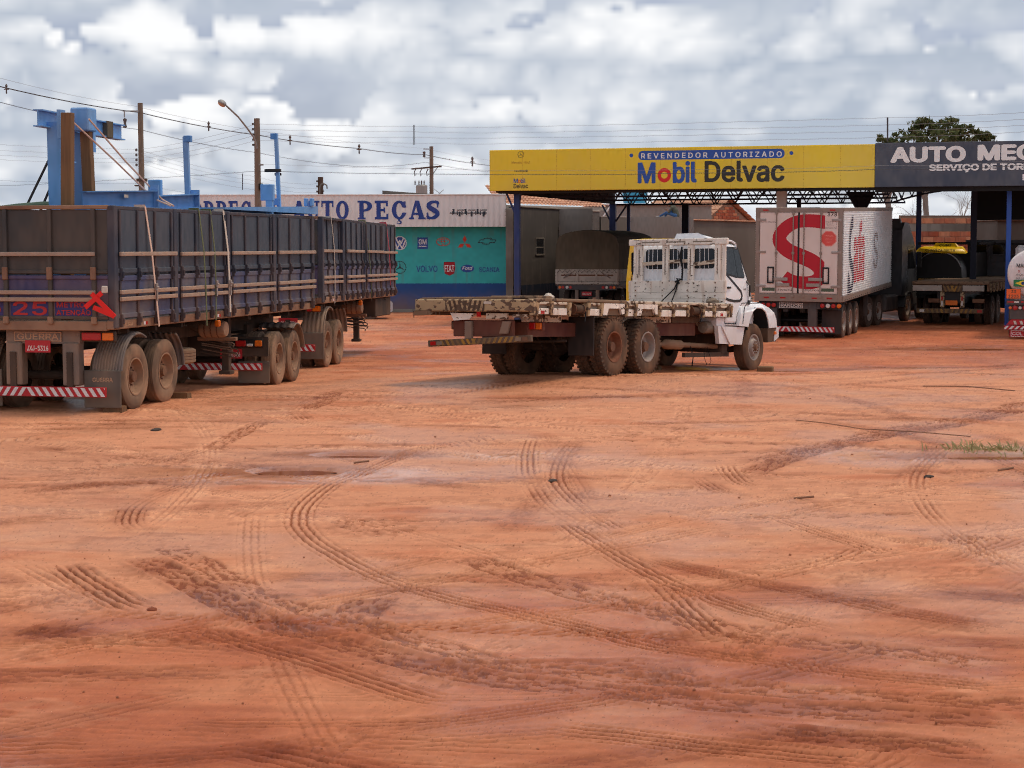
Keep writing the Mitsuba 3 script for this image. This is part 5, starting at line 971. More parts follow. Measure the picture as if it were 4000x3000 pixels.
def visor_truck():
    # a lorry facing us, black rounded front under a yellow visor
    P = pose(16.05, 67.5, -.27, .42); k = thing('visor_truck', 'black fronted truck with bright yellow roof visor beyond the shaded flatbed', 'truck')
    t = np.linspace(0, math.pi, 30); dome = Polygon([(-.86, .8)] + [(-.86 * math.cos(a) , 1.55 + .98 * math.sin(a) ** .7) for a in t] + [(.86, .8)])
    m = ext(dome, 1.8); m.apply_transform(REAR); m.apply_translation((0, 1.8, 0)); put('cab', m, 'black_paint', P, k)
    rim = np.array([(-.86 * math.cos(a), -.03, 1.55 + .98 * math.sin(a) ** .7) for a in t[3:-3]]); put('screen_trim', tube(rim, .022, 6), 'chrome', P, k)
    vs = put('roof_visor', hull([(-.80, -.2, 2.52), (-.86, -.05, 2.56), (1.0, -.2, 2.46), (1.06, -.05, 2.50), (-.72, .5, 2.55), (.98, .5, 2.50), (-.70, -.18, 2.68), (-.5, -.1, 2.73), (.75, -.1, 2.72), (.93, -.15, 2.62), (-.6, .5, 2.76), (.8, .5, 2.74), (.2, -.26, 2.56)]), 'deflector_yellow', P, k)
    put('roof_sign', hull([(-.22, -.06, 2.72), (.70, -.06, 2.71), (-.22, .25, 2.74), (.70, .25, 2.74), (-.12, -.02, 2.87), (.60, -.02, 2.86), (-.1, .2, 2.87), (.58, .2, 2.86)]), 'deflector_yellow', P, vs)
    put('lettering', on_rear(txt('CUMI', .08, .44, slant=.15), .24, -.066, 2.74), 'print_black', P, vs); put('lettering', on_rear(txt('CHAVEZA DELTA', .09, 1.1), .10, -.262, 2.545), 'board_brown', P, vs)
    put('grille', bev(-.75, .7, -.06, 0, 1.40, 1.54, .02), 'stripe_yellow', P, k); put('body', bx(-.9, 1.0, 1.2, 5, .7, 2.5), 'black_matte', P, k)
    for s in (1, -1):
        for y in (.8, 3.8): gz = ground_at(P, s * .85, y); wheel(k, P, s * .85, y, gz + .5, 'tyre_black', 'rim_grey')
    put('load_board', bx(-1.0, 1.3, 1.1, 5.0, 2.80, 2.90), 'black_matte', P, k)
visor_truck()

def tanker():
    P = pose(15.95, 53.2, -.28, .30); k = thing('fuel_tanker', 'white tank truck with orange hazard plate cut by the right edge', 'tanker')
    t = np.linspace(0, 2 * np.pi, 64, endpoint=False); el = lambda f: Polygon([(f * 1.22 * math.copysign(abs(math.cos(a)) ** .85, math.cos(a)), 1.98 + f * .80 * math.copysign(abs(math.sin(a)) ** .85, math.sin(a))) for a in t])
    rings = []; 
    for f, y in ((.0, -.16), (.4, -.15), (.75, -.11), (.94, -.04), (1.0, .06), (1.0, 7.0), (.9, 7.12), (0, 7.2)): c = np.array(el(max(f, .002)).exterior.coords); rings.append(np.stack([c[:, 0], np.full(len(c), y), c[:, 1]], -1))
    put('tank', grid_mesh(np.array(rings)), 'tanker_white', P, k, smooth=40)
    put('tank_lettering', on_rear(txt('MANTENHA DISTÂNCIA', .11, 1.50), -.20, -.178, 2.16), 'print_black', P, k)
    put('small_lettering', cat(on_rear(txt('AQUILA', .06, .50, slant=.2), -.74, -.172, 1.91), on_rear(txt('NR.1202', .05, .36), -.78, -.172, 1.81)), 'print_grey', P, k); put('small_mark', on_rear(txt('5', .07, .06), -.88, -.172, 2.01), 'lamp_red', P, k)
    fl = put('flag', rear_poly(sbox(-.27, 0, .27, .20), .03, -.76, -.15, 1.59), 'flag_green', P, k); put('rhomb', rear_poly(Polygon([(-.23, .10), (0, .18), (.23, .10), (0, .02)]), .004, -.76, -.182, 1.59), 'flag_yellow', P, fl); put('disc', rear_poly(Point(0, .10).buffer(.05), .004, -.76, -.188, 1.59), 'flag_blue', P, fl)
    hz = put('hazard_plate', rear_poly(sbox(-.21, 0, .21, .30), .012, -1.02, -.30, 1.23), 'plate_orange', P, k); put('plate_frame', rear_poly(sbox(-.21, 0, .21, .30).difference(sbox(-.198, .012, .198, .288)), .004, -1.02, -.313, 1.23), 'board_brown', P, hz); put('lettering', on_rear(txt('33', .085, .14), -1.02, -.314, 1.405), 'board_brown', P, hz); put('lettering', on_rear(txt('1203', .085, .30), -1.02, -.314, 1.265), 'board_brown', P, hz)
    put('frame_bar', bev(-1.22, 1.2, -.25, -.15, 1.05, 1.20, .01), 'chassis_grey', P, k); put('rear_panel', bx(-1.12, 1.1, -.12, .0, .62, 1.05), 'chassis_grey', P, k)
    for x, w, m in ((-1.10, .09, 'lamp_red'), (-.93, .07, 'lamp_white'), (-.70, .1, 'lamp_red')): put('reflector', rear_poly(sbox(-w, 0, w, .05), .006, x, -.255, 1.11), m, P, k)
    for i, (x, r, m) in enumerate(((-1.11, .05, 'lamp_amber'), (-.97, .075, 'lamp_red'), (-.83, .05, 'lamp_white'), (-.69, .075, 'lamp_red'))): put('lamp', lathe([(.0001, -.04), (r * .8, -.035), (r, 0)], 18, 'y').apply_translation((x, -.14, .96)), m, P, k)
    put('mudguard', hull([(-1.22, -.1, .45), (-.5, -.1, .45), (-1.02, -.08, .68), (-.5, -.08, .68), (-1.22, .5, .45), (-.5, .5, .45), (-1.0, .4, .70), (-.5, .4, .70)]), 'guard_red', P, k)
    for x in (-.98, -.80): put('mark', rear_poly(Polygon([(0, 0), (.07, 0), (.035, .11), (-.04, .11)]), .004, x, -.11, .46), 'strap_white', P, k)
    bumper_board(k, P, -1.28, 1.25, -.20, .31, .12, split=0, pitch=.16)
    pn = put('name_board', bev(-1.12, 1.0, -.12, -.08, .08, .295, .008), 'guard_red', P, k); put('border', rear_poly(sbox(-1.08, 0, .98, .18).difference(sbox(-1.065, .015, .965, .165)), .004, 0, -.121, .10), 'plate_white', P, pn); put('lettering', on_rear(txt('COL', .085, .30), -.89, -.121, .145), 'plate_white', P, pn)
    put('chassis', bx(-.45, .45, 0, 9, .5, 1.1), 'black_paint', P, k)
    small_rear_gear(k, P, (1.5, 2.7), .50, 'tyre_black'); gz = ground_at(P, 1, 8.4); wheel(k, P, 1.05, 8.4, gz + .5); wheel(k, P, -1.05, 8.4, gz + .5); put('cab', bev(-1.2, 1.2, 7.5, 9.4, .8, 2.8, .1), 'tanker_white', P, k)
tanker()

def car():
    P = pose(-6.75, 68.6, -.27, 1.45); k = thing('car', 'silver car parked by the shop wall, mostly hidden by the trailers', 'car')
    body = Polygon([(-2.1, .35), (-2.15, .75), (-2.0, .92), (-1.2, .98), (-.6, 1.42), (.55, 1.45), (1.1, 1.0), (1.9, .86), (2.15, .65), (2.15, .3)]); holes = unary_union([Point(y, .31).buffer(.36) for y in (-1.3, 1.3)])
    m = ext(body.buffer(-.08).buffer(.08).difference(holes), 1.65); m.apply_transform(SIDE); m.apply_translation((-.82, 0, 0)); put('body', m, 'car_silver', P, k)
    for s in (1, -1):
        win = side_poly(Polygon([(-1.0, 1.0), (-.55, 1.36), (.0, 1.38), (.0, 1.0)]).buffer(-.02), .01, .828, 0, 0); win2 = side_poly(Polygon([(.06, 1.0), (.06, 1.38), (.5, 1.38), (.92, 1.0)]).buffer(-.02), .01, .828, 0, 0)
        for w_ in (win, win2): w_ = w_.copy(); w_.vertices[:, 0] *= s; put('window', w_, 'glass_dark', P, k)
        for y in (-1.3, 1.3):
            wk = key_for(k + '__wheel'); M = P @ shift(s * .74, y, .31); M = M if s > 0 else M @ FLIP
            put('tyre', lathe([(.20, -.09), (.30, -.09), (.315, -.06), (.315, .06), (.30, .09), (.20, .09)], 36), 'tyre_black', M, wk); put('rim', cat(lathe([(.20, .08), (.18, .05), (.05, .06), (.0001, .07)], 30), [bar((.085, 0, 0), (.085, .19 * math.cos(a), .19 * math.sin(a)), .03, .02, (1, 0, 0)) for a in np.arange(5) * 2 * np.pi / 5]), 'chrome', M, wk)
    put('rear_lamp', bev(-.75, .75, -2.16, -2.1, .65, .80, .01), 'lamp_red', P, k)
car()

# ---------------------------------------------------------------- auto parts shop
bsdf('fascia_white', worn(lin(230, 224, 222), dust=(.45, .40, .37), amount=.14, zlo=3, zhi=4.6, low=.08, vary=.05), .55)
bsdf('fascia_grey', lin(120, 112, 108), .6)
bsdf('letter_blue', worn(lin(34, 66, 142), amount=.05, zlo=0, zhi=1, low=0, vary=.08), .6)
def wall_paint(top, dado, zd, dirt=.25):
    def f(p, n, uv):
        a = FB(p.x * 1.3, p.y * 1.3, p.z * 1.3, 3); run = N(p.x * 9 + p.y * 9, 0.0, p.z * .7)
        c = dr.select(p.z > zd, mi.Color3f(top), mi.Color3f(dado)) * (.78 + .34 * a + .10 * N(p.x * 7, p.y * 7, p.z * 7))
        low = 1 - SS(-.3, .75, p.z + .6 * (a - .5))
        c = MX(c, (.26, .15, .09), dr.clip(.75 * low, 0, .85))
        return MX(c, (.16, .13, .11), dirt * SS(.5, .9, run) * SS(.35, .7, a))
    return f
bsdf('teal_wall', wall_paint(lin(58, 174, 174), lin(36, 78, 138), .95), .7)
bsdf('grey_wall', wall_paint(lin(84, 79, 76), lin(36, 48, 68), .87, .5), .85)  # both tones darkened, canopy shade is put into the paint
def concrete(p, n, uv):
    a = FB(p.x * .9, p.y * .9, p.z * .9, 4); run = N(p.x * 6 + p.y * 6, 0.0, p.z * .5)
    return MX(MX(lin(138, 130, 122), lin(108, 98, 90), SS(.3, .7, a)), lin(74, 62, 56), .30 * SS(.55, .9, run))
bsdf('concrete', concrete, .9)
bsdf('wall_shaded', worn(lin(104, 98, 92), dust=(.07, .055, .045), amount=.45, zlo=1.5, zhi=4.2, low=.35, scale=.7), .9)  # canopy shade put into the grey, plus dark stains low down
bsdf('pale_render', worn(lin(150, 142, 136), dust=(.26, .20, .16), amount=.35, zlo=2, zhi=5, low=.2, scale=.8), .9)
bsdf('emblem_red', lin(206, 66, 50), .6); bsdf('emblem_white', lin(222, 222, 222), .6); bsdf('emblem_blue', lin(44, 76, 150), .6); bsdf('emblem_black', lin(44, 52, 62), .6); bsdf('emblem_shield', lin(160, 28, 40), .6)

def slab(ch):                                          # fat slab serif capitals in a 1 x 1 cell, built from boxes
    B = sbox; st = .26; sf = .10
    def ring(w, t): e = affinity.scale(Point(0, 0).buffer(1, 24), w / 2, .5); return affinity.translate(e.difference(affinity.scale(Point(0, 0).buffer(1, 24), w / 2 - t, .5 - .13)), w / 2, .5)
    if ch == 'P': return unary_union([B(.10, 0, .10 + st, 1), B(0, 0, .48, sf), B(0, 1 - sf, .4, 1), affinity.translate(affinity.scale(Point(0, 0).buffer(1, 24), .50, .29), .38, .71).difference(affinity.translate(affinity.scale(Point(0, 0).buffer(1, 24), .22, .17), .38, .71)).intersection(B(.36, 0, 1, 1))])
    if ch == 'E': return unary_union([B(.10, 0, .10 + st, 1), B(0, 0, .82, .13), B(0, .87, .80, 1), B(.3, .44, .58, .56), B(.70, 0, .82, .30), B(.68, .70, .80, 1), B(.54, .36, .62, .64)])
    if ch == 'O': return ring(.92, .26)
    if ch in 'CG':
        c = ring(.90, .26).difference(B(.62, .36, 1, .64)); return unary_union([c, B(.70, .62, .84, .96)] + ([B(.60, .1, .86, .46), B(.52, .38, .92, .47)] if ch == 'G' else []))
    if ch == 'Ç': return unary_union([slab('C'), B(.38, -.10, .50, .05), affinity.translate(affinity.scale(Point(0, 0).buffer(1).difference(Point(-.1, 0).buffer(.5)).difference(B(-2, -.1, 0, .5)), .16, .10), .44, -.16)])
    if ch == 'A': return unary_union([Polygon([(.38, 1), (.62, 1), (.95, 0), (.64, 0), (.44, .70), (.20, 0), (.08, 0)]), B(.24, .24, .70, .35), B(0, 0, .30, sf), B(.56, 0, 1.02, sf)])
    if ch == 'S':
        sp = swoosh([(.74, .80), (.42, .93), (.16, .74), (.42, .52), (.70, .30), (.42, .07), (.08, .20)], [.16, .17, .26, .28, .26, .17, .16]); return unary_union([sp.intersection(B(-.1, 0, 1, 1)), B(.66, .62, .76, .98), B(.04, .02, .14, .36)])
    if ch == 'U': return unary_union([B(.10, .25, .36, 1), B(.66, .25, .80, 1), B(0, .9, .48, 1), B(.54, .9, .92, 1), affinity.translate(affinity.scale(Point(0, 0).buffer(1, 20), .35, .32), .45, .32).difference(affinity.translate(affinity.scale(Point(0, 0).buffer(1, 20), .15, .18), .51, .34)).intersection(B(0, 0, 1, .34))])
    if ch == 'T': return unary_union([B(.30, 0, .58, 1), B(.18, 0, .70, sf), B(0, .87, .88, 1), B(0, .66, .10, 1), B(.78, .66, .88, 1)])
    if ch == 'B': b = affinity.scale(Point(0, 0).buffer(1, 20), .46, .29); h = affinity.scale(Point(0, 0).buffer(1, 20), .20, .15); return unary_union([B(.10, 0, .36, 1), B(0, 0, .4, sf), B(0, .9, .4, 1)] + [affinity.translate(b.difference(h), .38, z).intersection(B(.36, 0, 1, 1)) for z in (.29, .71)])
    if ch == 'R': return unary_union([slab('P'), Polygon([(.40, .46), (.62, .46), (.94, 0), (.64, 0)])])
    if ch == 'N': return unary_union([B(.10, 0, .24, 1), B(.74, 0, .90, 1), Polygon([(.02, 1), (.32, 1), (.90, 0), (.66, 0)]), B(0, 0, .36, sf), B(.62, .9, 1, 1)])
    return Polygon()
def slab_word(word, h, wide, gap): return unary_union([affinity.translate(affinity.scale(slab(c), wide, h, origin=(0, 0)), i * (wide + gap), 0) for i, c in enumerate(word) if c != ' '])

def shop():
    Y = 75.0; X1 = -.245; X0 = -19.0; zb = -.45; k = thing('shop_building', 'teal and blue auto parts shop with white lettered fascia and car emblems', 'building')
    put('wall', bx(X0, X1, Y, Y + 10, zb, 3.5), 'teal_wall', I4, k)
    put('plinth', bev(X0, X1 + .02, Y - .04, Y, zb, -.12, .01), 'concrete', I4, k); put('pilaster', bev(X1 + .005, X1 + .30, Y - 1.5, Y + .8, zb, 4.05, .01), 'concrete', I4, k)

    # corrugated fascia
    def corr(n, w): a = np.arange(n * 4 + 1); return a * w / (n * 4), np.array([0, .0, .016, .016])[a % 4]
    xs, off = corr(82, X1 - X0); F = np.stack([np.stack([X0 + xs, Y - .62 - off, np.full(len(xs), z)], -1) for z in (3.30, 4.61)], 1); f = put('fascia', grid_mesh(F), 'fascia_white', I4, k, smooth=False)
    ys, off = corr(10, 1.6); S = np.stack([np.stack([X1 + off, Y - .62 + ys, np.full(len(ys), z)], -1) for z in (3.30, 4.61)], 1); put('fascia', grid_mesh(S), 'fascia_grey', I4, k, smooth=False, label='grey fascia end return')
    put('fascia_rail', bev(X0, X1 + .03, Y - .68, Y - .58, 4.60, 4.65, .008), 'fascia_white', I4, k); put('soffit', bx(X0, X1, Y - .60, Y, 3.31, 3.36), 'fascia_grey', I4, k); put('roof', bx(X0, X1, Y - .55, Y + 10, 4.30, 4.36), 'fascia_grey', I4, k)
    zl = 3.61; h = .77
    put('fascia_lettering', rear_poly(affinity.translate(slab_word('NOBREGAS', h, .47, .045), 0, 0), .006, -13.75, Y - .644, zl), 'letter_blue', I4, f)
    put('fascia_lettering', rear_poly(slab_word('AUTO', h, .57, .035), .006, -9.07, Y - .644, zl), 'letter_blue', I4, f); put('fascia_lettering', rear_poly(slab_word('PEÇAS', h, .68, .025), .006, -6.36, Y - .644, zl), 'letter_blue', I4, f)
    crank = unary_union([sbox(0, .30, 1.6, .36)] + [sbox(.12 + i * .26, .10 if i % 2 else .26, .20 + i * .26, .42 if i % 2 else .60) for i in range(6)] + [sbox(.30 + i * .5, .50, .62 + i * .5, .56) for i in range(3)] + [sbox(.1 + i * .2, .2, .14 + i * .2, .46) for i in range(8)]); put('crankshaft_drawing', rear_poly(affinity.scale(crank, .95, .62, origin=(0, 0)), .006, -2.55, Y - .644, 3.66), 'emblem_black', I4, f)
    E = lambda nm, poly, x, z, m, d=.008, y=Y - .002, par=None: put(nm, rear_poly(poly, d, x, y, z), m, I4, par or k)
    c = lambda r: Point(0, 0).buffer(r, 32); X = lambda px: (px - 2000) / 7000 * Y; Z = lambda py: 2.64 + (948 - py) / 7000 * Y
    # round VW-like roundel
    x, z = X(1564), Z(949); r = .29
    E('emblem', c(r), x, z, 'emblem_blue', .006); E('emblem', unary_union([c(r).difference(c(r - .035)), LineString([(-.15, .20), (-.06, -.01), (0, .11), (.06, -.01), (.15, .20)]).buffer(.028), LineString([(-.23, .10), (-.10, -.22), (0, -.02), (.10, -.22), (.23, .10)]).buffer(.028)]).intersection(c(r)), x, z, 'emblem_white', .006, Y - .009)
    x, z = X(1653), Z(949); E('emblem', sbox(-.22, -.24, .22, .24), x, z, 'emblem_blue', .006); put('emblem_lettering', on_rear(txt('GM', .21, .32), x, Y - .010, z - .05), 'emblem_white', I4, k); E('emblem', sbox(-.16, -.15, .16, -.115), x, z, 'emblem_white', .006, Y - .009)
    x, z = X(1733), Z(944); el = lambda a, b: affinity.scale(c(1), a, b); rg = lambda a, b, t=.03: el(a, b).difference(el(a - t, b - t)); E('emblem', unary_union([rg(.29, .18), affinity.translate(rg(.19, .06, .022), 0, .06), rg(.075, .13, .022)]), x, z, 'emblem_red')
    x, z = X(1817), Z(948); di = lambda cx, cy, a, b, t: affinity.translate(affinity.rotate(Polygon([(0, -b), (a, 0), (0, b), (-a, 0)]), t), cx, cy); E('emblem', unary_union([di(0, .15, .085, .16, 0), di(-.15, -.12, .085, .16, -60), di(.15, -.12, .085, .16, 60)]), x, z, 'emblem_red')
    x, z = X(1905), Z(941); cr = Polygon([(-.13, .11), (.17, .11), (.14, .045), (.36, .045), (.30, -.07), (.10, -.07), (.07, -.13), (-.20, -.13), (-.17, -.07), (-.38, -.07), (-.30, .045), (-.15, .045)]); E('emblem', cr.exterior.buffer(.016), x, z, 'emblem_black')
    x, z = X(1564), Z(1043); E('emblem', unary_union([c(.265).difference(c(.235))] + [Polygon([(0, 0), (.035 * math.cos(a + 1.05), .035 * math.sin(a + 1.05)), (.245 * math.cos(a), .245 * math.sin(a)), (.035 * math.cos(a - 1.05), .035 * math.sin(a - 1.05))]) for a in (math.pi / 2, math.pi * 7 / 6, math.pi * 11 / 6)]), x, z, 'emblem_black')
    put('wall_lettering', on_rear(txt('VOLVO', .24, .88), X(1669), Y - .008, Z(1060)), 'emblem_blue', I4, k); put('wall_lettering', on_rear(txt('SCANIA', .19, .85), X(1912), Y - .008, Z(1061)), 'emblem_blue', I4, k)
    x, z = X(1757), Z(1048); sd = Polygon([(-.21, .26), (.21, .26), (.23, .05), (.18, -.20), (0, -.28), (-.18, -.20), (-.23, .05)]).buffer(.015); E('emblem', sd, x, z, 'emblem_shield', .006); put('emblem_lettering', on_rear(txt('FIAT', .27, .40), x, Y - .010, z - .13), 'emblem_white', I4, k)
    x, z = X(1827), Z(1048); E('emblem', el(.28, .155), x, z, 'emblem_blue', .006); put('emblem_lettering', on_rear(txt('Ford', .15, .40, slant=.25), x - .02, Y - .010, z - .06), 'emblem_white', I4, k)
    put('roof_sheet', hull([(-5.6, 78, 4.9), (-1.6, 78, 4.62), (-5.6, 84, 4.9), (-1.6, 84, 4.6), (-5.6, 78, 4.75), (-1.6, 78, 4.55), (-5.6, 84, 4.7)]), 'concrete', I4, k)
    put('vent_pipe', tube([(-8.2, 77, 4.3), (-8.2, 77, 5.02), (-8.14, 77, 5.14), (-8.02, 77, 5.17), (-7.9, 77, 5.10), (-7.88, 77, 4.95)], .03, 8), 'steel_grey', I4, k)
shop()

# ---------------------------------------------------------------- grey yard walls and the houses behind
def wall_run(p, q, z0, z1, th=.2): M, L = frame_of((*p, 0), (*q, 0)); return bx(-th, 0, 0, L, z0, z1).apply_transform(M), M, L
bsdf('roof_tile', lambda p, n, uv: MX(MX(lin(212, 168, 138), lin(158, 106, 84), FB(p.x * 3, p.y * 3, p.z * 3, 3)), lin(110, 84, 72), .6 * SS(.62, .8, FB(p.x * 1.1, p.y * 1.1, 3.0, 3))), .85)
bsdf('brick_a', worn(lin(186, 104, 72), dust=(.30, .20, .15), amount=.3, zlo=0, zhi=.1, low=0, vary=.2), .9); bsdf('brick_b', worn(lin(168, 84, 58), dust=(.30, .2, .15), amount=.3, zlo=0, zhi=.1, low=0, vary=.2), .9); bsdf('brick_c', worn(lin(204, 132, 96), dust=(.32, .22, .17), amount=.3, zlo=0, zhi=.1, low=0, vary=.2), .9)
bsdf('mortar', worn(lin(150, 122, 104), dust=(.22, .14, .10), amount=.3, zlo=0, zhi=.1, low=0), .95)
def yard_wall():
    k = thing('yard_wall', 'grey rendered wall with blue dado running back beside the canopy', 'wall')
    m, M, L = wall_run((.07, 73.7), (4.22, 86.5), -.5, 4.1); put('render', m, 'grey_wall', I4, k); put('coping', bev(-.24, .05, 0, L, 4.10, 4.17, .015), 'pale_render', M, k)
    wf = put('window', cat(bx(0, .03, 3.0, 3.07, 2.15, 2.85), bx(0, .03, 4.2, 4.27, 2.15, 2.85), bx(0, .03, 3.07, 4.2, 2.80, 2.87), bx(0, .05, 3.0, 4.3, 2.10, 2.16), bx(0, .025, 3.07, 4.2, 2.42, 2.46)), 'concrete', M, k); put('pane', bx(.002, .008, 3.07, 4.2, 2.16, 2.80), 'glass_dark', M, wf)
    wf = put('window', bx(0, .03, 8.5, 9.7, 2.2, 2.85), 'concrete', M, k); put('pane', bx(.03, .036, 8.58, 9.62, 2.26, 2.80), 'glass_dark', M, wf)
    put('downpipe', tube([(.05, 6.5, 2.0), (.05, 6.5, 3.4)], .035, 8), 'pale_render', M, k)
    put('buttress', hull([(0, .5, -.5), (.1, .5, -.5), (0, 1.4, -.5), (.1, 1.4, -.5), (0, .5, 1.2), (.1, .5, 1.2)]), 'black_matte', M, k)
    k = thing('yard_wall', 'lower grey wall at the back of the yard on which the person sits', 'wall')
    m, M, L = wall_run((4.3, 86.6), (8.75, 93.4), -.5, 3.86); put('render', m, 'wall_shaded', I4, k); put('coping', bev(-.25, .02, 0, L, 3.86, 3.90, .012), 'pale_render', M, k); put('bottom_shadow_gap', bx(.0, .02, .5, L, -.2, 2.0), 'grey_wall', M, k);  # thin sheet added low on the wall, shade put into its dark colour
    k = thing('yard_wall', 'dull grey wall behind the canopy between person and box trailer', 'wall')
    m, M, L = wall_run((8.9, 93.5), (14.2, 103.5), -.5, 3.80); put('render', m, 'wall_shaded', I4, k); put('coping', bev(-.5, .15, 0, L, 3.80, 3.86, .01), 'roof_tile', M, k)
    k = thing('low_building', 'pale grey building with white roof edge behind the yard walls', 'building')
    put('wall', bx(4.6, 12.0, 108, 116, -.5, 4.86), 'pale_render', I4, k); put('roof_edge', bev(4.5, 12.1, 107.8, 116, 4.86, 4.96, .02), 'fascia_white', I4, k); put('downpipe', tube([(5.9, 107.8, 4.8), (5.5, 107.7, 4.2), (5.35, 107.7, 3.9)], .05, 8), 'fascia_white', I4, k)
    put('water_tank', lathe([(.0001, 0), (.7, 0), (.8, .9), (.0001, 1.0)], 24, 'z').apply_translation((7.6, 111, 4.96)), 'sign_blue_small', I4, k)
yard_wall()

def tiled_slope(key, c0, c1, c2, c3, nx, ny, mat='roof_tile'):       # barrel tiles in rows: eave c0-c1, ridge c3-c2
    c0, c1, c2, c3 = (np.array(c, float) for c in (c0, c1, c2, c3)); nrm = np.cross(c1 - c0, c3 - c0); nrm /= np.linalg.norm(nrm); nrm *= np.sign(nrm[2])
    u = np.linspace(0, 1, nx * 4 + 1); rows = []
    for j in range(ny):
        for v, lift in ((j / ny, .05), ((j + 1) / ny, .0)):
            a = c0 + (c3 - c0) * v; b = c1 + (c2 - c1) * v; rows.append(a + np.outer(u, b - a) + nrm * ((lift + .05 * (np.abs(((u * nx) % 1) * 2 - 1)))[:, None]))
    put('roof', grid_mesh(np.array(rows)), mat, I4, key, smooth=False, kind='stuff')
def houses():
    k = thing('tiled_house', 'house with low clay tiled roof rising behind the grey yard wall', 'house')
    put('wall', bx(-.6, 3.6, 80, 88, -.5, 4.15), 'pale_render', pose(0, 0, 0), k); put('wall', bx(3.6, 9.0, 89, 97, -.5, 3.9), 'pale_render', I4, k)
    tiled_slope(k, (-.6, 79.2, 4.30), (4.6, 88.0, 4.32), (4.0, 96, 5.35), (-1.4, 90, 5.5), 30, 9)
    put('eave_board', bar((-.6, 79.15, 4.24), (4.6, 87.9, 4.26), .06, .14), 'pale_render', I4, k)
    k = thing('brick_house', 'small bare brick house with tiled gable roof behind the yard', 'house'); HP = pose(13.95, 116.5, 0, -.75)
    g = Polygon([(-2.6, -.5), (-2.6, 3.75), (0, 5.30), (2.6, 3.75), (2.6, -.5)]); put('gable_wall', rear_poly(g, .12, 0, .12, 0), 'mortar', HP, k); put('wall', bx(-2.6, 2.6, .13, 6, -.5, 3.70), 'mortar', HP, k)
    bs, bh = .42, .20; br = bev(0, bs - .03, -.035, 0, 0, bh - .03, .008); q = np.random.default_rng(2)
    for r in range(14):
        z = 2.55 + r * bh
        for c in range(13):
            x = -2.58 + c * bs + (bs / 2 if r % 2 else 0)
            if g.contains(sbox(x, z, x + bs, z + bh)): put('brick', br, ('brick_a', 'brick_b', 'brick_c')[q.integers(3)], HP @ shift(x, q.normal(0, .004), z), k)
    w_ = lambda *v: (HP @ np.array([*v, 1.0]))[:3]
    tiled_slope(k, w_(-3.2, -.35, 3.52), w_(-3.2, 6.3, 3.52), w_(0, 6.3, 5.42), w_(0, -.35, 5.42), 26, 8); tiled_slope(k, w_(3.2, -.35, 3.52), w_(3.2, 6.3, 3.52), w_(0, 6.3, 5.42), w_(0, -.35, 5.42), 26, 8)
    put('annexe', bx(-5.2, -3.3, 4.0, 7, -.5, 4.6), 'brick_b', HP, k)
houses()

def brick_wall():
    k = thing('brick_wall', 'bare orange brick wall with grey concrete band seen under the right canopy', 'wall')
    p, q_ = np.array([18.6, 86.0]), np.array([27.6, 88.5]); M, L = frame_of((*p, 0), (*q_, 0)); put('mortar_bed', bx(-.2, 0, 0, L, -.5, 3.86), 'mortar', M, k); put('concrete_band', bev(-.21, .02, 0, L, 3.15, 3.50, .01), 'concrete', M, k); put('coping', bev(-.22, .03, 0, L, 3.86, 3.91, .01), 'concrete', M, k)
    bl, bh = .58, .265; br = bev(-.01, .03, .012, bl - .012, .012, bh - .012, .01); rg = np.random.default_rng(4)
    rows = [3.51 + .005] + [3.14 - bh * (i + 1) for i in range(9)]
    for j, z in enumerate(rows):
        for c in range(int(L / bl)):
            y = c * bl + (bl / 2 if j % 2 else 0)
            if y + bl < L: put('brick', br, ('brick_a', 'brick_b', 'brick_a', 'brick_c')[rg.integers(4)], M @ shift(rg.normal(0, .006), y, z), k)
brick_wall()
k = thing('back_shed', 'dark grey shed wall with black sheet hung below the right canopy', 'shed')
put('wall', bx(21.6, 30, 80.0, 84, -.5, 3.6), 'wall_shaded', I4, k); put('roof_edge', bev(21.5, 30, 79.8, 84, 3.58, 3.7, .02), 'concrete', I4, k)

# ---------------------------------------------------------------- the canopies
bsdf('sign_yellow', worn(lin(232, 200, 44), dust=(.40, .30, .15), amount=.22, zlo=4, zhi=6, low=.10, scale=.6, vary=.06), .4)
bsdf('sign_slate', worn(lin(62, 70, 86), dust=(.18, .17, .16), amount=.22, zlo=4, zhi=6, low=.03, vary=.05), .45)
bsdf('sign_blue', lin(44, 82, 160), .5); bsdf('sign_red', lin(214, 40, 34), .5); bsdf('sign_black', lin(48, 46, 44), .5); bsdf('sign_white', lin(226, 224, 222), .5)
bsdf('column_blue', worn(lin(24, 50, 108), dust=(.08, .07, .06), amount=.25, zlo=-.3, zhi=2, low=.2), .5); bsdf('truss_navy', lin(34, 38, 58), .6); bsdf('roof_dark', lin(34, 34, 36), .85)
SGN = math.atan2(3.5, 12.84); CT = pose(-.75, 63.5, 0, SGN)          # local x along the sign, y towards the back
def truss(x0, x1, y, zt, zb, n, arch=0.0):
    t = np.linspace(0, 1, n + 1); xs = x0 + (x1 - x0) * t; b = zb + arch * (1 - (2 * t - 1) ** 2)
    out = [bar((x0, y, zt), (x1, y, zt), .07, .07)] + [bar((xs[i], y, b[i]), (xs[i + 1], y, b[i + 1]), .07, .07) for i in range(n)]
    for i in range(n): out += [bar((xs[i], y, b[i]), ((xs[i] + xs[i + 1]) / 2, y, zt), .045, .045), bar(((xs[i] + xs[i + 1]) / 2, y, zt), (xs[i + 1], y, b[i + 1]), .045, .045)]
    return cat(out)
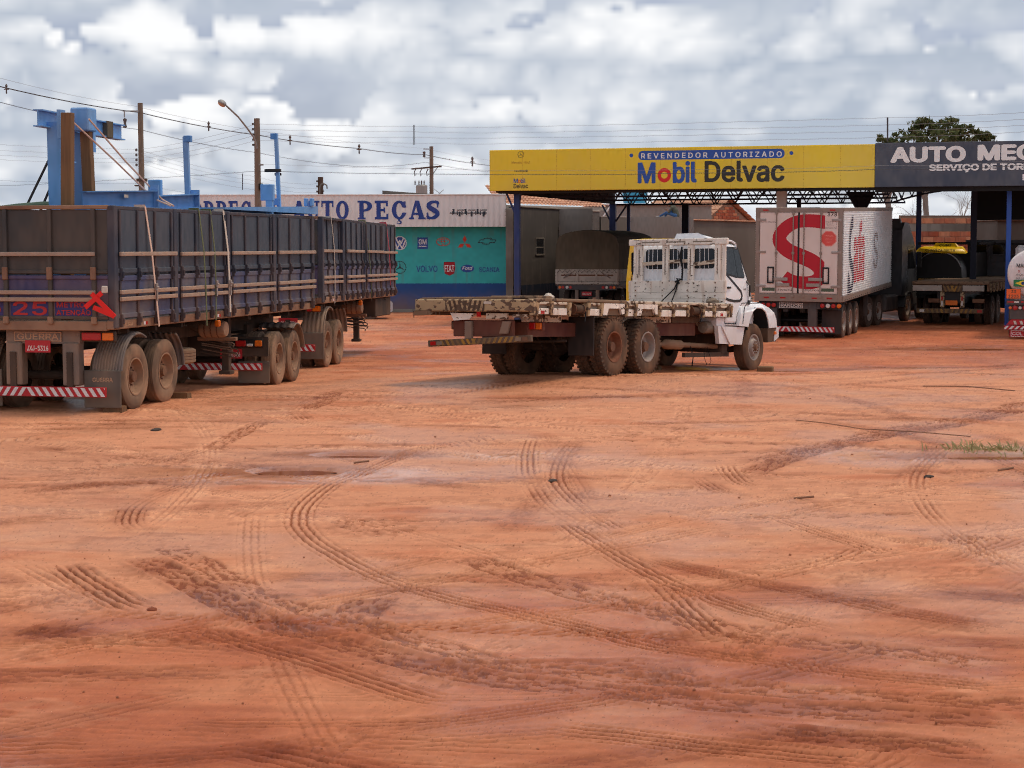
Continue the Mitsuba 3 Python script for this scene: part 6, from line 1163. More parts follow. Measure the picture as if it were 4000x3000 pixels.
def canopy():
    P = CT; LEN = 13.31; zb, zt = 4.455, 5.88; k = thing('workshop_canopy', 'steel workshop canopy with long yellow lettered sign board along its front', 'canopy')
    s = put('sign_board', bev(0, LEN, -.10, .10, zb, zt, .012), 'sign_yellow', P, k, label='yellow sign board')
    for x in np.arange(1.2, LEN, 1.22): put('sheet_joint', bx(x - .004, x + .004, -.102, -.09, zb + .01, zt - .01), 'stripe_yellow', P, s)
    px2x = lambda px: (px - 1915) / 1503 * LEN * 1.0
    def at(px): # pixel column of the photo -> metres along the board (board seen nearly square on)
        b = (px - 2000) / 7000; c, s_ = math.cos(SGN), math.sin(SGN); return (b * 63.5 + .75) / (c + b * s_)
    T_ = lambda name, str_, h, a, b, z, mat, bold=True, slant=0, hv=0: put(name, on_rear(heavy(txt(str_, h, at(b) - at(a) - 2 * hv, bold, slant=slant), hv, hv * .55) if hv else txt(str_, h, at(b) - at(a), bold, slant=slant), (at(a) + at(b)) / 2, -.104, z), mat, P, s)
    zpx = lambda px, py: 2.64 + (948 - py) * (63.5 - at(px) * math.sin(SGN)) / 7000
    pill = sbox(at(2488) + .2, 0, at(3067) - .2, .02).buffer(.145); put('pill', rear_poly(pill, .006, 0, -.10, zpx(2780, 610)), 'sign_blue', P, s)
    for px in (2467, 3087): put('dot', rear_poly(Point(0, 0).buffer(.065), .006, at(px), -.10, zpx(px, 612 if px < 2800 else 604)), 'sign_blue', P, s)
    z = zpx(2780, 621) + .005; put('lettering', on_rear(txt('R E V E N D E D O R   A U T O R I Z A D O', .17, at(3050) - at(2505), True), (at(2505) + at(3050)) / 2, -.107, z + .0), 'sign_white', P, s, kind='stuff')
    zl = zpx(2600, 716); H = .66
    T_('lettering', 'M', H, 2492, 2561, zl, 'sign_blue', hv=.016); put('lettering', rear_poly(affinity.scale(Point(0, 0).buffer(1, 32), (at(2621) - at(2569)) / 2, .245).difference(affinity.scale(Point(0, 0).buffer(1, 32), .115, .115)), .006, at(2595), -.10, zl + .245), 'sign_red', P, s)
    T_('lettering', 'bil', H, 2628, 2721, zl + .01, 'sign_blue', hv=.016); T_('lettering', 'Delvac', H, 2751, 3061, zl + .02, 'sign_black', hv=.012)
    st = unary_union([Point(0, 0).buffer(.115, 24).difference(Point(0, 0).buffer(.10, 24))] + [Polygon([(0, 0), (.014 * math.cos(a + 1), .014 * math.sin(a + 1)), (.105 * math.cos(a), .105 * math.sin(a)), (.014 * math.cos(a - 1), .014 * math.sin(a - 1))]) for a in (math.pi / 2, math.pi * 7 / 6, math.pi * 11 / 6)]); put('star_mark', rear_poly(st, .006, at(2039), -.10, zpx(2039, 608)), 'sign_black', P, s)
    T_('small_lettering', 'Mercedes-Benz', .085, 2004, 2074, zpx(2039, 643), 'stripe_yellow', False); T_('small_lettering', 'recomenda', .07, 2015, 2066, zpx(2039, 674), 'sign_black', True)
    T_('small_lettering', 'M', .145, 2011, 2027, zpx(2020, 717), 'sign_blue'); T_('small_lettering', 'o', .145, 2028, 2038, zpx(2020, 717), 'sign_red'); T_('small_lettering', 'bil', .145, 2039, 2057, zpx(2020, 717), 'sign_blue'); T_('small_lettering', 'Delvac', .145, 2011, 2067, zpx(2039, 737), 'sign_black')
    # roof, eaves and trusses behind the board
    D = 20.0; put('roof_sheet', bx(.1, LEN, .15, D, 5.30, 5.36), 'roof_dark', P, k); put('front_fascia', bev(.25, LEN, .12, .30, 4.36, 4.46, .01), 'roof_dark', P, k)
    put('side_fascia', bx(.15, .25, .2, D, 4.40, 5.3), 'roof_dark', P, k, label='dark sheeted left eave'); put('ceiling', bx(.25, LEN, .3, 7.5, 4.62, 4.66), 'roof_dark', P, k)
    for y, zz in ((.35, 4.42), (7.5, 4.42), (13.5, 4.42), (19.7, 4.36)): put('truss', truss(.2, LEN, y, 5.1, zz, 14), 'truss_navy', P, k)
    for x in np.arange(1.5, LEN, 2.4): put('purlin', bar((x, .2, 5.26), (x, D, 5.26), .06, .08), 'truss_navy', P, k)
    put('truss', truss(.2, 13.0, 19.75, 5.1, 4.36, 16).apply_transform(trimesh.transformations.rotation_matrix(0, (0, 0, 1))), 'truss_navy', P, k)
    col = lambda name, x, y, w, mat, z1=4.45: put(name, bev(x - w / 2, x + w / 2, y - w / 2, y + w / 2, -.5, z1, .012), mat, P, k)
    col('column', .82, .6, .20, 'column_blue'); put('knee_brace', cat(bar((.82, .6, 3.5), (.42, .6, 4.4), .06, .06), bar((.82, .6, 3.5), (.82, 1.1, 4.4), .06, .06)), 'column_blue', P, k)
    col('column', .30, 19.3, .28, 'column_blue', 4.4); put('knee_brace', cat(bar((.30, 19.3, 3.4), (-.2, 19.3, 4.35), .07, .07), bar((.30, 19.3, 3.4), (.95, 19.3, 4.35), .07, .07)), 'truss_navy', P, k)
    col('column', .95, 19.7, .14, 'column_blue', 4.4); col('column', 3.58, 19.7, .30, 'truss_navy', 4.4); col('column', 11.84, 14.0, .30, 'truss_navy', 4.6)
    col('column', 9.88, 3.0, .34, 'fascia_white', 4.5); col('column', 9.08, 16.0, .16, 'truss_navy', 4.5)
    put('knee_brace', hull([(11.2, 13.9, 4.7), (12.4, 13.9, 4.7), (11.66, 13.9, 3.9), (12.0, 13.9, 3.9), (11.2, 14.1, 4.7), (12.4, 14.1, 4.7), (11.66, 14.1, 3.9), (12.0, 14.1, 3.9)]), 'truss_navy', P, k)
    # second canopy with the dark board
    k = thing('workshop_canopy', 'right hand canopy with slate sign board and tall blue posts', 'canopy'); L2 = 17.0; x0 = LEN + .006  # length beyond the view added to cut light under this canopy
    s = put('sign_board', bev(x0, x0 + L2, -.12, .10, zb, zt + .03, .012), 'sign_slate', P, k, label='slate sign board')
    T_('lettering', 'AUTO', .45, 3470, 3763, zpx(3600, 637), 'sign_white', hv=.035); T_('lettering', 'MEC', .45, 3808, 4035, zpx(3900, 630), 'sign_white', hv=.035); T_('lettering', 'SERVIÇO DE TORN', .19, 3621, 4018, zpx(3800, 671), 'sign_white', hv=.014); T_('lettering', 'P', .19, 3984, 4006, zpx(3990, 710), 'sign_white')
    for key in [q for q in scene if q.startswith(k + '__sign_board__lettering')]: scene[key]['to_world'] = T((P @ shift(0, -.024, 0)).tolist())
    put('roof_sheet', bx(x0, x0 + L2, .15, 6.8, 5.30, 5.36), 'roof_dark', P, k); put('roof_sheet', bx(x0, x0 + L2, 9.4, 17, 5.30, 5.36), 'roof_dark', P, k); put('roof_sheet', bx(x0, x0 + .5, 6.8, 9.4, 5.30, 5.36), 'roof_dark', P, k); put('roof_sheet', bx(x0 + 4.4, x0 + L2, 6.8, 9.4, 5.30, 5.36), 'roof_dark', P, k); put('ceiling', bx(x0, x0 + L2, .3, 6.0, 4.62, 4.66), 'roof_dark', P, k); put('front_fascia', bev(x0, x0 + L2, .12, .30, 4.30, 4.46, .01), 'roof_dark', P, k)  # roof opening shaped so sun reaches the yellow visor
    put('truss', truss(x0 - .2, x0 + 6.3, 12.5, 4.95, 4.20, 16, .55), 'truss_navy', P, k); put('truss', truss(x0, x0 + L2, 6.0, 5.2, 4.6, 14), 'truss_navy', P, k); put('truss', truss(x0, x0 + L2, .35, 5.2, 4.5, 14), 'truss_navy', P, k)
    put('hanging_sheet', bev(x0 + 3.22, x0 + L2, 5.9, 5.95, 3.42, 4.75, .01), 'black_matte', P, k)
    col('column', 14.19, 13.0, .20, 'column_blue', 4.9); col('column', 16.44, 6.0, .22, 'truss_navy', 4.6); col('column', 17.64, .9, .16, 'sign_blue', 4.46); 
canopy()

# ---------------------------------------------------------------- poles, wires, lamp
bsdf('pole_wood', worn(lin(120, 104, 92), dust=(.20, .14, .10), amount=.3, zlo=0, zhi=3, low=.2, scale=3), .9)
bsdf('pole_dark', worn(lin(78, 64, 56), dust=(.16, .11, .08), amount=.3, zlo=0, zhi=3, low=.2, scale=3), .9)
bsdf('wire_dark', lin(72, 72, 76), .7); bsdf('wire_grey', lin(140, 140, 142), .6); bsdf('insulator', lin(92, 84, 82), .4); bsdf('galvanised', lin(150, 148, 146), .5, metal=.4); bsdf('lamp_glass', lin(190, 150, 120), .2, coat=.5)
EYE_FIXED = np.array([0, 0, 2.64]); AX = np.array([[1.0, 0, 0], [0, .99691, -.07861], [0, .07861, .99691]])
def at(h, v, Y):                                       # image column and row with a chosen distance north -> a point of the place
    d = AX[1] + AX[2] * (1500 - v - .002 * (h - 2000)) / 7000 + AX[0] * (h - 2000 + .002 * (1500 - v)) / 7000
    return EYE_FIXED + d * Y / d[1]
def rnd(v): return np.round(np.asarray(v), 2)
POLES = {'a': (548, 403, 95.0, .15, 'pole_wood'), 'b': (1003, 462, 70.0, .125, 'pole_wood'), 'c': (1252, 692, 105.0, .17, 'pole_dark'), 'd': (1685, 572, 140.0, .16, 'pole_wood')}
tops = {q: rnd(at(v[0], v[1], v[2])) for q, v in POLES.items()}
def pole(q, label):
    px, py, Y, r, m = POLES[q]; t = tops[q]; k = thing('utility_pole', label, 'utility pole'); put('shaft', tube([(t[0], Y, -.5), (t[0], Y, t[2] / 2), (t[0], Y, t[2])], [r * 1.15, r * 1.05, r * .9], 12), m, I4, k); return k, t
k, t = pole('a', 'left brown utility pole with top bracket behind the blue steel frames')
put('bracket', cat(bar((t[0], 94.9, t[2] - .42), (t[0] - .9, 94.9, t[2] - .42), .06, .06), bar((t[0] - .82, 94.9, t[2] - .42), (t[0] - .82, 94.9, t[2] - .75), .05, .05)), 'galvanised', I4, k); put('spacer', lathe([(.0001, -.28), (.11, -.2), (.06, 0), (.11, .2), (.0001, .28)], 10, 'z').apply_translation((t[0] - .80, 94.9, t[2] - 1.05)), 'insulator', I4, k)
for i in range(4): put('insulator', lathe([(.0001, -.08), (.07, -.05), (.05, 0), (.07, .05), (.0001, .08)], 10, 'z').apply_translation((t[0] - .22, 94.85, t[2] - 2.45 - i * .26)), 'insulator', I4, k)
put('clamp', cat(bev(t[0] - .25, t[0] + .28, 94.82, 95.2, t[2] - 4.1, t[2] - 3.95, .02), bev(t[0] - .35, t[0] + .1, 94.85, 95.1, t[2] - 4.35, t[2] - 4.28, .02)), 'pole_dark', I4, k)
k, t = pole('b', 'brown utility pole carrying the street lamp, standing before the shop fascia')
for i in range(5): put('insulator', lathe([(.0001, -.05), (.05, -.03), (.035, 0), (.05, .03), (.0001, .05)], 10, 'z').apply_translation((t[0] - .15, 69.95, t[2] - .22 - i * .20)), 'insulator', I4, k)
put('meter_box', bev(t[0] + .06, t[0] + .22, 69.8, 69.95, 4.70, 4.95, .02), 'black_matte', I4, k)
put('pole_stub', bev(t[0] - .04, t[0] + .24, 69.9, 70, t[2] - 1.82, t[2] - 1.76, .01), 'galvanised', I4, k)
k = thing('street_lamp', 'street lamp with curved grey arm fixed to the brown pole', 'street lamp')
A = [at(1003, 580, 69.8), at(1000, 560, 69.75), at(990, 535, 69.6), at(965, 500, 69.2), at(930, 456, 68.6), at(885, 414, 67.9)]
put('arm', tube(A, .035, 8), 'galvanised', I4, k); h = at(868, 402, 67.7); hd = trimesh.creation.icosphere(3, 1); hd.vertices *= (.17, .26, .11); hd.apply_transform(trimesh.transformations.rotation_matrix(.55, (0, 1, 0))); put('head', hd.apply_translation(h), 'galvanised', I4, k)
gl = trimesh.creation.icosphere(3, 1); gl.vertices *= (.15, .20, .08); gl.apply_transform(trimesh.transformations.rotation_matrix(.55, (0, 1, 0))); put('lamp_glass', gl.apply_translation(h + (-.02, -.02, -.055)), 'lamp_glass', I4, k)
k, t = pole('c', 'short dark thick pole rising behind the middle of the shop fascia')
for i in range(5): put('insulator', bev(t[0] - .24, t[0] - .15, 104.8, 104.95, t[2] - .3 - i * .3, t[2] - .18 - i * .3, .02), 'insulator', I4, k); put('insulator', bev(t[0] + .15, t[0] + .22, 104.8, 104.95, t[2] - .5 - i * .35, t[2] - .42 - i * .35, .015), 'insulator', I4, k)
k, t = pole('d', 'far utility pole with transformer and cross arm above the shop fascia')
put('bracket', cat(bar((t[0], 139.8, t[2] - .22), (t[0] - .6, 139.8, t[2] - .22), .07, .07), bar((t[0] - .55, 139.8, t[2] - .9), (t[0], 139.8, t[2] - .9), .05, .05)), 'galvanised', I4, k); put('spacer', lathe([(.0001, -.25), (.12, -.18), (.07, 0), (.12, .18), (.0001, .25)], 10, 'z').apply_translation((t[0] - .55, 139.8, t[2] - .62)), 'insulator', I4, k)
put('cross_arm', cat(bar((t[0] - 1.55, 139.8, t[2] - 1.75), (t[0] + .8, 139.8, t[2] - 1.55), .11, .12), bar((t[0] + .5, 139.8, t[2] - 1.6), (t[0] + .15, 139.8, t[2] - 2.1), .05, .05)), 'pole_dark', I4, k)
for dx in (-1.2, -.75, -.25): put('fuse_switch', tube([(t[0] + dx, 139.75, t[2] - 1.75), (t[0] + dx - .12, 139.7, t[2] - 2.0), (t[0] + dx - .08, 139.7, t[2] - 2.3), (t[0] + dx + .06, 139.7, t[2] - 2.1)], .04, 6), 'insulator', I4, k)
put('transformer', lathe([(.0001, 0), (.42, 0), (.44, .05), (.44, .85), (.36, .92), (.0001, .95)], 20, 'z').apply_translation((t[0] - .75, 139.6, t[2] - 3.9)), 'galvanised', I4, k)
for dx in (-.95, -.75, -.55, -1.25): put('bushing', lathe([(.0001, 0), (.06, 0), (.04, .1), (.06, .2), (.03, .32), (.0001, .34)], 8, 'z').apply_translation((t[0] + dx, 139.5, t[2] - 2.98)), 'insulator', I4, k)
put('strut', cat(bar((t[0] + .2, 139.8, t[2] - 3.3), (t[0] + 1.0, 139.8, t[2] - 3.9), .04, .04), bar((t[0] + .3, 139.8, t[2] - 3.9), (t[0] + .95, 139.8, t[2] - 3.35), .04, .04)), 'galvanised', I4, k)

def wire(label, pts, r, mat='wire_dark', sag=0.0, group=None):
    P = []
    for a, b in zip(pts[:-1], pts[1:]):
        s = np.linspace(0, 1, 14); w = np.array(a)[None] + (np.array(b) - np.array(a))[None] * s[:, None]; w[:, 2] -= sag * 4 * s * (1 - s); P += list(w[:-1])
    P.append(np.array(pts[-1])); return single('overhead_wire', tube(P, r * .55, 5), mat, label, 'wire', group=group)
ta, tb, tc, td = (tops[q] for q in 'abcd')
main = [at(-420, 285, 62), at(0, 338, 75), at(548, 440, 95), at(1003, 527, 110), at(1403, 580, 125), at(1660, 604, 140), at(1930, 648, 175)]
wire('thick bundled cable sloping from the upper left across the poles', main, .045, sag=.1); wire('second cable hanging just below the thick bundled cable', [p - np.array((0, 0, .012 * (p[1] if i < 5 else 70) - .25)) * 1.0 for i, p in enumerate(main)], .025, sag=.12)
wire('thin guard wire running above the thick bundled cable', [at(-420, 205, 62), at(0, 305, 75), at(530, 415, 95), at(1003, 510, 112), at(1660, 580, 140), at(1930, 628, 175)], .012, 'wire_grey', .1)
for i, (px, py, Y) in enumerate(((25, 348, 76), (815, 494, 104), (1133, 548, 114), (1403, 583, 125), (1845, 632, 160))):
    p = at(px, py, Y); s = Y / 115; single('cable_spacer', cat(lathe([(.0001, -.32 * s), (.05 * s, -.26 * s), (.04 * s, -.05 * s), (.10 * s, .0), (.04 * s, .08 * s), (.09 * s, .20 * s), (.03 * s, .32 * s), (.0001, .34 * s)], 8, 'z').apply_translation(p), bar(p + (-.16 * s, 0, -.02 * s), p + (.16 * s, 0, -.02 * s), .05 * s, .05 * s)), 'insulator', ('cable spacer at the far left end of the bundled cable', 'cable spacer just left of the lamp pole on the bundled cable', 'cable spacer just right of the lamp pole on the bundled cable', 'cable spacer midway between lamp pole and transformer pole', 'cable spacer nearest the yellow sign board on the bundled cable')[i], 'cable spacer', group='spacers on the bundled cable')
GRP = 'four low voltage wires across the sky'
for i, lab in enumerate(('topmost', 'second', 'third', 'lowest')):
    L = [(-400, (520, 545, 570, 596)[i], 88), (0, (565, 588, 607, 624)[i], 92), (548, (583, 600, 619, 636)[i], 95)]
    wire(lab + ' of four thin wires left of the left utility pole', [at(*v) for v in L], .010, 'wire_grey', .05)
    R = [(1003, (484, 505, 527, 548)[i], 70), (1617, (494, 515, 537, 559)[i], 68), (1960, (496, 519, 539, 562)[i], 66), (3467, (460, 488, 512, 537)[i], 56), (4000, (440, 466, 489, 515)[i], 52), (5200, (395, 425, 450, 480)[i], 45)]
    wire(lab + ' of four thin wires crossing above the yellow sign board', [at(*v) for v in R], .009, 'wire_grey', .02)
    wire(lab + ' of four thin wires between the left pole and the lamp pole', [at(548, (583, 600, 619, 636)[i], 95), at(1003, (484, 505, 527, 548)[i], 70)], .010, 'wire_grey', .12)
    wire(lab + ' of four thin wires falling from the left pole behind the shop', [at(560, (590, 606, 625, 641)[i], 95), at(1000, (690, 706, 722, 742)[i], 100), at(1240, (718, 736, 752, 768)[i], 105)], .010, 'wire_grey', .15)
for px, a, b, Y, lab in ((1617, 488, 566, 68, 'wire spreader bar hanging mid span before the transformer pole'), (3467, 458, 552, 56, 'wire spreader bar hanging above the slate sign board'), (947, 678, 742, 96, 'wire spreader bar low in the sky left of the lamp pole')):
    single('wire_spreader', bar(at(px, b, Y), at(px, a, Y), .04, .04), 'wire_dark', lab, 'spreader bar')
wire('dark telephone cable crossing the sky and the front of the yellow sign', [at(-420, 752, 90), at(0, 726, 92), at(548, 697, 94.7), at(1003, 668, 70), at(1930, 681, 60), at(2700, 676, 58), at(3420, 662, 54), at(4000, 646, 50), at(5200, 610, 44)], .016, sag=.03)
wire('thin cable just above the telephone cable before the yellow sign', [at(1003, 640, 70), at(1930, 665, 60.5), at(2700, 662, 58.5), at(3420, 648, 54.5), at(4000, 630, 50.5), at(5200, 590, 44)], .008, 'wire_grey', .03)
wire('low cable running from the left pole down to the right', [at(0, 705, 92), at(548, 717, 95.2), at(760, 757, 100), at(1100, 790, 104)], .010, 'wire_dark', .05)
single('cable_joint', bev(-.13, .13, -.06, .06, -.05, .05, .02), 'black_matte', 'black cable joint box on the telephone cable beside the lamp pole', 'joint box', pose(*at(1086, 681, 69)))

# ---------------------------------------------------------------- trees
def leaf_mesh(n, centres, radii, size, seed, droop=.3):
    q = np.random.default_rng(seed); C = np.array(centres); w = np.array(radii) ** 2; idx = q.choice(len(C), n, p=w / w.sum()); d = q.normal(size=(n, 3)); d /= np.linalg.norm(d, axis=1, keepdims=True)
    r = np.array(radii)[idx] * (q.uniform(0, 1, n) ** .45); p = C[idx] + d * r[:, None] * np.array([1, 1, .62])
    a = q.normal(size=(n, 3)); a[:, 2] -= droop; a /= np.linalg.norm(a, axis=1, keepdims=True); b = np.cross(a, q.normal(size=(n, 3))); b /= np.linalg.norm(b, axis=1, keepdims=True)
    s = size * q.uniform(.6, 1.4, n)[:, None]; V = np.stack([p - a * s, p + b * s * .35, p + a * s, p - b * s * .35], 1).reshape(-1, 3); i = np.arange(n) * 4
    return trimesh.Trimesh(V, np.vstack([np.stack([i, i + 1, i + 2], 1), np.stack([i, i + 2, i + 3], 1)]), process=False)
for nm, c in (('leaf_dark', (.075, .09, .038)), ('leaf_mid', (.12, .14, .06)), ('leaf_olive', (.18, .17, .085))): scene['mat_' + nm] = {'type': 'principledthin', 'base_color': {'type': 'rgb', 'value': list(c)}, 'roughness': .6, 'diff_trans': .5}
bsdf('bark_grey', worn(lin(142, 130, 122), dust=(.16, .12, .09), amount=.4, zlo=0, zhi=1, low=0, scale=3), .9)
def limb(q, p, d, L, r, depth, out, tips, bend=.35):
    pts, rad = [np.array(p)], [r]; d = np.array(d, float)
    for i in range(5): d = d + q.normal(0, bend / 2.2, 3); d /= np.linalg.norm(d); pts.append(pts[-1] + d * L / 5); rad.append(r * (1 - .12 * (i + 1)))
    out.append(tube(pts, rad, 6)); tips.append((pts[-1], L))
    if depth:
        for _ in range(2 + (q.random() < .5)):
            j = q.integers(2, 6); dd = d + q.normal(0, .55, 3); dd[2] += .15; dd /= np.linalg.norm(dd); limb(q, pts[j], dd, L * q.uniform(.55, .8), rad[j] * .70, depth - 1, out, tips, bend)
def crown_tree(label, x, y, trunk_h, clumps, n, seed, size=.22):
    k = thing('tree', label, 'tree'); q = np.random.default_rng(seed); br = [tube([(x, y, -.5), (x + .2, y, trunk_h * .5), (x, y, trunk_h)], [.20, .16, .13], 10)]
    for c, r in clumps: b = np.array((x, y, trunk_h)); m = (b + c) / 2 + q.normal(0, .4, 3); br.append(tube([b - (0, 0, .8), m, np.array(c)], [.09, .06, .025], 7))
    put('trunk', cat(br), 'bark_grey', I4, k); sub, rr = [], []
    for c, r in clumps:
        for _ in range(int(7 + r * 9)): v = q.normal(size=3); v /= np.linalg.norm(v); sub.append(np.array(c) + v * r * np.array([1, 1, .6]) * q.uniform(.35, 1.0)); rr.append(r * q.uniform(.16, .34))
    for i, m in enumerate(('leaf_dark', 'leaf_mid', 'leaf_olive')): put('crown' if i == 0 else 'crown_leaves', leaf_mesh(int(n * (.45, .35, .2)[i]), sub, rr, size, seed + i), m, I4, k, smooth=False, kind='stuff')
Yt = 92.0; A3 = lambda px, py, Y=Yt: tuple(at(px, py, Y))
crown_tree('broad green tree whose crown rises above the slate sign board', at(3610, 800, Yt)[0], Yt, 5.6, [(A3(3535, 515), .75), (A3(3600, 505), .95), (A3(3670, 500), 1.05), (A3(3735, 520), .95), (A3(3570, 545, 90), .8), (A3(3650, 545, 91), 1.1), (A3(3740, 550), .8), (A3(3700, 480, 93), .6)], 2500, 31, .14)
crown_tree('smaller clump of green tree just right of the broad crown', at(3840, 800, 97)[0], 97.0, 5.6, [(A3(3820, 525, 97), .55), (A3(3850, 530, 97), .60), (A3(3865, 548, 97), .5), (A3(3800, 548, 97), .45)], 650, 37, .14)
crown_tree('thin leafy branch tips showing at the left end of the slate sign board', at(3465, 800, 90)[0], 90.0, 5.3, [(A3(3450, 548, 90), .38), (A3(3480, 552, 90), .42), (A3(3510, 556, 90), .35)], 420, 41, .15)
def bare_tree(label, px, Y, seed, h, spread):
    k = thing('bare_tree', label, 'tree'); q = np.random.default_rng(seed); x = at(px, 900, Y)[0]; out, tips = [tube([(x, Y, -.5), (x + .1, Y, h * .5), (x, Y, h)], [.11, .10, .08], 8)], []
    for dx in spread: limb(q, (x, Y, h * q.uniform(.8, 1)), (dx, q.normal(0, .3), .8), 2.3, .095, 3, out, tips)
    put('trunk', cat(out[:1]), 'bark_grey', I4, k); put('branches', cat(out[1:]), 'bark_grey', I4, k)
bare_tree('leafless grey tree seen below the right canopy, left of the blue post', 3525, 100, 3, 2.0, (-.9, -.3, .5, 1.0))
bare_tree('leafless grey tree seen below the right canopy, right of the blue post', 3735, 108, 8, 2.2, (-.9, -.2, .5))

# ---------------------------------------------------------------- the person crouched on the yard wall
import manifold3d as m3
def capsule(a, b, ra, rb):
    s = lambda c, r: m3.Manifold.sphere(r, 20).translate(list(map(float, c)))
    return m3.Manifold.batch_hull([s(a, ra), s(b, rb)])
def body_mesh(bones, edge=.03, it=12):
    m = capsule(*bones[0])
    for b in bones[1:]: m = m + capsule(*b)
    m = m.refine_to_length(edge).to_mesh(); t = trimesh.Trimesh(m.vert_properties[:, :3], m.tri_verts); trimesh.smoothing.filter_taubin(t, iterations=it); return t
bsdf('skin', lin(132, 90, 70), .6); bsdf('hair_dark', lin(34, 28, 26), .7); bsdf('shirt_olive', lin(84, 84, 74), .9); bsdf('jeans_blue', lin(62, 92, 136), .9); bsdf('cap_grey', lin(64, 68, 76), .8); bsdf('shoe_grey', lin(150, 146, 146), .8)
def person():
    q = at(2640, 842, 92.0); P = pose(q[0] + .02, 92.05, 3.90, -math.pi / 2 + .45); k = thing('person', 'person in olive shirt, blue jeans and cap sitting hunched on the back wall', 'person')
    # local: y points where they face (to the left in the picture), sitting, knees drawn up, head bowed over the hands
    torso = [((0, -.02, .12), (0, .04, .34), .15, .15), ((0, .04, .34), (0, .17, .52), .15, .145), ((-.11, .17, .50), (.11, .17, .50), .09, .09), ((0, .17, .52), (0, .24, .60), .07, .06)]
    arms = [((s * .17, .17, .50), (s * .21, .32, .28), .060, .048) for s in (1, -1)]
    put('shirt', body_mesh(torso + arms, .025), 'shirt_olive', P, k, smooth=True)
    legs = []
    for s, kz, ky, fy in ((1, .36, .42, .66), (-1, .26, .48, .86)): legs += [((s * .10, 0, .11), (s * .13, ky, kz), .095, .068), ((s * .13, ky, kz), (s * .12, fy, .07), .066, .045)]
    put('jeans', body_mesh([((-.10, 0, .11), (.10, 0, .11), .11, .11)] + legs, .025), 'jeans_blue', P, k, smooth=True)
    for s, fy in ((1, .66), (-1, .86)): put('shoe', body_mesh([((s * .12, fy - .02, .05), (s * .12, fy + .17, .045), .05, .042)], .02), 'shoe_grey', P, k, smooth=True)
    skin = []
    for s in (1, -1):
        e, w = np.array((s * .21, .32, .28)), np.array((s * .05, .46, .40)); skin += [(e, w, .045, .030)]; h = w + np.array((-s * .015, .075, .02)); skin += [(w, h, .030, .034)]
        for f, (dx, L) in enumerate(((-.026, .065), (-.009, .075), (.009, .07), (.026, .055))): b = h + np.array((dx, .02, .0)); m_ = b + np.array((0, L * .6, .012)); skin += [(b, m_, .0095, .009), (m_, m_ + np.array((-s * .008, L * .3, -.022)), .009, .0075)]
        skin += [(h + np.array((-s * .03, -.02, .01)), h + np.array((-s * .05, .03, .025)), .0105, .009)]
    head = [((0, .31, .66), (0, .34, .62), .095, .080), ((0, .24, .58), (0, .31, .64), .055, .06), ((0, .40, .60), (0, .425, .585), .022, .014)]
    put('head', body_mesh(head + [((s * .09, .30, .65), (s * .10, .29, .66), .018, .02) for s in (1, -1)], .016, 8), 'skin', P, k, smooth=True); put('arms', body_mesh(skin[:len(skin) // 2], .010, 6), 'skin', P, k, smooth=True); put('arms', body_mesh(skin[len(skin) // 2:], .010, 6), 'skin', P, k, smooth=True)
    cp = body_mesh([((0, .29, .70), (0, .35, .685), .098, .085), ((-.05, .40, .655), (.05, .40, .655), .02, .02), ((-.04, .46, .63), (.04, .46, .63), .014, .014)], .02, 8); put('cap', cp, 'cap_grey', P, k, smooth=True); put('hair', body_mesh([((0, .235, .66), (0, .25, .62), .062, .05)], .02), 'hair_dark', P, k, smooth=True)
    put('face', cat([trimesh.creation.icosphere(2, .011).apply_translation((s * .032, .405, .635)) for s in (1, -1)], bar((-.025, .405, .565), (.025, .405, .565), .008, .006)), 'hair_dark', P, k)
person()

# ---------------------------------------------------------------- litter on the ground
bsdf('twig', lin(138, 100, 78), .9); bsdf('stone_dark', lin(70, 58, 52), .9); bsdf('stone_red', lin(134, 74, 52), .9); bsdf('soil_clod', (.30, .11, .055), .9)
def stone(label, x, y, s, mat, seed, flat=.5):
    m = trimesh.creation.icosphere(3, 1.0); m.vertices *= np.array([1.3, .9, flat]) * (.7 + .7 * meshkit.fbm(m.vertices * 1.6 + seed, 3, seed))[:, None] * s
    single('stone', m, mat, label, 'stone', pose(x, y, ground_z(x, y) + s * flat * .3, seed))
stone('dark flat stone lying alone in mid foreground between tyre tracks', .45, 19.69, .05, 'stone_dark', 2, .4); stone('small dark stone on pale ground before the front trailer bumper', -5.05, 25.29, .07, 'stone_dark', 5, .35); stone('small dark clod on the right beside the pale sandy patch', 4.67, 19.93, .045, 'stone_dark', 7); stone('brown clod at the lower end of the leftmost tyre print', -2.6, 12.75, .028, 'stone_red', 9, .7)
q = np.random.default_rng(77); pts = []
cl = []
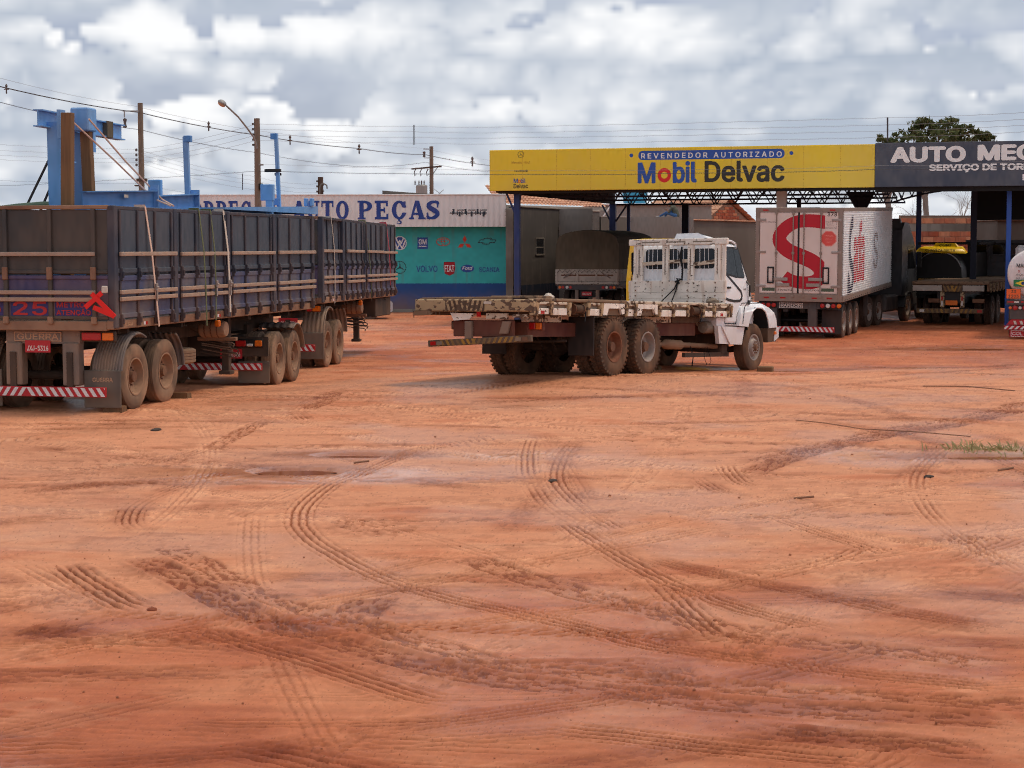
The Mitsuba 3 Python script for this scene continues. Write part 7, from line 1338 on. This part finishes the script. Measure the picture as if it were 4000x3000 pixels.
for i in range(800):
    y = 9 + 30 * q.random() ** 1.3; x = q.uniform(-.3, .3) * y; s = abs(q.normal(0, .004)) + .0025
    if i % 3 == 0: 
        C, _ = polyline(TRACKS[q.integers(len(TRACKS))][3]); j = q.integers(len(C)); x, y = C[j] + q.normal(0, .16, 2)
    m = trimesh.creation.icosahedron(); m.vertices *= s * q.uniform(.6, 1.4, (1, 3)); cl.append(m.apply_translation((x, y, ground_z(x, y) + s * .3)))
k = single('soil_crumbs', cat(cl), 'soil_clod', 'loose reddish soil crumbs scattered over the yard', 'soil crumbs', kind='stuff', smooth=False)
def twig(label, pts, r): single('twig', tube([(x, y, ground_z(x, y) + .012 + dz) for x, y, dz in pts], r, 6), 'twig', label, 'twig')
twig('long thin twig lying on the right part of the yard', [(4.2, 26.4, .0), (4.5, 25.7, .03), (4.9, 25.0, .01), (5.5, 24.3, .04), (6.2, 24.1, 0)], .007)
twig('short bent twig near the far right edge of the yard', [(7.6, 33.0, 0), (8.2, 32.3, .05), (8.9, 31.6, .02)], .010); twig('dark short stick in the middle of the yard', [(2.9, 18.3, 0), (3.1, 18.25, .02)], .012)
twig('small stick at the edge of the left puddle', [(-1.9, 21.35, 0), (-1.72, 21.4, .01)], .012); twig('pale broken stick on the right beside the tyre skid', [(5.6, 20.5, 0), (5.8, 20.6, .02)], .014)
q = np.random.default_rng(6); G = []
for _ in range(240):
    a = q.uniform(0, 6.28); r = abs(q.normal(0, .26)); x, y = 6.1 + r * math.cos(a) * 1.5 + .25 * math.sin(7 * a), 22.6 + r * math.sin(a) * 1.3; h = abs(q.normal(0, .045)) + .02; d = q.normal(0, .05, 2); z = ground_z(x, y); w = .008
    G.append(trimesh.Trimesh([(x - w, y, z), (x + w, y, z), (x + d[0] * .5 + w * .6, y + d[1] * .5, z + h * .7), (x + d[0], y + d[1], z + h)], [[0, 1, 2], [0, 2, 3]], process=False))
bsdf('grass_blade', (.34, .28, .12), .7); single('grass_tuft', cat(G), 'grass_blade', 'small yellow green grass tuft on grey soil at the right edge', 'grass', kind='stuff', smooth=False)
